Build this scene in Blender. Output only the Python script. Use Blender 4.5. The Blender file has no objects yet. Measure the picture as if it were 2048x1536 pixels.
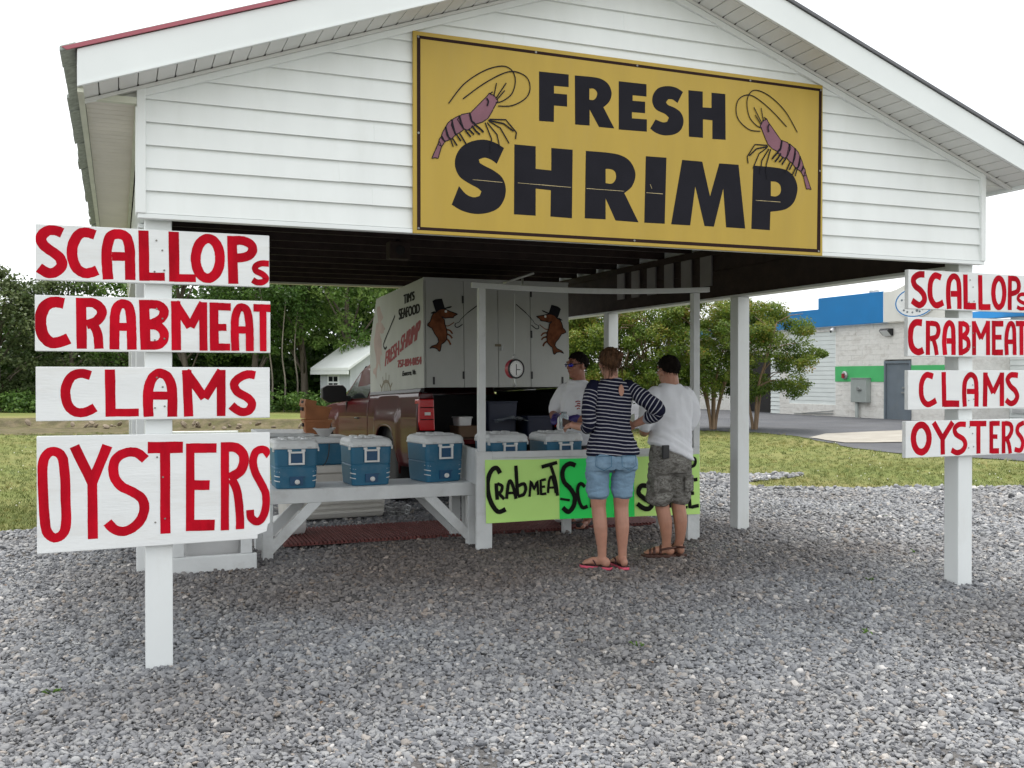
import bpy, bmesh, math, random
import numpy as np
from math import sin, cos, pi, radians, atan2, sqrt, exp
from mathutils import Vector, Matrix, noise
from mathutils.geometry import tessellate_polygon
random.seed(4); RS = np.random.RandomState(7)
sc = bpy.context.scene
COL = sc.collection

# ------------------------------------------------------------------ camera
cam_d = bpy.data.cameras.new('camera')
cam_d.sensor_width = 36.0
cam_d.lens = 36.0*1973.09/2048.0
cam_d.clip_start = 0.05; cam_d.clip_end = 900
cam = bpy.data.objects.new('camera', cam_d); COL.objects.link(cam)
cam.location = (-0.138, -5.792, 1.6)
cam.rotation_euler = (pi/2 - 0.0072, 0.0004, -0.38)
sc.camera = cam

# ------------------------------------------------------------------ sky and sun
SUN_EL, SUN_AZ = radians(73), radians(15)      # azimuth measured clockwise from +Y
world = bpy.data.worlds.new('World'); sc.world = world
world.use_nodes = True
nt = world.node_tree; N = nt.nodes; L = nt.links
bg = N['Background']; bg.inputs['Strength'].default_value = 0.1
sky = N.new('ShaderNodeTexSky'); sky.sky_type = 'NISHITA'; sky.sun_disc = False
sky.sun_elevation = SUN_EL; sky.sun_rotation = SUN_AZ
sky.air_density = 1.0; sky.dust_density = 3.0; sky.ozone_density = 1.0
tc = N.new('ShaderNodeTexCoord')
nz = N.new('ShaderNodeTexNoise'); nz.inputs['Scale'].default_value = 2.2; nz.inputs['Detail'].default_value = 6; nz.inputs['Roughness'].default_value = 0.55
mp = N.new('ShaderNodeMapping'); mp.inputs['Scale'].default_value = (1, 1, 2.6); mp.inputs['Location'].default_value = (0.35, 0.1, 0.2)
L.new(tc.outputs['Generated'], mp.inputs['Vector']); L.new(mp.outputs['Vector'], nz.inputs['Vector'])
rp = N.new('ShaderNodeValToRGB'); rp.color_ramp.elements[0].position = 0.30; rp.color_ramp.elements[0].color = (0.72, 0.72, 0.72, 1)
rp.color_ramp.elements[1].position = 0.52; rp.color_ramp.elements[1].color = (1, 1, 1, 1)
L.new(nz.outputs['Fac'], rp.inputs['Fac'])
mx = N.new('ShaderNodeMixRGB'); mx.inputs['Color2'].default_value = (6.2, 6.35, 6.45, 1)   # bright overcast cloud
L.new(rp.outputs['Color'], mx.inputs['Fac']); L.new(sky.outputs['Color'], mx.inputs['Color1'])
L.new(mx.outputs['Color'], bg.inputs['Color'])
sun_d = bpy.data.lights.new('sun', 'SUN'); sun_d.energy = 1.5; sun_d.angle = radians(30); sun_d.color = (1.0, 0.96, 0.9)
sun = bpy.data.objects.new('sun', sun_d); COL.objects.link(sun)
_d = Vector((sin(SUN_AZ)*cos(SUN_EL), cos(SUN_AZ)*cos(SUN_EL), sin(SUN_EL)))
sun.rotation_euler = _d.to_track_quat('Z', 'Y').to_euler()
sun.location = (0, -4, 30)
vs = sc.view_settings
vs.view_transform = 'Standard'; vs.look = 'None'; vs.exposure = 1.3; vs.gamma = 1.0; vs.use_curve_mapping = False
sc.cycles.max_bounces = 8; sc.cycles.diffuse_bounces = 4; sc.cycles.glossy_bounces = 4
sc.cycles.transparent_max_bounces = 12
sc.cycles.use_denoising = True

# ------------------------------------------------------------------ materials
def new_mat(name):
    m = bpy.data.materials.new(name); m.use_nodes = True
    return m, m.node_tree.nodes, m.node_tree.links, m.node_tree.nodes['Principled BSDF']
def mat(name, c, rough=0.6, var=0.12, scale=6.0, bump=0.0, bscale=40.0, metal=0.0, spec=0.5, coat=0.0, stretch=(1, 1, 1), dirt=None, dscale=1.2, damt=0.5, trans=0.0, alpha=1.0):
    """plain painted / moulded surface: colour with fine uneven tone, bump and optional dirt patches"""
    m, n, l, p = new_mat(name)
    t = n.new('ShaderNodeTexCoord'); mpn = n.new('ShaderNodeMapping'); mpn.inputs['Scale'].default_value = stretch
    ge = n.new('ShaderNodeNewGeometry'); l.new(ge.outputs['Position'], mpn.inputs['Vector'])
    a = n.new('ShaderNodeTexNoise'); a.inputs['Scale'].default_value = scale; a.inputs['Detail'].default_value = 5
    l.new(mpn.outputs['Vector'], a.inputs['Vector'])
    r = n.new('ShaderNodeValToRGB'); e = r.color_ramp.elements
    e[0].position = 0.3; e[1].position = 0.7
    e[0].color = (*[max(0, x*(1-var)) for x in c], 1); e[1].color = (*[min(1, x*(1+var)) for x in c], 1)
    l.new(a.outputs['Fac'], r.inputs['Fac']); out = r.outputs['Color']
    if dirt:
        d = n.new('ShaderNodeTexNoise'); d.inputs['Scale'].default_value = dscale; d.inputs['Detail'].default_value = 8; d.inputs['Roughness'].default_value = 0.7
        l.new(mpn.outputs['Vector'], d.inputs['Vector'])
        dr = n.new('ShaderNodeValToRGB'); dr.color_ramp.elements[0].position = 0.52; dr.color_ramp.elements[1].position = 0.75
        dr.color_ramp.elements[0].color = (0, 0, 0, 1); dr.color_ramp.elements[1].color = (damt, damt, damt, 1)
        l.new(d.outputs['Fac'], dr.inputs['Fac'])
        mm = n.new('ShaderNodeMixRGB'); mm.inputs['Color2'].default_value = (*dirt, 1)
        l.new(dr.outputs['Color'], mm.inputs['Fac']); l.new(out, mm.inputs['Color1']); out = mm.outputs['Color']
    l.new(out, p.inputs['Base Color'])
    p.inputs['Roughness'].default_value = rough; p.inputs['Metallic'].default_value = metal
    p.inputs['Specular IOR Level'].default_value = spec; p.inputs['Coat Weight'].default_value = coat
    if coat: p.inputs['Coat Roughness'].default_value = 0.04
    if trans: p.inputs['Transmission Weight'].default_value = trans
    if alpha < 1: p.inputs['Alpha'].default_value = alpha
    if bump:
        b = n.new('ShaderNodeTexNoise'); b.inputs['Scale'].default_value = bscale; b.inputs['Detail'].default_value = 4
        l.new(mpn.outputs['Vector'], b.inputs['Vector'])
        bn = n.new('ShaderNodeBump'); bn.inputs['Strength'].default_value = bump; bn.inputs['Distance'].default_value = 0.01
        l.new(b.outputs['Fac'], bn.inputs['Height']); l.new(bn.outputs['Normal'], p.inputs['Normal'])
    return m
M = {}
M['vinyl'] = mat('white vinyl siding', (0.80, 0.825, 0.81), 0.45, 0.035, 2.0, 0.12, 2.2, dirt=(0.62, 0.64, 0.59), dscale=1.6, damt=0.25, stretch=(2.2, 1, .45))
M['soffit'] = mat('soffit vinyl', (0.72, 0.72, 0.69), 0.5, 0.04, 3.0)
M['soffit_old'] = mat('weathered soffit', (0.74, 0.69, 0.62), 0.6, 0.06, 4.0, dirt=(0.45, 0.43, 0.36), dscale=2.0, damt=0.4)
M['eave'] = mat('algae stained eave trim', (0.62, 0.63, 0.52), 0.6, 0.08, 6.0)
M['post'] = mat('white wrapped post', (0.77, 0.795, 0.79), 0.4, 0.03, 3.0, 0.1, 3, dirt=(0.58, 0.57, 0.52), dscale=2.5, damt=0.45, stretch=(1, 1, .4))
M['fascia'] = mat('white metal fascia', (0.8, 0.83, 0.82), 0.35, 0.03, 2.0)
M['wpaint'] = mat('white painted lumber', (0.68, 0.70, 0.70), 0.55, 0.06, 5.0, 0.3, 30, stretch=(1, 1, 1), dirt=(0.40, 0.38, 0.35), dscale=3.5, damt=0.5)
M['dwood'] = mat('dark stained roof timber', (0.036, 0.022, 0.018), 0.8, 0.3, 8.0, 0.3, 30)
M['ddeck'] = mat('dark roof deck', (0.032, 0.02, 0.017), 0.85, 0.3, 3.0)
M['shingle'] = mat('asphalt shingle', (0.40, 0.43, 0.40), 0.9, 0.25, 30, 0.6, 120)
M['reddrip'] = mat('red drip edge', (0.40, 0.10, 0.13), 0.4, 0.08, 6)
M['greydrip'] = mat('dark drip edge', (0.13, 0.13, 0.14), 0.5, 0.1, 6)
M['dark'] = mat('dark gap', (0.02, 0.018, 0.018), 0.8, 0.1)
M['board'] = mat('white sign paint', (0.78, 0.795, 0.79), 0.55, 0.045, 5.0, 0.16, 45, dirt=(0.60, 0.56, 0.50), dscale=2.2, damt=0.5, stretch=(.35, 1, 2.2))
M['redpaint'] = mat('red brush paint', (0.47, 0.004, 0.016), 0.7, 0.24, 9.0, 0.4, 60, spec=.08, stretch=(1, 1, .35))
M['blackpaint'] = mat('black brush paint', (0.014, 0.014, 0.012), 0.8, 0.2, 14, spec=.1)
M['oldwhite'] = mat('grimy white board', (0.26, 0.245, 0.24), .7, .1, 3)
M['yellow'] = mat('yellow sign panel', (0.455, 0.305, 0.036), 0.5, 0.05, 2.5, dirt=(0.42, 0.29, 0.06), dscale=3.0, damt=0.4, stretch=(3, 1, 0.5))
M['signblack'] = mat('faded black vinyl', (0.015, 0.0145, 0.020), 0.7, 0.12, 5, spec=.12)
M['signbrown'] = mat('dark brown border', (0.03, 0.015, 0.013), 0.7, 0.12, 5, spec=.1)
M['shrimp'] = mat('purple shrimp print', (0.20, 0.075, 0.105), 0.5, 0.1, 6)
M['cream'] = mat('cream print', (0.75, 0.6, 0.3), 0.5, 0.05)
M['screw'] = mat('screw head', (0.25, 0.24, 0.22), 0.5, 0.2, metal=0.6)
M['pgreen'] = mat('lime poster card', (0.62, 0.97, 0.27), 0.7, 0.05, 2.0)
M['pgreen2'] = mat('green poster card', (0.03, 0.86, 0.14), 0.7, 0.05, 2.0)
M['coolblue'] = mat('blue cooler plastic', (0.020, 0.130, 0.228), 0.45, 0.12, 3.0, 0.08, 90, dirt=(0.10, 0.19, 0.26), dscale=4.5, damt=0.6)
M['coolblue2'] = mat('recessed blue plastic', (0.012, 0.07, 0.16), 0.5, 0.1, 3.0)
M['coolwhite'] = mat('cooler lid plastic', (0.66, 0.68, 0.68), 0.4, 0.05, 4.0, 0.1, 50, dirt=(0.42, 0.41, 0.38), dscale=5, damt=0.6)
M['whiteplastic'] = mat('white plastic', (0.75, 0.75, 0.74), 0.4, 0.04)
M['greyplastic'] = mat('pale grey plastic', (0.52, 0.52, 0.52), 0.45, 0.05)
M['beigeplastic'] = mat('beige cooler plastic', (0.64, 0.62, 0.57), 0.45, 0.06, 4, dirt=(0.4, 0.37, 0.32), dscale=3, damt=0.4)
M['kraft'] = mat('waxed brown board', (0.33, 0.125, 0.045), 0.6, 0.16, 7.0, 0.3, 40)
M['maroon'] = mat('maroon car paint', (0.065, 0.005, 0.007), 0.4, 0.10, 3, coat=0.42, spec=0.04)
M['blackrubber'] = mat('black rubber', (0.02, 0.02, 0.02), 0.8, 0.2, 10, 0.3, 60)
M['blackplastic'] = mat('black trim plastic', (0.014, 0.014, 0.016), 0.45, 0.1)
M['chrome'] = mat('chrome', (0.7, 0.7, 0.72), 0.12, 0.03, metal=1.0)
M['glass'] = mat('dark car glass', (0.012, 0.015, 0.015), 0.08, 0.05, spec=0.12)
M['clear'] = mat('clear plastic', (0.75, 0.82, 0.85), 0.15, 0.03, trans=0.75)
M['taillight'] = mat('red tail light lens', (0.55, 0.008, 0.013), 0.2, 0.06, coat=0.3)
M['boxwhite'] = mat('white painted plywood', (0.44, 0.45, 0.425), 0.6, 0.06, 4.0, 0.2, 40, dirt=(0.45, 0.46, 0.40), dscale=1.5, damt=0.5, stretch=(1, 1, .4))
M['mat'] = mat('red brown rubber mat', (0.16, 0.05, 0.045), 0.75, 0.2, 12)
M['steel'] = mat('galvanised steel', (0.42, 0.43, 0.43), 0.4, 0.1, 6, metal=0.7)
M['fishorange'] = mat('painted orange brown', (0.17, 0.060, 0.028), 0.8, 0.45, 12, spec=.1)
M['fishpink'] = mat('faded pink paint', (0.42, 0.30, 0.27), 0.6, 0.12, 6)
M['textred'] = mat('dark red lettering', (0.28, 0.015, 0.022), 0.7, 0.1)
M['textgrey'] = mat('charcoal lettering', (0.025, 0.025, 0.025), 0.8, 0.2, spec=.1)
M['wheelbrown'] = mat('olive brown paint', (0.17, 0.14, 0.09), 0.6, 0.1)
M['redplastic'] = mat('red plastic', (0.38, 0.02, 0.04), 0.4, 0.08)
M['bluetub'] = mat('navy blue crate', (0.006, 0.011, 0.034), 0.5, 0.1)
M['card'] = mat('cardboard', (0.16, 0.10, 0.06), 0.8, 0.08)
M['paper'] = mat('white paper label', (0.78, 0.78, 0.76), 0.7, 0.03)
M['black'] = mat('black ink', (0.012, 0.012, 0.012), 0.6, 0.1)

# ------------------------------------------------------------------ object helpers
def tag(o, label=None, cat=None, group=None, kind=None):
    if label: o['label'] = label
    if cat: o['category'] = cat
    if group: o['group'] = group
    if kind: o['kind'] = kind
    return o
def thing(name, label, cat, loc=(0, 0, 0), rz=0.0, group=None):
    o = bpy.data.objects.new(name, None); COL.objects.link(o)
    o.location = loc; o.rotation_euler = (0, 0, rz); o.empty_display_size = 0.1
    return tag(o, label, cat, group)
def copy_tree(o, parent=None):
    c = o.copy(); COL.objects.link(c)
    if parent: c.parent = parent
    for ch in list(o.children): copy_tree(ch, c)
    return c
def rot(rx=0, ry=0, rz=0):
    return np.array(Matrix.Rotation(rz, 3, 'Z') @ Matrix.Rotation(ry, 3, 'Y') @ Matrix.Rotation(rx, 3, 'X'))
def catmull(pts, sub=6, closed=False):
    P = [np.array(p, float) for p in pts]; n = len(P); out = []
    segs = n if closed else n-1
    for i in range(segs):
        g = (lambda k: P[k % n]) if closed else (lambda k: P[min(max(k, 0), n-1)])
        p0, p1, p2, p3 = g(i-1), g(i), g(i+1), g(i+2)
        for s in range(sub):
            t = s/sub
            out.append(0.5*((2*p1)+(-p0+p2)*t+(2*p0-5*p1+4*p2-p3)*t*t+(-p0+3*p1-3*p2+p3)*t**3))
    if not closed: out.append(P[-1])
    return out
class MB:
    def __init__(s): s.v = []; s.f = []
    def add(s, verts, faces):
        b = len(s.v); s.v += [tuple(map(float, p)) for p in verts]; s.f += [tuple(i+b for i in f) for f in faces]; return s
    def box(s, x0, x1, y0, y1, z0, z1):
        return s.add([(x0, y0, z0), (x1, y0, z0), (x1, y1, z0), (x0, y1, z0), (x0, y0, z1), (x1, y0, z1), (x1, y1, z1), (x0, y1, z1)],
                     [(0, 3, 2, 1), (4, 5, 6, 7), (0, 1, 5, 4), (1, 2, 6, 5), (2, 3, 7, 6), (3, 0, 4, 7)])
    def obox(s, c, size, R=None):
        h = np.array(size)/2; P = np.array([(-1, -1, -1), (1, -1, -1), (1, 1, -1), (-1, 1, -1), (-1, -1, 1), (1, -1, 1), (1, 1, 1), (-1, 1, 1)])*h
        if R is not None: P = P @ np.asarray(R).T
        return s.add(P+np.array(c), [(0, 3, 2, 1), (4, 5, 6, 7), (0, 1, 5, 4), (1, 2, 6, 5), (2, 3, 7, 6), (3, 0, 4, 7)])
    def beam(s, p0, p1, w, h, up=(0, 0, 1)):
        """rectangular bar from p0 to p1"""
        p0, p1 = np.array(p0, float), np.array(p1, float); d = p1-p0; ln = np.linalg.norm(d); d /= ln
        u = np.array(up, float); x = np.cross(u, d)
        if np.linalg.norm(x) < 1e-5: x = np.cross((1, 0, 0), d)
        x /= np.linalg.norm(x); z = np.cross(d, x)
        R = np.stack([x, d, z], 1)
        return s.obox((p0+p1)/2, (w, ln, h), R)
    def loft(s, rings, caps=True, closed=True):
        n = len(rings[0]); V = [p for r in rings for p in r]; F = []
        for i in range(len(rings)-1):
            for j in range(n if closed else n-1):
                k = (j+1) % n
                F.append((i*n+j, i*n+k, (i+1)*n+k, (i+1)*n+j))
        if caps: F.append(tuple(range(n))[::-1]); F.append(tuple((len(rings)-1)*n+j for j in range(n)))
        return s.add(V, F)
    def tube(s, pts, rad, n=10, flat=1.0, up=None):
        P = [np.array(p, float) for p in pts]
        if not hasattr(rad, '__len__'): rad = [rad]*len(P)
        rings = []; x = None
        for i, p in enumerate(P):
            d = P[min(i+1, len(P)-1)]-P[max(i-1, 0)]; d /= (np.linalg.norm(d)+1e-9)
            if x is None:
                a = np.array(up if up is not None else ((0, 0, 1) if abs(d[2]) < 0.9 else (1, 0, 0)), float); x = np.cross(a, d)
            x = x-d*(x@d); x /= (np.linalg.norm(x)+1e-9); y = np.cross(d, x)
            rings.append([p+rad[i]*(cos(t)*x+flat*sin(t)*y) for t in np.linspace(0, 2*pi, n, endpoint=False)])
        return s.loft(rings)
    def capsule(s, pts, rad, n=10, flat=1.0, up=None):
        """tube with rounded ends"""
        P = [np.array(p, float) for p in pts]
        if not hasattr(rad, '__len__'): rad = [rad]*len(P)
        d0 = P[0]-P[1]; d0 /= np.linalg.norm(d0); d1 = P[-1]-P[-2]; d1 /= np.linalg.norm(d1)
        A = [P[0]+d0*rad[0]*k for k in (0.95, 0.7)]; B = [P[-1]+d1*rad[-1]*k for k in (0.7, 0.95)]
        return s.tube(A+P+B, [rad[0]*0.3, rad[0]*0.72]+list(rad)+[rad[-1]*0.72, rad[-1]*0.3], n, flat, up)
    def ell(s, c, r, n=14, m=9, R=None):
        rings = []
        for i in range(m):
            a = -pi/2+pi*(i+0.35)/(m-0.3)
            rings.append([(cos(a)*cos(t)*r[0], cos(a)*sin(t)*r[1], sin(a)*r[2]) for t in np.linspace(0, 2*pi, n, endpoint=False)])
        rings = [[(np.asarray(R) @ np.array(p) if R is not None else np.array(p))+np.array(c) for p in rg] for rg in rings]
        return s.loft(rings)
    def lathe(s, prof, n=20, c=(0, 0, 0), axis='z', caps=True):
        rings = []
        for r, z in prof:
            rg = []
            for t in np.linspace(0, 2*pi, n, endpoint=False):
                p = (r*cos(t), r*sin(t), z)
                if axis == 'x': p = (p[2], p[0], p[1])
                if axis == 'y': p = (p[0], p[2], p[1])
                rg.append(np.array(p)+np.array(c))
            rings.append(rg)
        return s.loft(rings, caps)
    def prism(s, poly, fn, t0, t1):
        """polygon (2d list) extruded: fn(a, b, t) -> 3d"""
        n = len(poly)
        return s.add([fn(a, b, t0) for a, b in poly]+[fn(a, b, t1) for a, b in poly],
                     [tuple(range(n))[::-1], tuple(range(n, 2*n))]+[(i, (i+1) % n, n+(i+1) % n, n+i) for i in range(n)])
    def flat(s, poly, fn, holes=()):
        loops = [[Vector((a, b, 0)) for a, b in poly]]+[[Vector((a, b, 0)) for a, b in h] for h in holes]
        tris = tessellate_polygon(loops); allp = [p for lp in loops for p in lp]
        b = [fn(p.x, p.y) for p in allp]
        F = []
        for t in tris:
            a0, a1, a2 = allp[t[0]], allp[t[1]], allp[t[2]]
            if (a1-a0).cross(a2-a0).z < 0: t = (t[0], t[2], t[1])
            F.append(tuple(t))
        return s.add(b, F)
    def ribbon(s, pts, w, fn, closed=False, wob=0.0):
        P = [np.array(p, float) for p in pts]; n = len(P); l_, r_ = [], []
        for i in range(n):
            a = P[(i-1) % n] if closed else P[max(i-1, 0)]; b = P[(i+1) % n] if closed else P[min(i+1, n-1)]
            d = b-a; d /= (np.linalg.norm(d)+1e-9); nn = np.array((-d[1], d[0]))
            k1 = w/2*(1+wob*(random.random()-.5)); k2 = w/2*(1+wob*(random.random()-.5))
            l_.append(P[i]+nn*k1); r_.append(P[i]-nn*k2)
        V = [fn(*p) for p in l_]+[fn(*p) for p in r_]
        F = [(i, n+i, n+(i+1) % n, (i+1) % n) for i in range(n if closed else n-1)]
        return s.add(V, F)
    def build(s, name, m, parent=None, smooth=False, bevel=0.0, loc=None, kind=None, label=None, fix=True, seg=2):
        me = bpy.data.meshes.new(name); me.from_pydata(s.v, [], s.f); me.materials.append(M[m] if isinstance(m, str) else m)
        if fix:
            b = bmesh.new(); b.from_mesh(me); bmesh.ops.recalc_face_normals(b, faces=b.faces); b.to_mesh(me); b.free()
        if smooth: me.polygons.foreach_set('use_smooth', [True]*len(me.polygons))
        o = bpy.data.objects.new(name, me); COL.objects.link(o)
        if parent: o.parent = parent
        if loc is not None: o.location = loc
        if bevel:
            bv = o.modifiers.new('bevel', 'BEVEL'); bv.width = bevel; bv.segments = seg; bv.limit_method = 'ANGLE'; bv.angle_limit = radians(40)
        if smooth and bevel == 0 and len(me.polygons) > 0:
            pass
        if kind: o['kind'] = kind
        if label: o['label'] = label
        return o
def share(o, name, parent, loc=(0, 0, 0), rotation=None, scale=None):
    c = bpy.data.objects.new(name, o.data); COL.objects.link(c); c.parent = parent; c.location = loc
    if rotation: c.rotation_euler = rotation
    if scale: c.scale = scale
    for md in o.modifiers:
        if md.type == 'BEVEL':
            b = c.modifiers.new('bevel', 'BEVEL'); b.width = md.width; b.segments = md.segments; b.limit_method = md.limit_method; b.angle_limit = md.angle_limit
    return c
def smooth01(t): t = min(1, max(0, t)); return t*t*(3-2*t)
def gh(x, y):
    """ground height: nearly flat, dips a little behind the pavilion, uneven lawn"""
    h = -0.09*smooth01((y-6)/4)*exp(-((x-3.5)/6)**2)*(1-smooth01((y-13)/8))
    far = smooth01((y-5)/6)+smooth01((x-8)/3)+smooth01((-x-2)/3)
    h += 0.035*min(1, far)*noise.noise(Vector((x*0.25, y*0.25, 0.3)))
    h -= 0.026
    h += 0.012*noise.noise(Vector((x*0.9, y*0.9, 5.3)))
    return h
def soft_poly(P, lim=48, sub=4):
    """rounds the gentle bends of a traced outline and keeps its true corners"""
    n = len(P); A = [np.array(p, float) for p in P]; cor = []
    for i in range(n):
        a, b = A[i]-A[i-1], A[(i+1) % n]-A[i]; t = abs(math.degrees(atan2(a[0]*b[1]-a[1]*b[0], a@b)))
        if t > lim: cor.append(i)
    if len(cor) < 2: return [tuple(p) for p in catmull(A, sub, True)]
    out = []
    for k, c in enumerate(cor):
        e = cor[(k+1) % len(cor)]; seg = [A[(c+j) % n] for j in range(((e-c) % n or n)+1)]
        out += [tuple(p) for p in (catmull(seg, sub)[:-1] if len(seg) > 2 else seg[:-1])]
    return out
def strokes(mb, data, plane, wob=0.05, base=0.0):
    """hand painted strokes; every stroke lies a hair above the one before"""
    for k, (w, kind, pts) in enumerate(data):
        P = [(a/1000, b/1000) for a, b in pts]; off = base+0.0003+0.00013*k
        fn = lambda a, b, off=off: plane(a, b, off)
        if kind == 'p': mb.flat(soft_poly(P), fn); continue
        if kind == 'c': P = catmull(P, 5)
        elif kind == 'o': P = catmull(P, 4, True)
        else:
            Q = [np.array(P[0])]
            for i in range(len(P)-1):
                for t in (0.25, 0.5, 0.75, 1.0): Q.append(np.array(P[i])+(np.array(P[i+1])-np.array(P[i]))*t)
            P = Q
        mb.ribbon(P, w/1000, fn, kind == 'o', wob)
def text_mesh(body, size, sx=1.0, shear=0.0):
    """built-in font turned into flat 2d triangles: list of (verts2d, faces)"""
    cu = bpy.data.curves.new('t', 'FONT'); cu.body = body; cu.size = size; cu.align_x = 'LEFT'; cu.shear = shear
    o = bpy.data.objects.new('t', cu); COL.objects.link(o)
    dg = bpy.context.evaluated_depsgraph_get(); me = bpy.data.meshes.new_from_object(o.evaluated_get(dg))
    V = [(v.co.x*sx, v.co.y) for v in me.vertices]; F = [tuple(p.vertices) for p in me.polygons]
    bpy.data.objects.remove(o); bpy.data.curves.remove(cu); bpy.data.meshes.remove(me)
    return V, F

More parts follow.
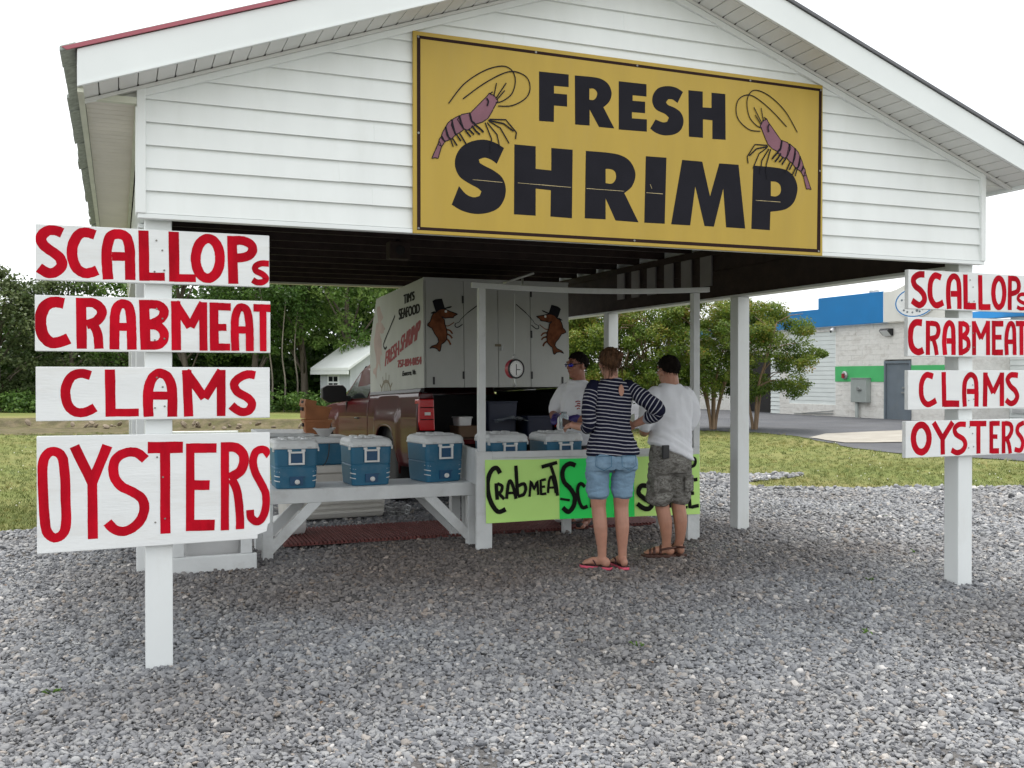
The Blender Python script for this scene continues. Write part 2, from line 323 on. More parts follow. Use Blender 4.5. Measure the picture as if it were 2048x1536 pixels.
# traced lettering: [width mm, kind, points mm]
LET = {"L1":[[53,"c",[[-410,2364],[-445,2376],[-484,2370],[-512,2335],[-498,2294],[-456,2261],[-420,2228],[-414,2189],[-446,2155],[-481,2150],[-523,2176]]],[53,"c",[[-250,2362],[-292,2373],
[-328,2361],[-357,2308],[-362,2246],[-343,2184],[-304,2156],[-271,2160],[-239,2173]]],[53,"c",[[-186,2126],[-191,2206],[-192,2285],[-173,2357],[-132,2373],[-94,2357],[-77,2299],[-75,2211],
[-74,2127]]],[47,"l",[[-166,2251],[-99,2253]]],[53,"l",[[-7,2399],[-2,2125]]],[45,"l",[[-3,2149],[103,2151]]],[55,"l",[[150,2401],[152,2126]]],[43,"l",[[152,2147],[266,2149]]],[53,"o",[[395,2265],
[389,2216],[370,2176],[344,2154],[315,2153],[289,2173],[271,2211],[265,2259],[272,2307],[290,2346],[316,2369],[345,2371],[371,2351],[389,2313]]],[54,"l",[[460,2394],[467,2125]]],[51,"c",[[473,2369],
[522,2370],[565,2350],[573,2317],[554,2289],[517,2275],[473,2270]]],[35,"c",[[664,2246],[622,2246],[590,2229],[592,2203],[626,2186],[648,2162],[630,2141],[598,2138],[573,2151]]]],"L2":[[58,"c",[[-403,1991],
[-450,1997],[-492,1976],[-514,1923],[-516,1869],[-500,1815],[-468,1783],[-437,1783],[-408,1792],[-380,1805]]],[51,"l",[[-320,2023],[-317,1751]]],[50,"c",[[-297,1998],[-257,1997],[-223,1969],
[-220,1934],[-247,1898],[-294,1880]]],[47,"c",[[-258,1882],[-238,1827],[-232,1752]]],[50,"c",[[-155,1749],[-154,1844],[-152,1935],[-137,1983],[-111,1997],[-83,1982],[-71,1925],[-69,1846],
[-67,1749]]],[44,"l",[[-132,1872],[-88,1872]]],[53,"l",[[-5,2021],[3,1749]]],[48,"c",[[15,1997],[68,1995],[97,1969],[92,1933],[60,1904],[19,1887]]],[48,"c",[[19,1886],[68,1878],[97,1844],
[95,1804],[68,1777],[15,1773]]],[49,"l",[[159,2019],[162,1748]]],[46,"l",[[153,2011],[236,1878]]],[46,"l",[[236,1878],[305,2013]]],[43,"l",[[304,2017],[305,1747]]],[48,"l",[[361,2017],
[364,1747]]],[42,"l",[[362,1995],[453,1994]]],[39,"l",[[377,1878],[429,1879]]],[40,"l",[[363,1768],[449,1768]]],[44,"c",[[477,1748],[474,1855],[477,1937],[495,1986],[517,1994],[541,1976],
[553,1914],[556,1839],[557,1747]]],[41,"l",[[496,1866],[538,1866]]],[43,"l",[[577,1993],[673,1993]]],[38,"l",[[630,1974],[631,1747]]]],"L3":[[49,"c",[[-274,1609],[-323,1620],[-366,1603],
[-391,1559],[-397,1506],[-385,1451],[-353,1416],[-317,1410],[-284,1419],[-252,1437]]],[52,"l",[[-178,1641],[-175,1386]]],[43,"l",[[-175,1408],[-33,1407]]],[52,"c",[[17,1383],[14,1463],
[17,1535],[33,1587],[60,1617],[82,1620],[113,1603],[134,1558],[140,1494],[140,1381]]],[45,"l",[[37,1499],[120,1498]]],[49,"l",[[216,1639],[225,1381]]],[48,"l",[[209,1633],[310,1483]]],
[48,"l",[[310,1483],[402,1635]]],[48,"l",[[400,1640],[399,1381]]],[47,"c",[[586,1610],[544,1615],[497,1594],[470,1559],[489,1516],[544,1482],[568,1449],[553,1412],[515,1402],[481,1418],
[455,1440]]]],"L4":[[49,"o",[[-455,1207],[-491,1188],[-508,1130],[-507,1007],[-501,874],[-489,784],[-452,748],[-413,767],[-397,821],[-398,945],[-403,1098],[-416,1179]]],[51,"l",[[-355,1232],
[-266,1030]]],[52,"l",[[-192,1231],[-270,1031]]],[50,"l",[[-268,1054],[-265,731]]],[51,"c",[[0,1150],[-39,1185],[-84,1192],[-134,1173],[-161,1128],[-157,1060],[-121,1007],[-67,976],
[-19,937],[-6,883],[-26,820],[-67,779],[-113,763],[-158,777],[-193,816]]],[63,"l",[[12,1214],[195,1211]]],[53,"l",[[101,1198],[102,738]]],[45,"l",[[234,1231],[232,745]]],[53,"l",[[234,1206],
[374,1202]]],[55,"l",[[233,1000],[336,996]]],[61,"l",[[233,776],[363,771]]],[45,"l",[[419,1234],[418,738]]],[54,"c",[[432,1207],[481,1201],[517,1166],[522,1115],[500,1065],[442,1031]]],
[46,"c",[[456,1026],[485,954],[498,843],[501,740]]],[44,"c",[[667,1149],[634,1186],[591,1176],[573,1124],[584,1062],[614,1000],[642,937],[643,856],[622,795],[591,777],[561,804],[556,846]]]],
"R1":[[49,"c",[[5500,2369],[5442,2366],[5394,2331],[5406,2284],[5462,2248],[5498,2205],[5492,2162],[5446,2138],[5379,2170]]],[48,"c",[[5662,2352],[5606,2366],[5566,2330],[5553,2262],
[5563,2188],[5612,2140],[5685,2164]]],[46,"c",[[5743,2116],[5732,2233],[5744,2327],[5787,2367],[5831,2339],[5844,2248],[5845,2118]]],[46,"l",[[5758,2232],[5835,2234]]],[45,"l",[[5904,2385],
[5909,2118]]],[52,"l",[[5909,2141],[6014,2144]]],[44,"l",[[6055,2386],[6061,2118]]],[47,"l",[[6061,2138],[6163,2141]]],[46,"o",[[6307,2257],[6301,2207],[6286,2167],[6262,2145],[6237,2144],
[6214,2166],[6198,2204],[6192,2253],[6197,2303],[6213,2342],[6236,2365],[6261,2366],[6285,2345],[6301,2306]]],[42,"l",[[6366,2392],[6364,2123]]],[42,"c",[[6379,2373],[6436,2366],[6461,2322],
[6445,2273],[6380,2251]]],[30,"c",[[6540,2253],[6477,2247],[6451,2217],[6478,2193],[6535,2173],[6537,2147],[6486,2136],[6442,2149]]]],"R2":[[52,"c",[[5477,2005],[5414,2006],[5374,1965],
[5364,1890],[5385,1816],[5440,1785],[5490,1802]]],[42,"l",[[5534,2022],[5535,1764]]],[41,"c",[[5555,2003],[5618,1996],[5638,1952],[5618,1903],[5555,1887]]],[40,"c",[[5588,1882],[5608,1830],
[5622,1764]]],[44,"c",[[5704,1765],[5694,1872],[5709,1971],[5744,2010],[5779,1981],[5787,1885],[5787,1766]]],[43,"l",[[5718,1872],[5775,1873]]],[43,"l",[[5856,2026],[5860,1764]]],[41,"c",[[5874,2009],
[5921,1992],[5924,1945],[5878,1909]]],[41,"c",[[5878,1909],[5932,1881],[5932,1818],[5867,1784]]],[41,"l",[[5992,2029],[5996,1767]]],[38,"l",[[5989,2023],[6065,1894]]],[39,"l",[[6065,1894],
[6140,2026]]],[42,"l",[[6137,2034],[6138,1768]]],[39,"l",[[6196,2036],[6198,1769]]],[45,"l",[[6197,2013],[6297,2015]]],[39,"l",[[6204,1908],[6278,1909]]],[45,"l",[[6198,1789],[6294,1790]]],
[40,"c",[[6335,1770],[6328,1892],[6345,1982],[6377,2020],[6407,1987],[6415,1893],[6418,1771]]],[37,"l",[[6346,1874],[6406,1875]]],[43,"l",[[6429,2019],[6547,2021]]],[41,"l",[[6488,2003],
[6491,1771]]]],"R3":[[46,"c",[[5586,1602],[5526,1614],[5485,1579],[5469,1512],[5482,1432],[5536,1391],[5617,1421]]],[44,"l",[[5690,1636],[5697,1372]]],[51,"l",[[5697,1395],[5847,1393]]],
[44,"c",[[5903,1370],[5896,1493],[5910,1575],[5961,1615],[6010,1584],[6021,1492],[6021,1369]]],[41,"l",[[5923,1487],[6001,1486]]],[46,"l",[[6113,1633],[6108,1368]]],[42,"l",[[6107,1623],
[6193,1473]]],[42,"l",[[6193,1473],[6286,1623]]],[46,"l",[[6284,1633],[6285,1370]]],[44,"c",[[6454,1610],[6382,1614],[6344,1580],[6370,1530],[6424,1490],[6447,1445],[6422,1402],[6375,1390],
[6328,1418]]]],"R4":[[53,"o",[[5548,1133],[5540,1089],[5519,1054],[5489,1035],[5455,1036],[5425,1056],[5404,1092],[5396,1137],[5403,1181],[5424,1216],[5454,1235],[5488,1235],[5519,1214],
[5540,1178]]],[45,"l",[[5592,1254],[5682,1128]]],[46,"l",[[5782,1254],[5679,1128]]],[44,"l",[[5680,1145],[5684,1008]]],[42,"c",[[5914,1233],[5846,1234],[5802,1204],[5816,1160],[5885,1123],
[5909,1081],[5883,1035],[5824,1019],[5770,1041]]],[44,"l",[[5952,1239],[6124,1236]]],[43,"l",[[6041,1220],[6043,1005]]],[39,"l",[[6175,1253],[6176,1003]]],[39,"l",[[6175,1236],[6263,1235]]],
[36,"l",[[6184,1134],[6239,1132]]],[42,"l",[[6176,1022],[6256,1020]]],[39,"l",[[6303,1251],[6304,999]]],[38,"c",[[6319,1235],[6374,1224],[6389,1177],[6355,1124],[6312,1110]]],[37,"c",[[6339,1112],
[6362,1063],[6375,997]]],[38,"c",[[6521,1236],[6461,1213],[6450,1164],[6491,1118],[6509,1072],[6483,1020],[6421,1028]]]],"FS":[[0,"p",[[2322,3517],[2527,3521],[2527,3441],[2425,3438],
[2425,3391],[2516,3393],[2516,3316],[2425,3314],[2424,3210],[2322,3207]]],[0,"p",[[2570,3520],[2703,3524],[2766,3516],[2810,3490],[2831,3450],[2831,3414],[2813,3374],[2774,3338],[2853,3209],
[2742,3208],[2675,3314],[2675,3211],[2572,3208]]],[0,"p",[[2885,3518],[3090,3521],[3090,3440],[2987,3438],[2987,3402],[3080,3405],[3080,3330],[2982,3327],[2982,3287],[3093,3291],[3093,3210],
[2885,3205]]],[0,"p",[[3367,3500],[3313,3523],[3246,3526],[3179,3505],[3141,3460],[3134,3407],[3163,3362],[3229,3340],[3259,3318],[3246,3291],[3213,3283],[3158,3297],[3118,3233],[3163,3208],
[3229,3198],[3301,3212],[3352,3247],[3372,3307],[3352,3359],[3305,3387],[3254,3401],[3237,3418],[3254,3440],[3288,3441],[3325,3422]]],[0,"p",[[3409,3516],[3521,3519],[3521,3413],[3590,3416],
[3590,3519],[3700,3521],[3703,3211],[3597,3207],[3597,3333],[3523,3332],[3523,3208],[3413,3206]]],[0,"p",[[2086,3017],[2024,3046],[1951,3057],[1873,3039],[1809,3000],[1772,2940],[1767,2877],
[1795,2819],[1854,2783],[1911,2758],[1937,2738],[1925,2710],[1887,2699],[1837,2715],[1792,2761],[1745,2645],[1809,2613],[1894,2598],[1980,2610],[2050,2645],[2090,2709],[2096,2780],[2070,2837],
[2016,2873],[1959,2896],[1926,2912],[1920,2933],[1959,2947],[2002,2937],[2038,2916]]],[0,"p",[[2155,3046],[2299,3046],[2299,2905],[2406,2903],[2406,3045],[2555,3046],[2550,2610],[2400,2612],
[2403,2778],[2299,2781],[2299,2611],[2152,2611]]],[0,"p",[[2648,3047],[2829,3048],[2918,3034],[2974,3000],[3005,2945],[3005,2895],[2979,2839],[2926,2796],[3031,2612],[2862,2614],[2790,2752],
[2790,2617],[2640,2615]]],[0,"p",[[3085,3049],[3241,3052],[3228,2614],[3074,2612]]],[0,"p",[[3361,3047],[3518,3048],[3579,2819],[3652,3047],[3807,3050],[3862,2617],[3707,2617],[3684,2878],
[3610,2616],[3536,2616],[3463,2877],[3424,2614],[3277,2613]]],[0,"p",[[3927,3054],[4097,3055],[4199,3045],[4264,3007],[4296,2944],[4292,2882],[4261,2816],[4190,2768],[4070,2745],[4065,2617],
[3912,2618]]]],"FH":[[1,[[2673,3447],[2703,3450],[2723,3437],[2729,3418],[2720,3393],[2700,3377],[2673,3377]]],[7,[[2790,2943],[2830,2943],[2857,2930],[2866,2902],[2858,2873],[2833,2851],
[2790,2851]]],[10,[[4073,2956],[4119,2955],[4149,2937],[4158,2907],[4149,2876],[4116,2855],[4073,2855]]]],"SHB":[[0,"p",[[1973,3325],[1988,3346],[2002,3337],[2021,3336],[2035,3313],
[2045,3305],[2024,3269],[2002,3226],[1980,3190],[1944,3164],[1901,3147],[1873,3167],[1859,3205],[1887,3235],[1930,3280]]],[0,"p",[[1863,3213],[1877,3160],[1897,3142],[1880,3127],[1844,3104],
[1816,3114],[1781,3164],[1809,3197]]],[0,"p",[[1795,3190],[1823,3108],[1798,3086],[1767,3070],[1742,3127],[1753,3164]]],[0,"p",[[1746,3161],[1770,3070],[1742,3041],[1718,3059],[1704,3104],
[1718,3134]]],[0,"p",[[1707,3115],[1732,3037],[1704,3024],[1676,3042],[1686,3076]]],[0,"p",[[1683,3056],[1701,3021],[1683,2993],[1658,3000],[1666,3034]]],[0,"p",[[1666,3021],[1680,2989],
[1672,2962],[1658,2917],[1641,2920],[1618,2914],[1641,2966],[1655,3000]]]],"SHL":[[7,"c",[[1725,3255],[1823,3382],[1952,3477],[2067,3520],[2133,3505],[2160,3446],[2140,3362],[2082,3309],
[2031,3290]]],[7,"c",[[1816,3291],[1937,3388],[2067,3470],[2155,3496],[2237,3469],[2259,3402],[2229,3338],[2140,3284],[2045,3271]]],[8,"l",[[1988,3184],[2096,3192],[2167,3120],[2161,3078]]],
[8,"l",[[1988,3171],[2060,3137],[2118,3047]]],[8,"l",[[1973,3163],[2038,3094],[2056,3015]]],[8,"l",[[1959,3161],[2002,3064],[1995,2982]]],[10,"l",[[1980,3177],[2082,3166],[2148,3125]]],
[7,"l",[[2017,3329],[2035,3412]]],[7,"l",[[2031,3317],[2099,3419]]],[7,"l",[[2038,3311],[2089,3371]]],[8,"l",[[1992,3340],[2009,3355]]],[10,"c",[[1859,3209],[1873,3160],[1901,3142]]],
[8,"c",[[1792,3190],[1802,3140],[1826,3105]]],[8,"c",[[1746,3161],[1753,3109],[1774,3068]]],[8,"c",[[1707,3115],[1714,3065],[1736,3038]]],[8,"c",[[1680,3055],[1690,3034],[1705,3022]]],
[12,"l",[[1873,3133],[1901,3102],[1926,3084]]],[12,"l",[[1894,3142],[1930,3118],[1949,3100]]],[11,"l",[[1830,3102],[1866,3065]]],[11,"l",[[1852,3111],[1887,3081]]],[10,"l",[[1795,3079],
[1837,3016]]],[10,"l",[[1774,3071],[1802,3033]]],[10,"l",[[1746,3048],[1778,3004]]],[8,"l",[[1736,3040],[1753,2995]]],[10,"c",[[1969,3311],[1980,3292],[1973,3264]]]],"SHB2":[[0,"p",[[4049,3364],
[4035,3387],[4022,3374],[4004,3371],[3991,3343],[3982,3332],[4003,3294],[4025,3248],[4047,3209],[4082,3183],[4124,3168],[4151,3194],[4163,3240],[4135,3271],[4092,3318]]],[0,"p",[[4159,3248],
[4147,3186],[4128,3163],[4145,3147],[4180,3124],[4208,3139],[4241,3202],[4212,3236]]],[0,"p",[[4226,3230],[4201,3132],[4227,3108],[4258,3092],[4281,3163],[4269,3205]]],[0,"p",[[4276,3202],
[4255,3092],[4284,3061],[4307,3084],[4320,3139],[4305,3173]]],[0,"p",[[4317,3151],[4294,3058],[4323,3045],[4350,3068],[4339,3108]]],[0,"p",[[4343,3084],[4326,3042],[4345,3010],[4370,3021],
[4361,3060]]],[0,"p",[[4361,3045],[4348,3006],[4357,2974],[4373,2922],[4390,2927],[4414,2922],[4388,2982],[4373,3021]]]],"SHL2":[[7,"c",[[4294,3314],[4192,3450],[4065,3541],[3955,3573],
[3895,3546],[3872,3477],[3892,3385],[3948,3332],[3996,3317]]],[7,"c",[[4202,3345],[4082,3441],[3957,3516],[3875,3533],[3802,3491],[3784,3414],[3813,3346],[3895,3296],[3983,3294]]],[8,"l",[[4040,3202],
[3938,3199],[3875,3110],[3882,3064]]],[8,"l",[[4040,3186],[3973,3140],[3922,3033]]],[9,"l",[[4054,3179],[3995,3094],[3981,3002]]],[9,"l",[[4068,3178],[4030,3063],[4039,2970]]],[10,"l",[[4047,3194],
[3952,3171],[3892,3118]]],[7,"l",[[4008,3363],[3988,3455]]],[7,"l",[[3995,3348],[3928,3454]]],[7,"l",[[3988,3340],[3939,3401]]],[9,"l",[[4031,3379],[4014,3394]]],[10,"c",[[4163,3245],
[4151,3186],[4124,3163]]],[9,"c",[[4229,3230],[4221,3170],[4198,3127]]],[9,"c",[[4276,3202],[4271,3139],[4251,3089]]],[9,"c",[[4317,3151],[4311,3092],[4290,3058]]],[9,"c",[[4346,3084],
[4336,3057],[4321,3042]]],[13,"l",[[4152,3155],[4125,3116],[4102,3093]]],[13,"l",[[4131,3163],[4097,3132],[4079,3109]]],[12,"l",[[4194,3124],[4161,3077]]],[11,"l",[[4173,3132],[4139,3093]]],
[10,"l",[[4230,3100],[4190,3023]]],[10,"l",[[4251,3092],[4224,3046]]],[10,"l",[[4280,3069],[4249,3014]]],[9,"l",[[4290,3061],[4274,3006]]],[10,"c",[[4054,3348],[4044,3325],[4051,3294]]]],
"SCR":[[7,"l",[[1880,2806],[2074,2804]]],[7,"l",[[2177,2808],[2544,2806]]],[8,"l",[[2653,2807],[2923,2808]]],[6,"l",[[3089,2810],[3213,2810]]],[7,"l",[[3946,2816],[4153,2818]]],[6,"l",[[3118,2867],
[3130,2839]]]],"P1":[[43,"c",[[221,706],[187,757],[139,733],[108,665],[101,579],[118,478],[165,384],[212,348],[273,371]]],[35,"l",[[183,614],[193,461]]],[30,"c",[[193,611],[238,587],
[229,537],[193,523]]],[30,"l",[[203,526],[260,464]]],[31,"c",[[283,467],[296,585],[317,635],[348,571],[374,464]]],[25,"l",[[296,520],[354,521]]],[34,"l",[[371,774],[389,489]]],[32,"c",[[393,582],
[449,603],[467,555],[445,502],[391,487]]],[24,"l",[[504,479],[517,629],[550,546],[580,627],[590,494]]],[25,"l",[[664,638],[612,630],[617,498],[669,505]]],[23,"l",[[615,567],[656,571]]],
[25,"c",[[685,508],[695,618],[720,662],[744,598],[762,506]]],[21,"l",[[699,558],[748,560]]],[35,"l",[[622,755],[775,794]]],[32,"c",[[708,776],[757,623],[778,480]]]],"P2":[[44,"c",[[957,760],
[901,780],[847,747],[826,684],[847,605],[907,542],[950,464],[937,376],[887,324],[831,367]]],[23,"l",[[805,450],[901,433]]],[34,"c",[[1052,557],[1008,588],[978,534],[994,425],[1028,360],
[1078,371]]],[34,"c",[[1119,357],[1127,497],[1154,596],[1184,495],[1194,367]]],[29,"l",[[1132,452],[1186,454]]],[37,"l",[[1350,282],[1413,288]]]],"P3":[[33,"l",[[2138,821],[2143,626]]],
[30,"c",[[2142,814],[2191,794],[2188,741],[2145,716]]],[46,"c",[[1693,545],[1623,547],[1598,483],[1651,429],[1735,374],[1707,326],[1651,332],[1585,377]]],[36,"l",[[2217,595],[2111,588],
[2139,324],[2232,338]]],[36,"l",[[2124,460],[2181,462]]],[27,"l",[[2094,327],[2111,326]]],[33,"c",[[1819,332],[1876,539],[1932,328]]]],"TXT":{"tim":[[6090,2508],[5621,2529],[5621,2636],
[6089,2629]],"sea":[[6319,2325],[5400,2360],[5410,2470],[6330,2462]],"fresh":[[7056,1738],[6352,1876],[6339,2066],[6990,1938]],"shr":[[6301,1911],[5469,2051],[5357,2281],[6204,2118]],
"ph":[[6399,1716],[5359,1750],[5358,1841],[6407,1810]],"ex":[[6188,1600],[5590,1622],[5590,1688],[6187,1669]]},"RS1":{"body":[[0,"p",[[3342,2369],[3382,2408],[3442,2404],[3482,2391],
[3512,2377],[3608,2346],[3563,2321],[3553,2302],[3492,2300],[3442,2295],[3422,2308],[3407,2313],[3442,2275],[3447,2223],[3467,2166],[3472,2109],[3467,2042],[3442,2013],[3402,1984],[3387,1907],
[3372,1902],[3342,1935],[3302,1945],[3257,1935],[3282,1963],[3342,1983],[3367,2012],[3357,2059],[3322,2106],[3287,2172],[3268,2182],[3233,2205],[3238,2224],[3268,2253],[3288,2315],[3307,2349]]]],
"hat":[[0,"p",[[3298,2491],[3337,2516],[3417,2526],[3450,2414],[3392,2409],[3347,2371],[3332,2383]]],[0,"p",[[3273,2351],[3312,2373],[3347,2373],[3392,2411],[3452,2419],[3512,2437],
[3538,2437],[3523,2421],[3452,2403],[3382,2391],[3342,2357],[3293,2345]]]],"st":[[12,"c",[[3447,2212],[3492,2205],[3563,2249]]],[21,"c",[[3467,2161],[3512,2148],[3542,2110]]],[21,"c",[[3472,2109],
[3512,2090],[3537,2057]]],[23,"c",[[3467,2051],[3497,2023],[3517,1980]]]],"cane":[[12,"l",[[3867,2462],[3735,2367]]],[8,"l",[[3735,2367],[3646,2285]]],[12,"c",[[3578,2235],[3575,2202],
[3608,2190],[3669,2227]]],[7,"c",[[3646,2285],[3623,2251],[3578,2235]]]]},"RS2":{"body":[[0,"p",[[4904,2328],[4862,2371],[4798,2376],[4755,2368],[4723,2359],[4621,2341],[4668,2311],
[4678,2291],[4742,2282],[4795,2269],[4817,2280],[4833,2282],[4795,2251],[4788,2201],[4765,2149],[4758,2094],[4762,2028],[4788,1996],[4830,1962],[4844,1885],[4860,1878],[4893,1905],[4936,1908],
[4985,1891],[4959,1923],[4894,1952],[4868,1984],[4880,2029],[4919,2069],[4959,2129],[4980,2135],[5019,2152],[5014,2172],[4982,2204],[4962,2268],[4942,2304]]]],"hat":[[0,"p",[[4956,2442],
[4914,2471],[4828,2491],[4790,2386],[4852,2374],[4899,2331],[4916,2340]]],[0,"p",[[4980,2301],[4937,2328],[4899,2333],[4852,2376],[4788,2391],[4724,2416],[4698,2420],[4713,2402],[4787,2376],
[4862,2356],[4904,2317],[4958,2299]]]],"st":[[12,"c",[[4788,2190],[4739,2190],[4666,2242]]],[21,"c",[[4765,2144],[4717,2137],[4684,2105]]],[21,"c",[[4758,2094],[4715,2082],[4688,2054]]],
[23,"c",[[4762,2038],[4729,2015],[4707,1977]]]],"cane":[[12,"l",[[4358,2484],[4490,2378]]],[8,"l",[[4490,2378],[4580,2287]]],[12,"c",[[4650,2231],[4652,2198],[4617,2191],[4554,2236]]],
[7,"c",[[4580,2287],[4603,2252],[4650,2231]]]]},"SS":{"body":[[0,"p",[[7449,2562],[7314,2564],[7270,2506],[7139,2400],[7249,2362],[7271,2341],[7183,2315],[7031,2242],[7140,2225],[7096,2202],
[7249,2192],[7338,2223],[7294,2144],[7228,2097],[7228,2031],[7251,1966],[7207,1888],[7273,1923],[7340,1824],[7297,1680],[7354,1758],[7408,1792],[7477,1726],[7523,1693],[7546,1575],[7615,1637],
[7732,1660],[7685,1705],[7568,1727],[7522,1794],[7567,1907],[7636,1998],[7659,2112],[7566,2221],[7519,2332],[7405,2348],[7472,2519]]]],"cane":[[30,"l",[[6514,2396],[7054,2091]]],[32,"c",[[7054,2091],
[7128,2028],[7046,1979],[6947,2001]]]],"wheel":[[45,"c",[[7254,1398],[7222,1471],[7122,1526],[7014,1543],[6895,1528],[6812,1475],[6783,1411]]],[28,"l",[[7013,1657],[7014,1538]]],[28,"l",[[7195,1603],
[7143,1515]]],[28,"l",[[6844,1629],[6878,1522]]],[28,"l",[[7342,1498],[7231,1438]]],[28,"l",[[6688,1523],[6795,1459]]],[28,"l",[[7100,1505],[7122,1401]]],[28,"l",[[6929,1511],[6908,1409]]],
[28,"l",[[7014,1538],[7014,1402]]]]}}

# ================================================================== GROUND, ROAD, BACKGROUND
from mathutils.geometry import delaunay_2d_cdt
def nodes_ground(name, ca, cb, cc, s1, s2, rough, bump, bsc):
    m, n, l, p = new_mat(name)
    t = n.new('ShaderNodeTexCoord')
    a = n.new('ShaderNodeTexNoise'); a.inputs['Scale'].default_value = s1; a.inputs['Detail'].default_value = 8; a.inputs['Roughness'].default_value = 0.65
    b = n.new('ShaderNodeTexNoise'); b.inputs['Scale'].default_value = s2; b.inputs['Detail'].default_value = 6; b.inputs['Roughness'].default_value = 0.7
    for q in (a, b): l.new(t.outputs['Object'], q.inputs['Vector'])
    r = n.new('ShaderNodeValToRGB'); e = r.color_ramp.elements; e[0].position = .36; e[1].position = .64; e[0].color = (*ca, 1); e[1].color = (*cb, 1)
    l.new(a.outputs['Fac'], r.inputs['Fac'])
    r2 = n.new('ShaderNodeValToRGB'); r2.color_ramp.elements[0].position = .42; r2.color_ramp.elements[1].position = .7
    r2.color_ramp.elements[0].color = (0, 0, 0, 1); r2.color_ramp.elements[1].color = (.85, .85, .85, 1)
    l.new(b.outputs['Fac'], r2.inputs['Fac'])
    mx = n.new('ShaderNodeMixRGB'); mx.inputs['Color2'].default_value = (*cc, 1)
    l.new(r2.outputs['Color'], mx.inputs['Fac']); l.new(r.outputs['Color'], mx.inputs['Color1'])
    l.new(mx.outputs['Color'], p.inputs['Base Color']); p.inputs['Roughness'].default_value = rough; p.inputs['Specular IOR Level'].default_value = 0.2
    c = n.new('ShaderNodeTexNoise'); c.inputs['Scale'].default_value = bsc; c.inputs['Detail'].default_value = 5; l.new(t.outputs['Object'], c.inputs['Vector'])
    bn = n.new('ShaderNodeBump'); bn.inputs['Strength'].default_value = bump; bn.inputs['Distance'].default_value = 0.05
    l.new(c.outputs['Fac'], bn.inputs['Height']); l.new(bn.outputs['Normal'], p.inputs['Normal'])
    return m
M['lawn'] = nodes_ground('lawn turf', (0.118, 0.145, 0.036), (0.168, 0.195, 0.055), (0.225, 0.195, 0.08), 0.9, 0.23, 0.9, 0.8, 22)
M['gravelbed'] = nodes_ground('gravel bed', (0.11, 0.112, 0.118), (0.23, 0.232, 0.24), (0.17, 0.15, 0.13), 60, 1.3, 0.9, 1.0, 45)
M['asphalt'] = nodes_ground('asphalt', (0.075, 0.078, 0.088), (0.115, 0.118, 0.128), (0.09, 0.09, 0.095), 0.5, 0.8, 0.85, 0.3, 60)
M['concrete'] = nodes_ground('concrete pad', (0.30, 0.28, 0.24), (0.38, 0.36, 0.32), (0.27, 0.25, 0.22), 0.8, 2.0, 0.85, 0.2, 40)
M['mud'] = nodes_ground('muddy bank', (0.06, 0.05, 0.026), (0.10, 0.095, 0.035), (0.19, 0.15, 0.095), 1.5, 2.2, 0.8, 0.9, 9)

def ticks():
    a = np.concatenate([[-420, -200, -110, -70, -50, -40, -34], np.arange(-30, 46, 0.5), [48, 54, 64, 84, 130, 220, 420]]); return a
xs, ys = ticks(), ticks()
V = [(x, y, gh(x, y)) for y in ys for x in xs]; nx = len(xs)
mb = MB(); mb.add(V, [(j*nx+i, j*nx+i+1, (j+1)*nx+i+1, (j+1)*nx+i) for j in range(len(ys)-1) for i in range(nx-1)])
tag(mb.build('lawn', 'lawn', smooth=True, fix=False), kind='structure')

def wobble(poly, step=0.18, amp=0.10, sc_=1.1, seed=0.0):
    out = []
    n = len(poly)
    for i in range(n):
        a = np.array(poly[i], float); b = np.array(poly[(i+1) % n], float); k = max(1, int(np.linalg.norm(b-a)/step))
        if np.linalg.norm(b-a) > 18: k = max(1, k//6)
        for j in range(k):
            p = a+(b-a)*j/k
            w = [amp*noise.noise(Vector((p[0]*sc_, p[1]*sc_, seed+q)))+amp*.5*noise.noise(Vector((p[0]*3.3, p[1]*3.3, seed+9+q))) for q in (0, 31)]
            out.append((p[0]+w[0], p[1]+w[1]))
    return out
def inside(poly, P):
    P = np.asarray(P); x, y = P[:, 0], P[:, 1]; r = np.zeros(len(P), bool); n = len(poly)
    for i in range(n):
        x0, y0 = poly[i]; x1, y1 = poly[(i+1) % n]
        if y0 == y1: continue
        c = ((y0 > y) != (y1 > y)) & (x < (x1-x0)*(y-y0)/(y1-y0)+x0); r ^= c
    return r
def sheet(name, poly, m, lift, grid=0.6, win=None):
    x0, y0 = np.min(poly, 0); x1, y1 = np.max(poly, 0)
    if win: x0, x1, y0, y1 = win
    g = np.array([(x, y) for x in np.arange(x0, x1, grid) for y in np.arange(y0, y1, grid)])
    if len(g):
        g = g[inside(poly, g)]
    vs_ = [Vector(p) for p in poly]+[Vector(p) for p in g]; n = len(poly)
    r = delaunay_2d_cdt(vs_, [(i, (i+1) % n) for i in range(n)], [], 1, 1e-4)
    mb = MB(); mb.add([(v.x, v.y, gh(v.x, v.y)+lift) for v in r[0]], [tuple(f) for f in r[2]])
    o = mb.build(name, m, smooth=True, fix=True)
    me = o.data
    if me.polygons and sum(p.normal.z*p.area for p in me.polygons) < 0: me.flip_normals()
    return tag(o, kind='structure')
GRAV = wobble([(-9, 5.1), (-1.27, 5.62), (-.9, 5.8), (-.5, 7), (-.1, 9.3), (3, 10.6), (6, 10.1), (7.4, 9.6), (8.5, 8.75), (9.4, 8.35), (10.2, 8.05),
               (10.6, 7.7), (9.6, 7.25), (8.75, 6.95), (8.45, 6.35), (9.0, 5.95), (9.7, 5.62), (11, 5.25), (12.2, 4.85), (14.5, 4.3), (24, 2.5), (30, -18), (0, -26), (-26, -14), (-20, 4)], 0.16, 0.16)
sheet('gravel_lot', GRAV, 'gravelbed', 0.010, 0.5, (-8, 15, -4.5, 10.5))
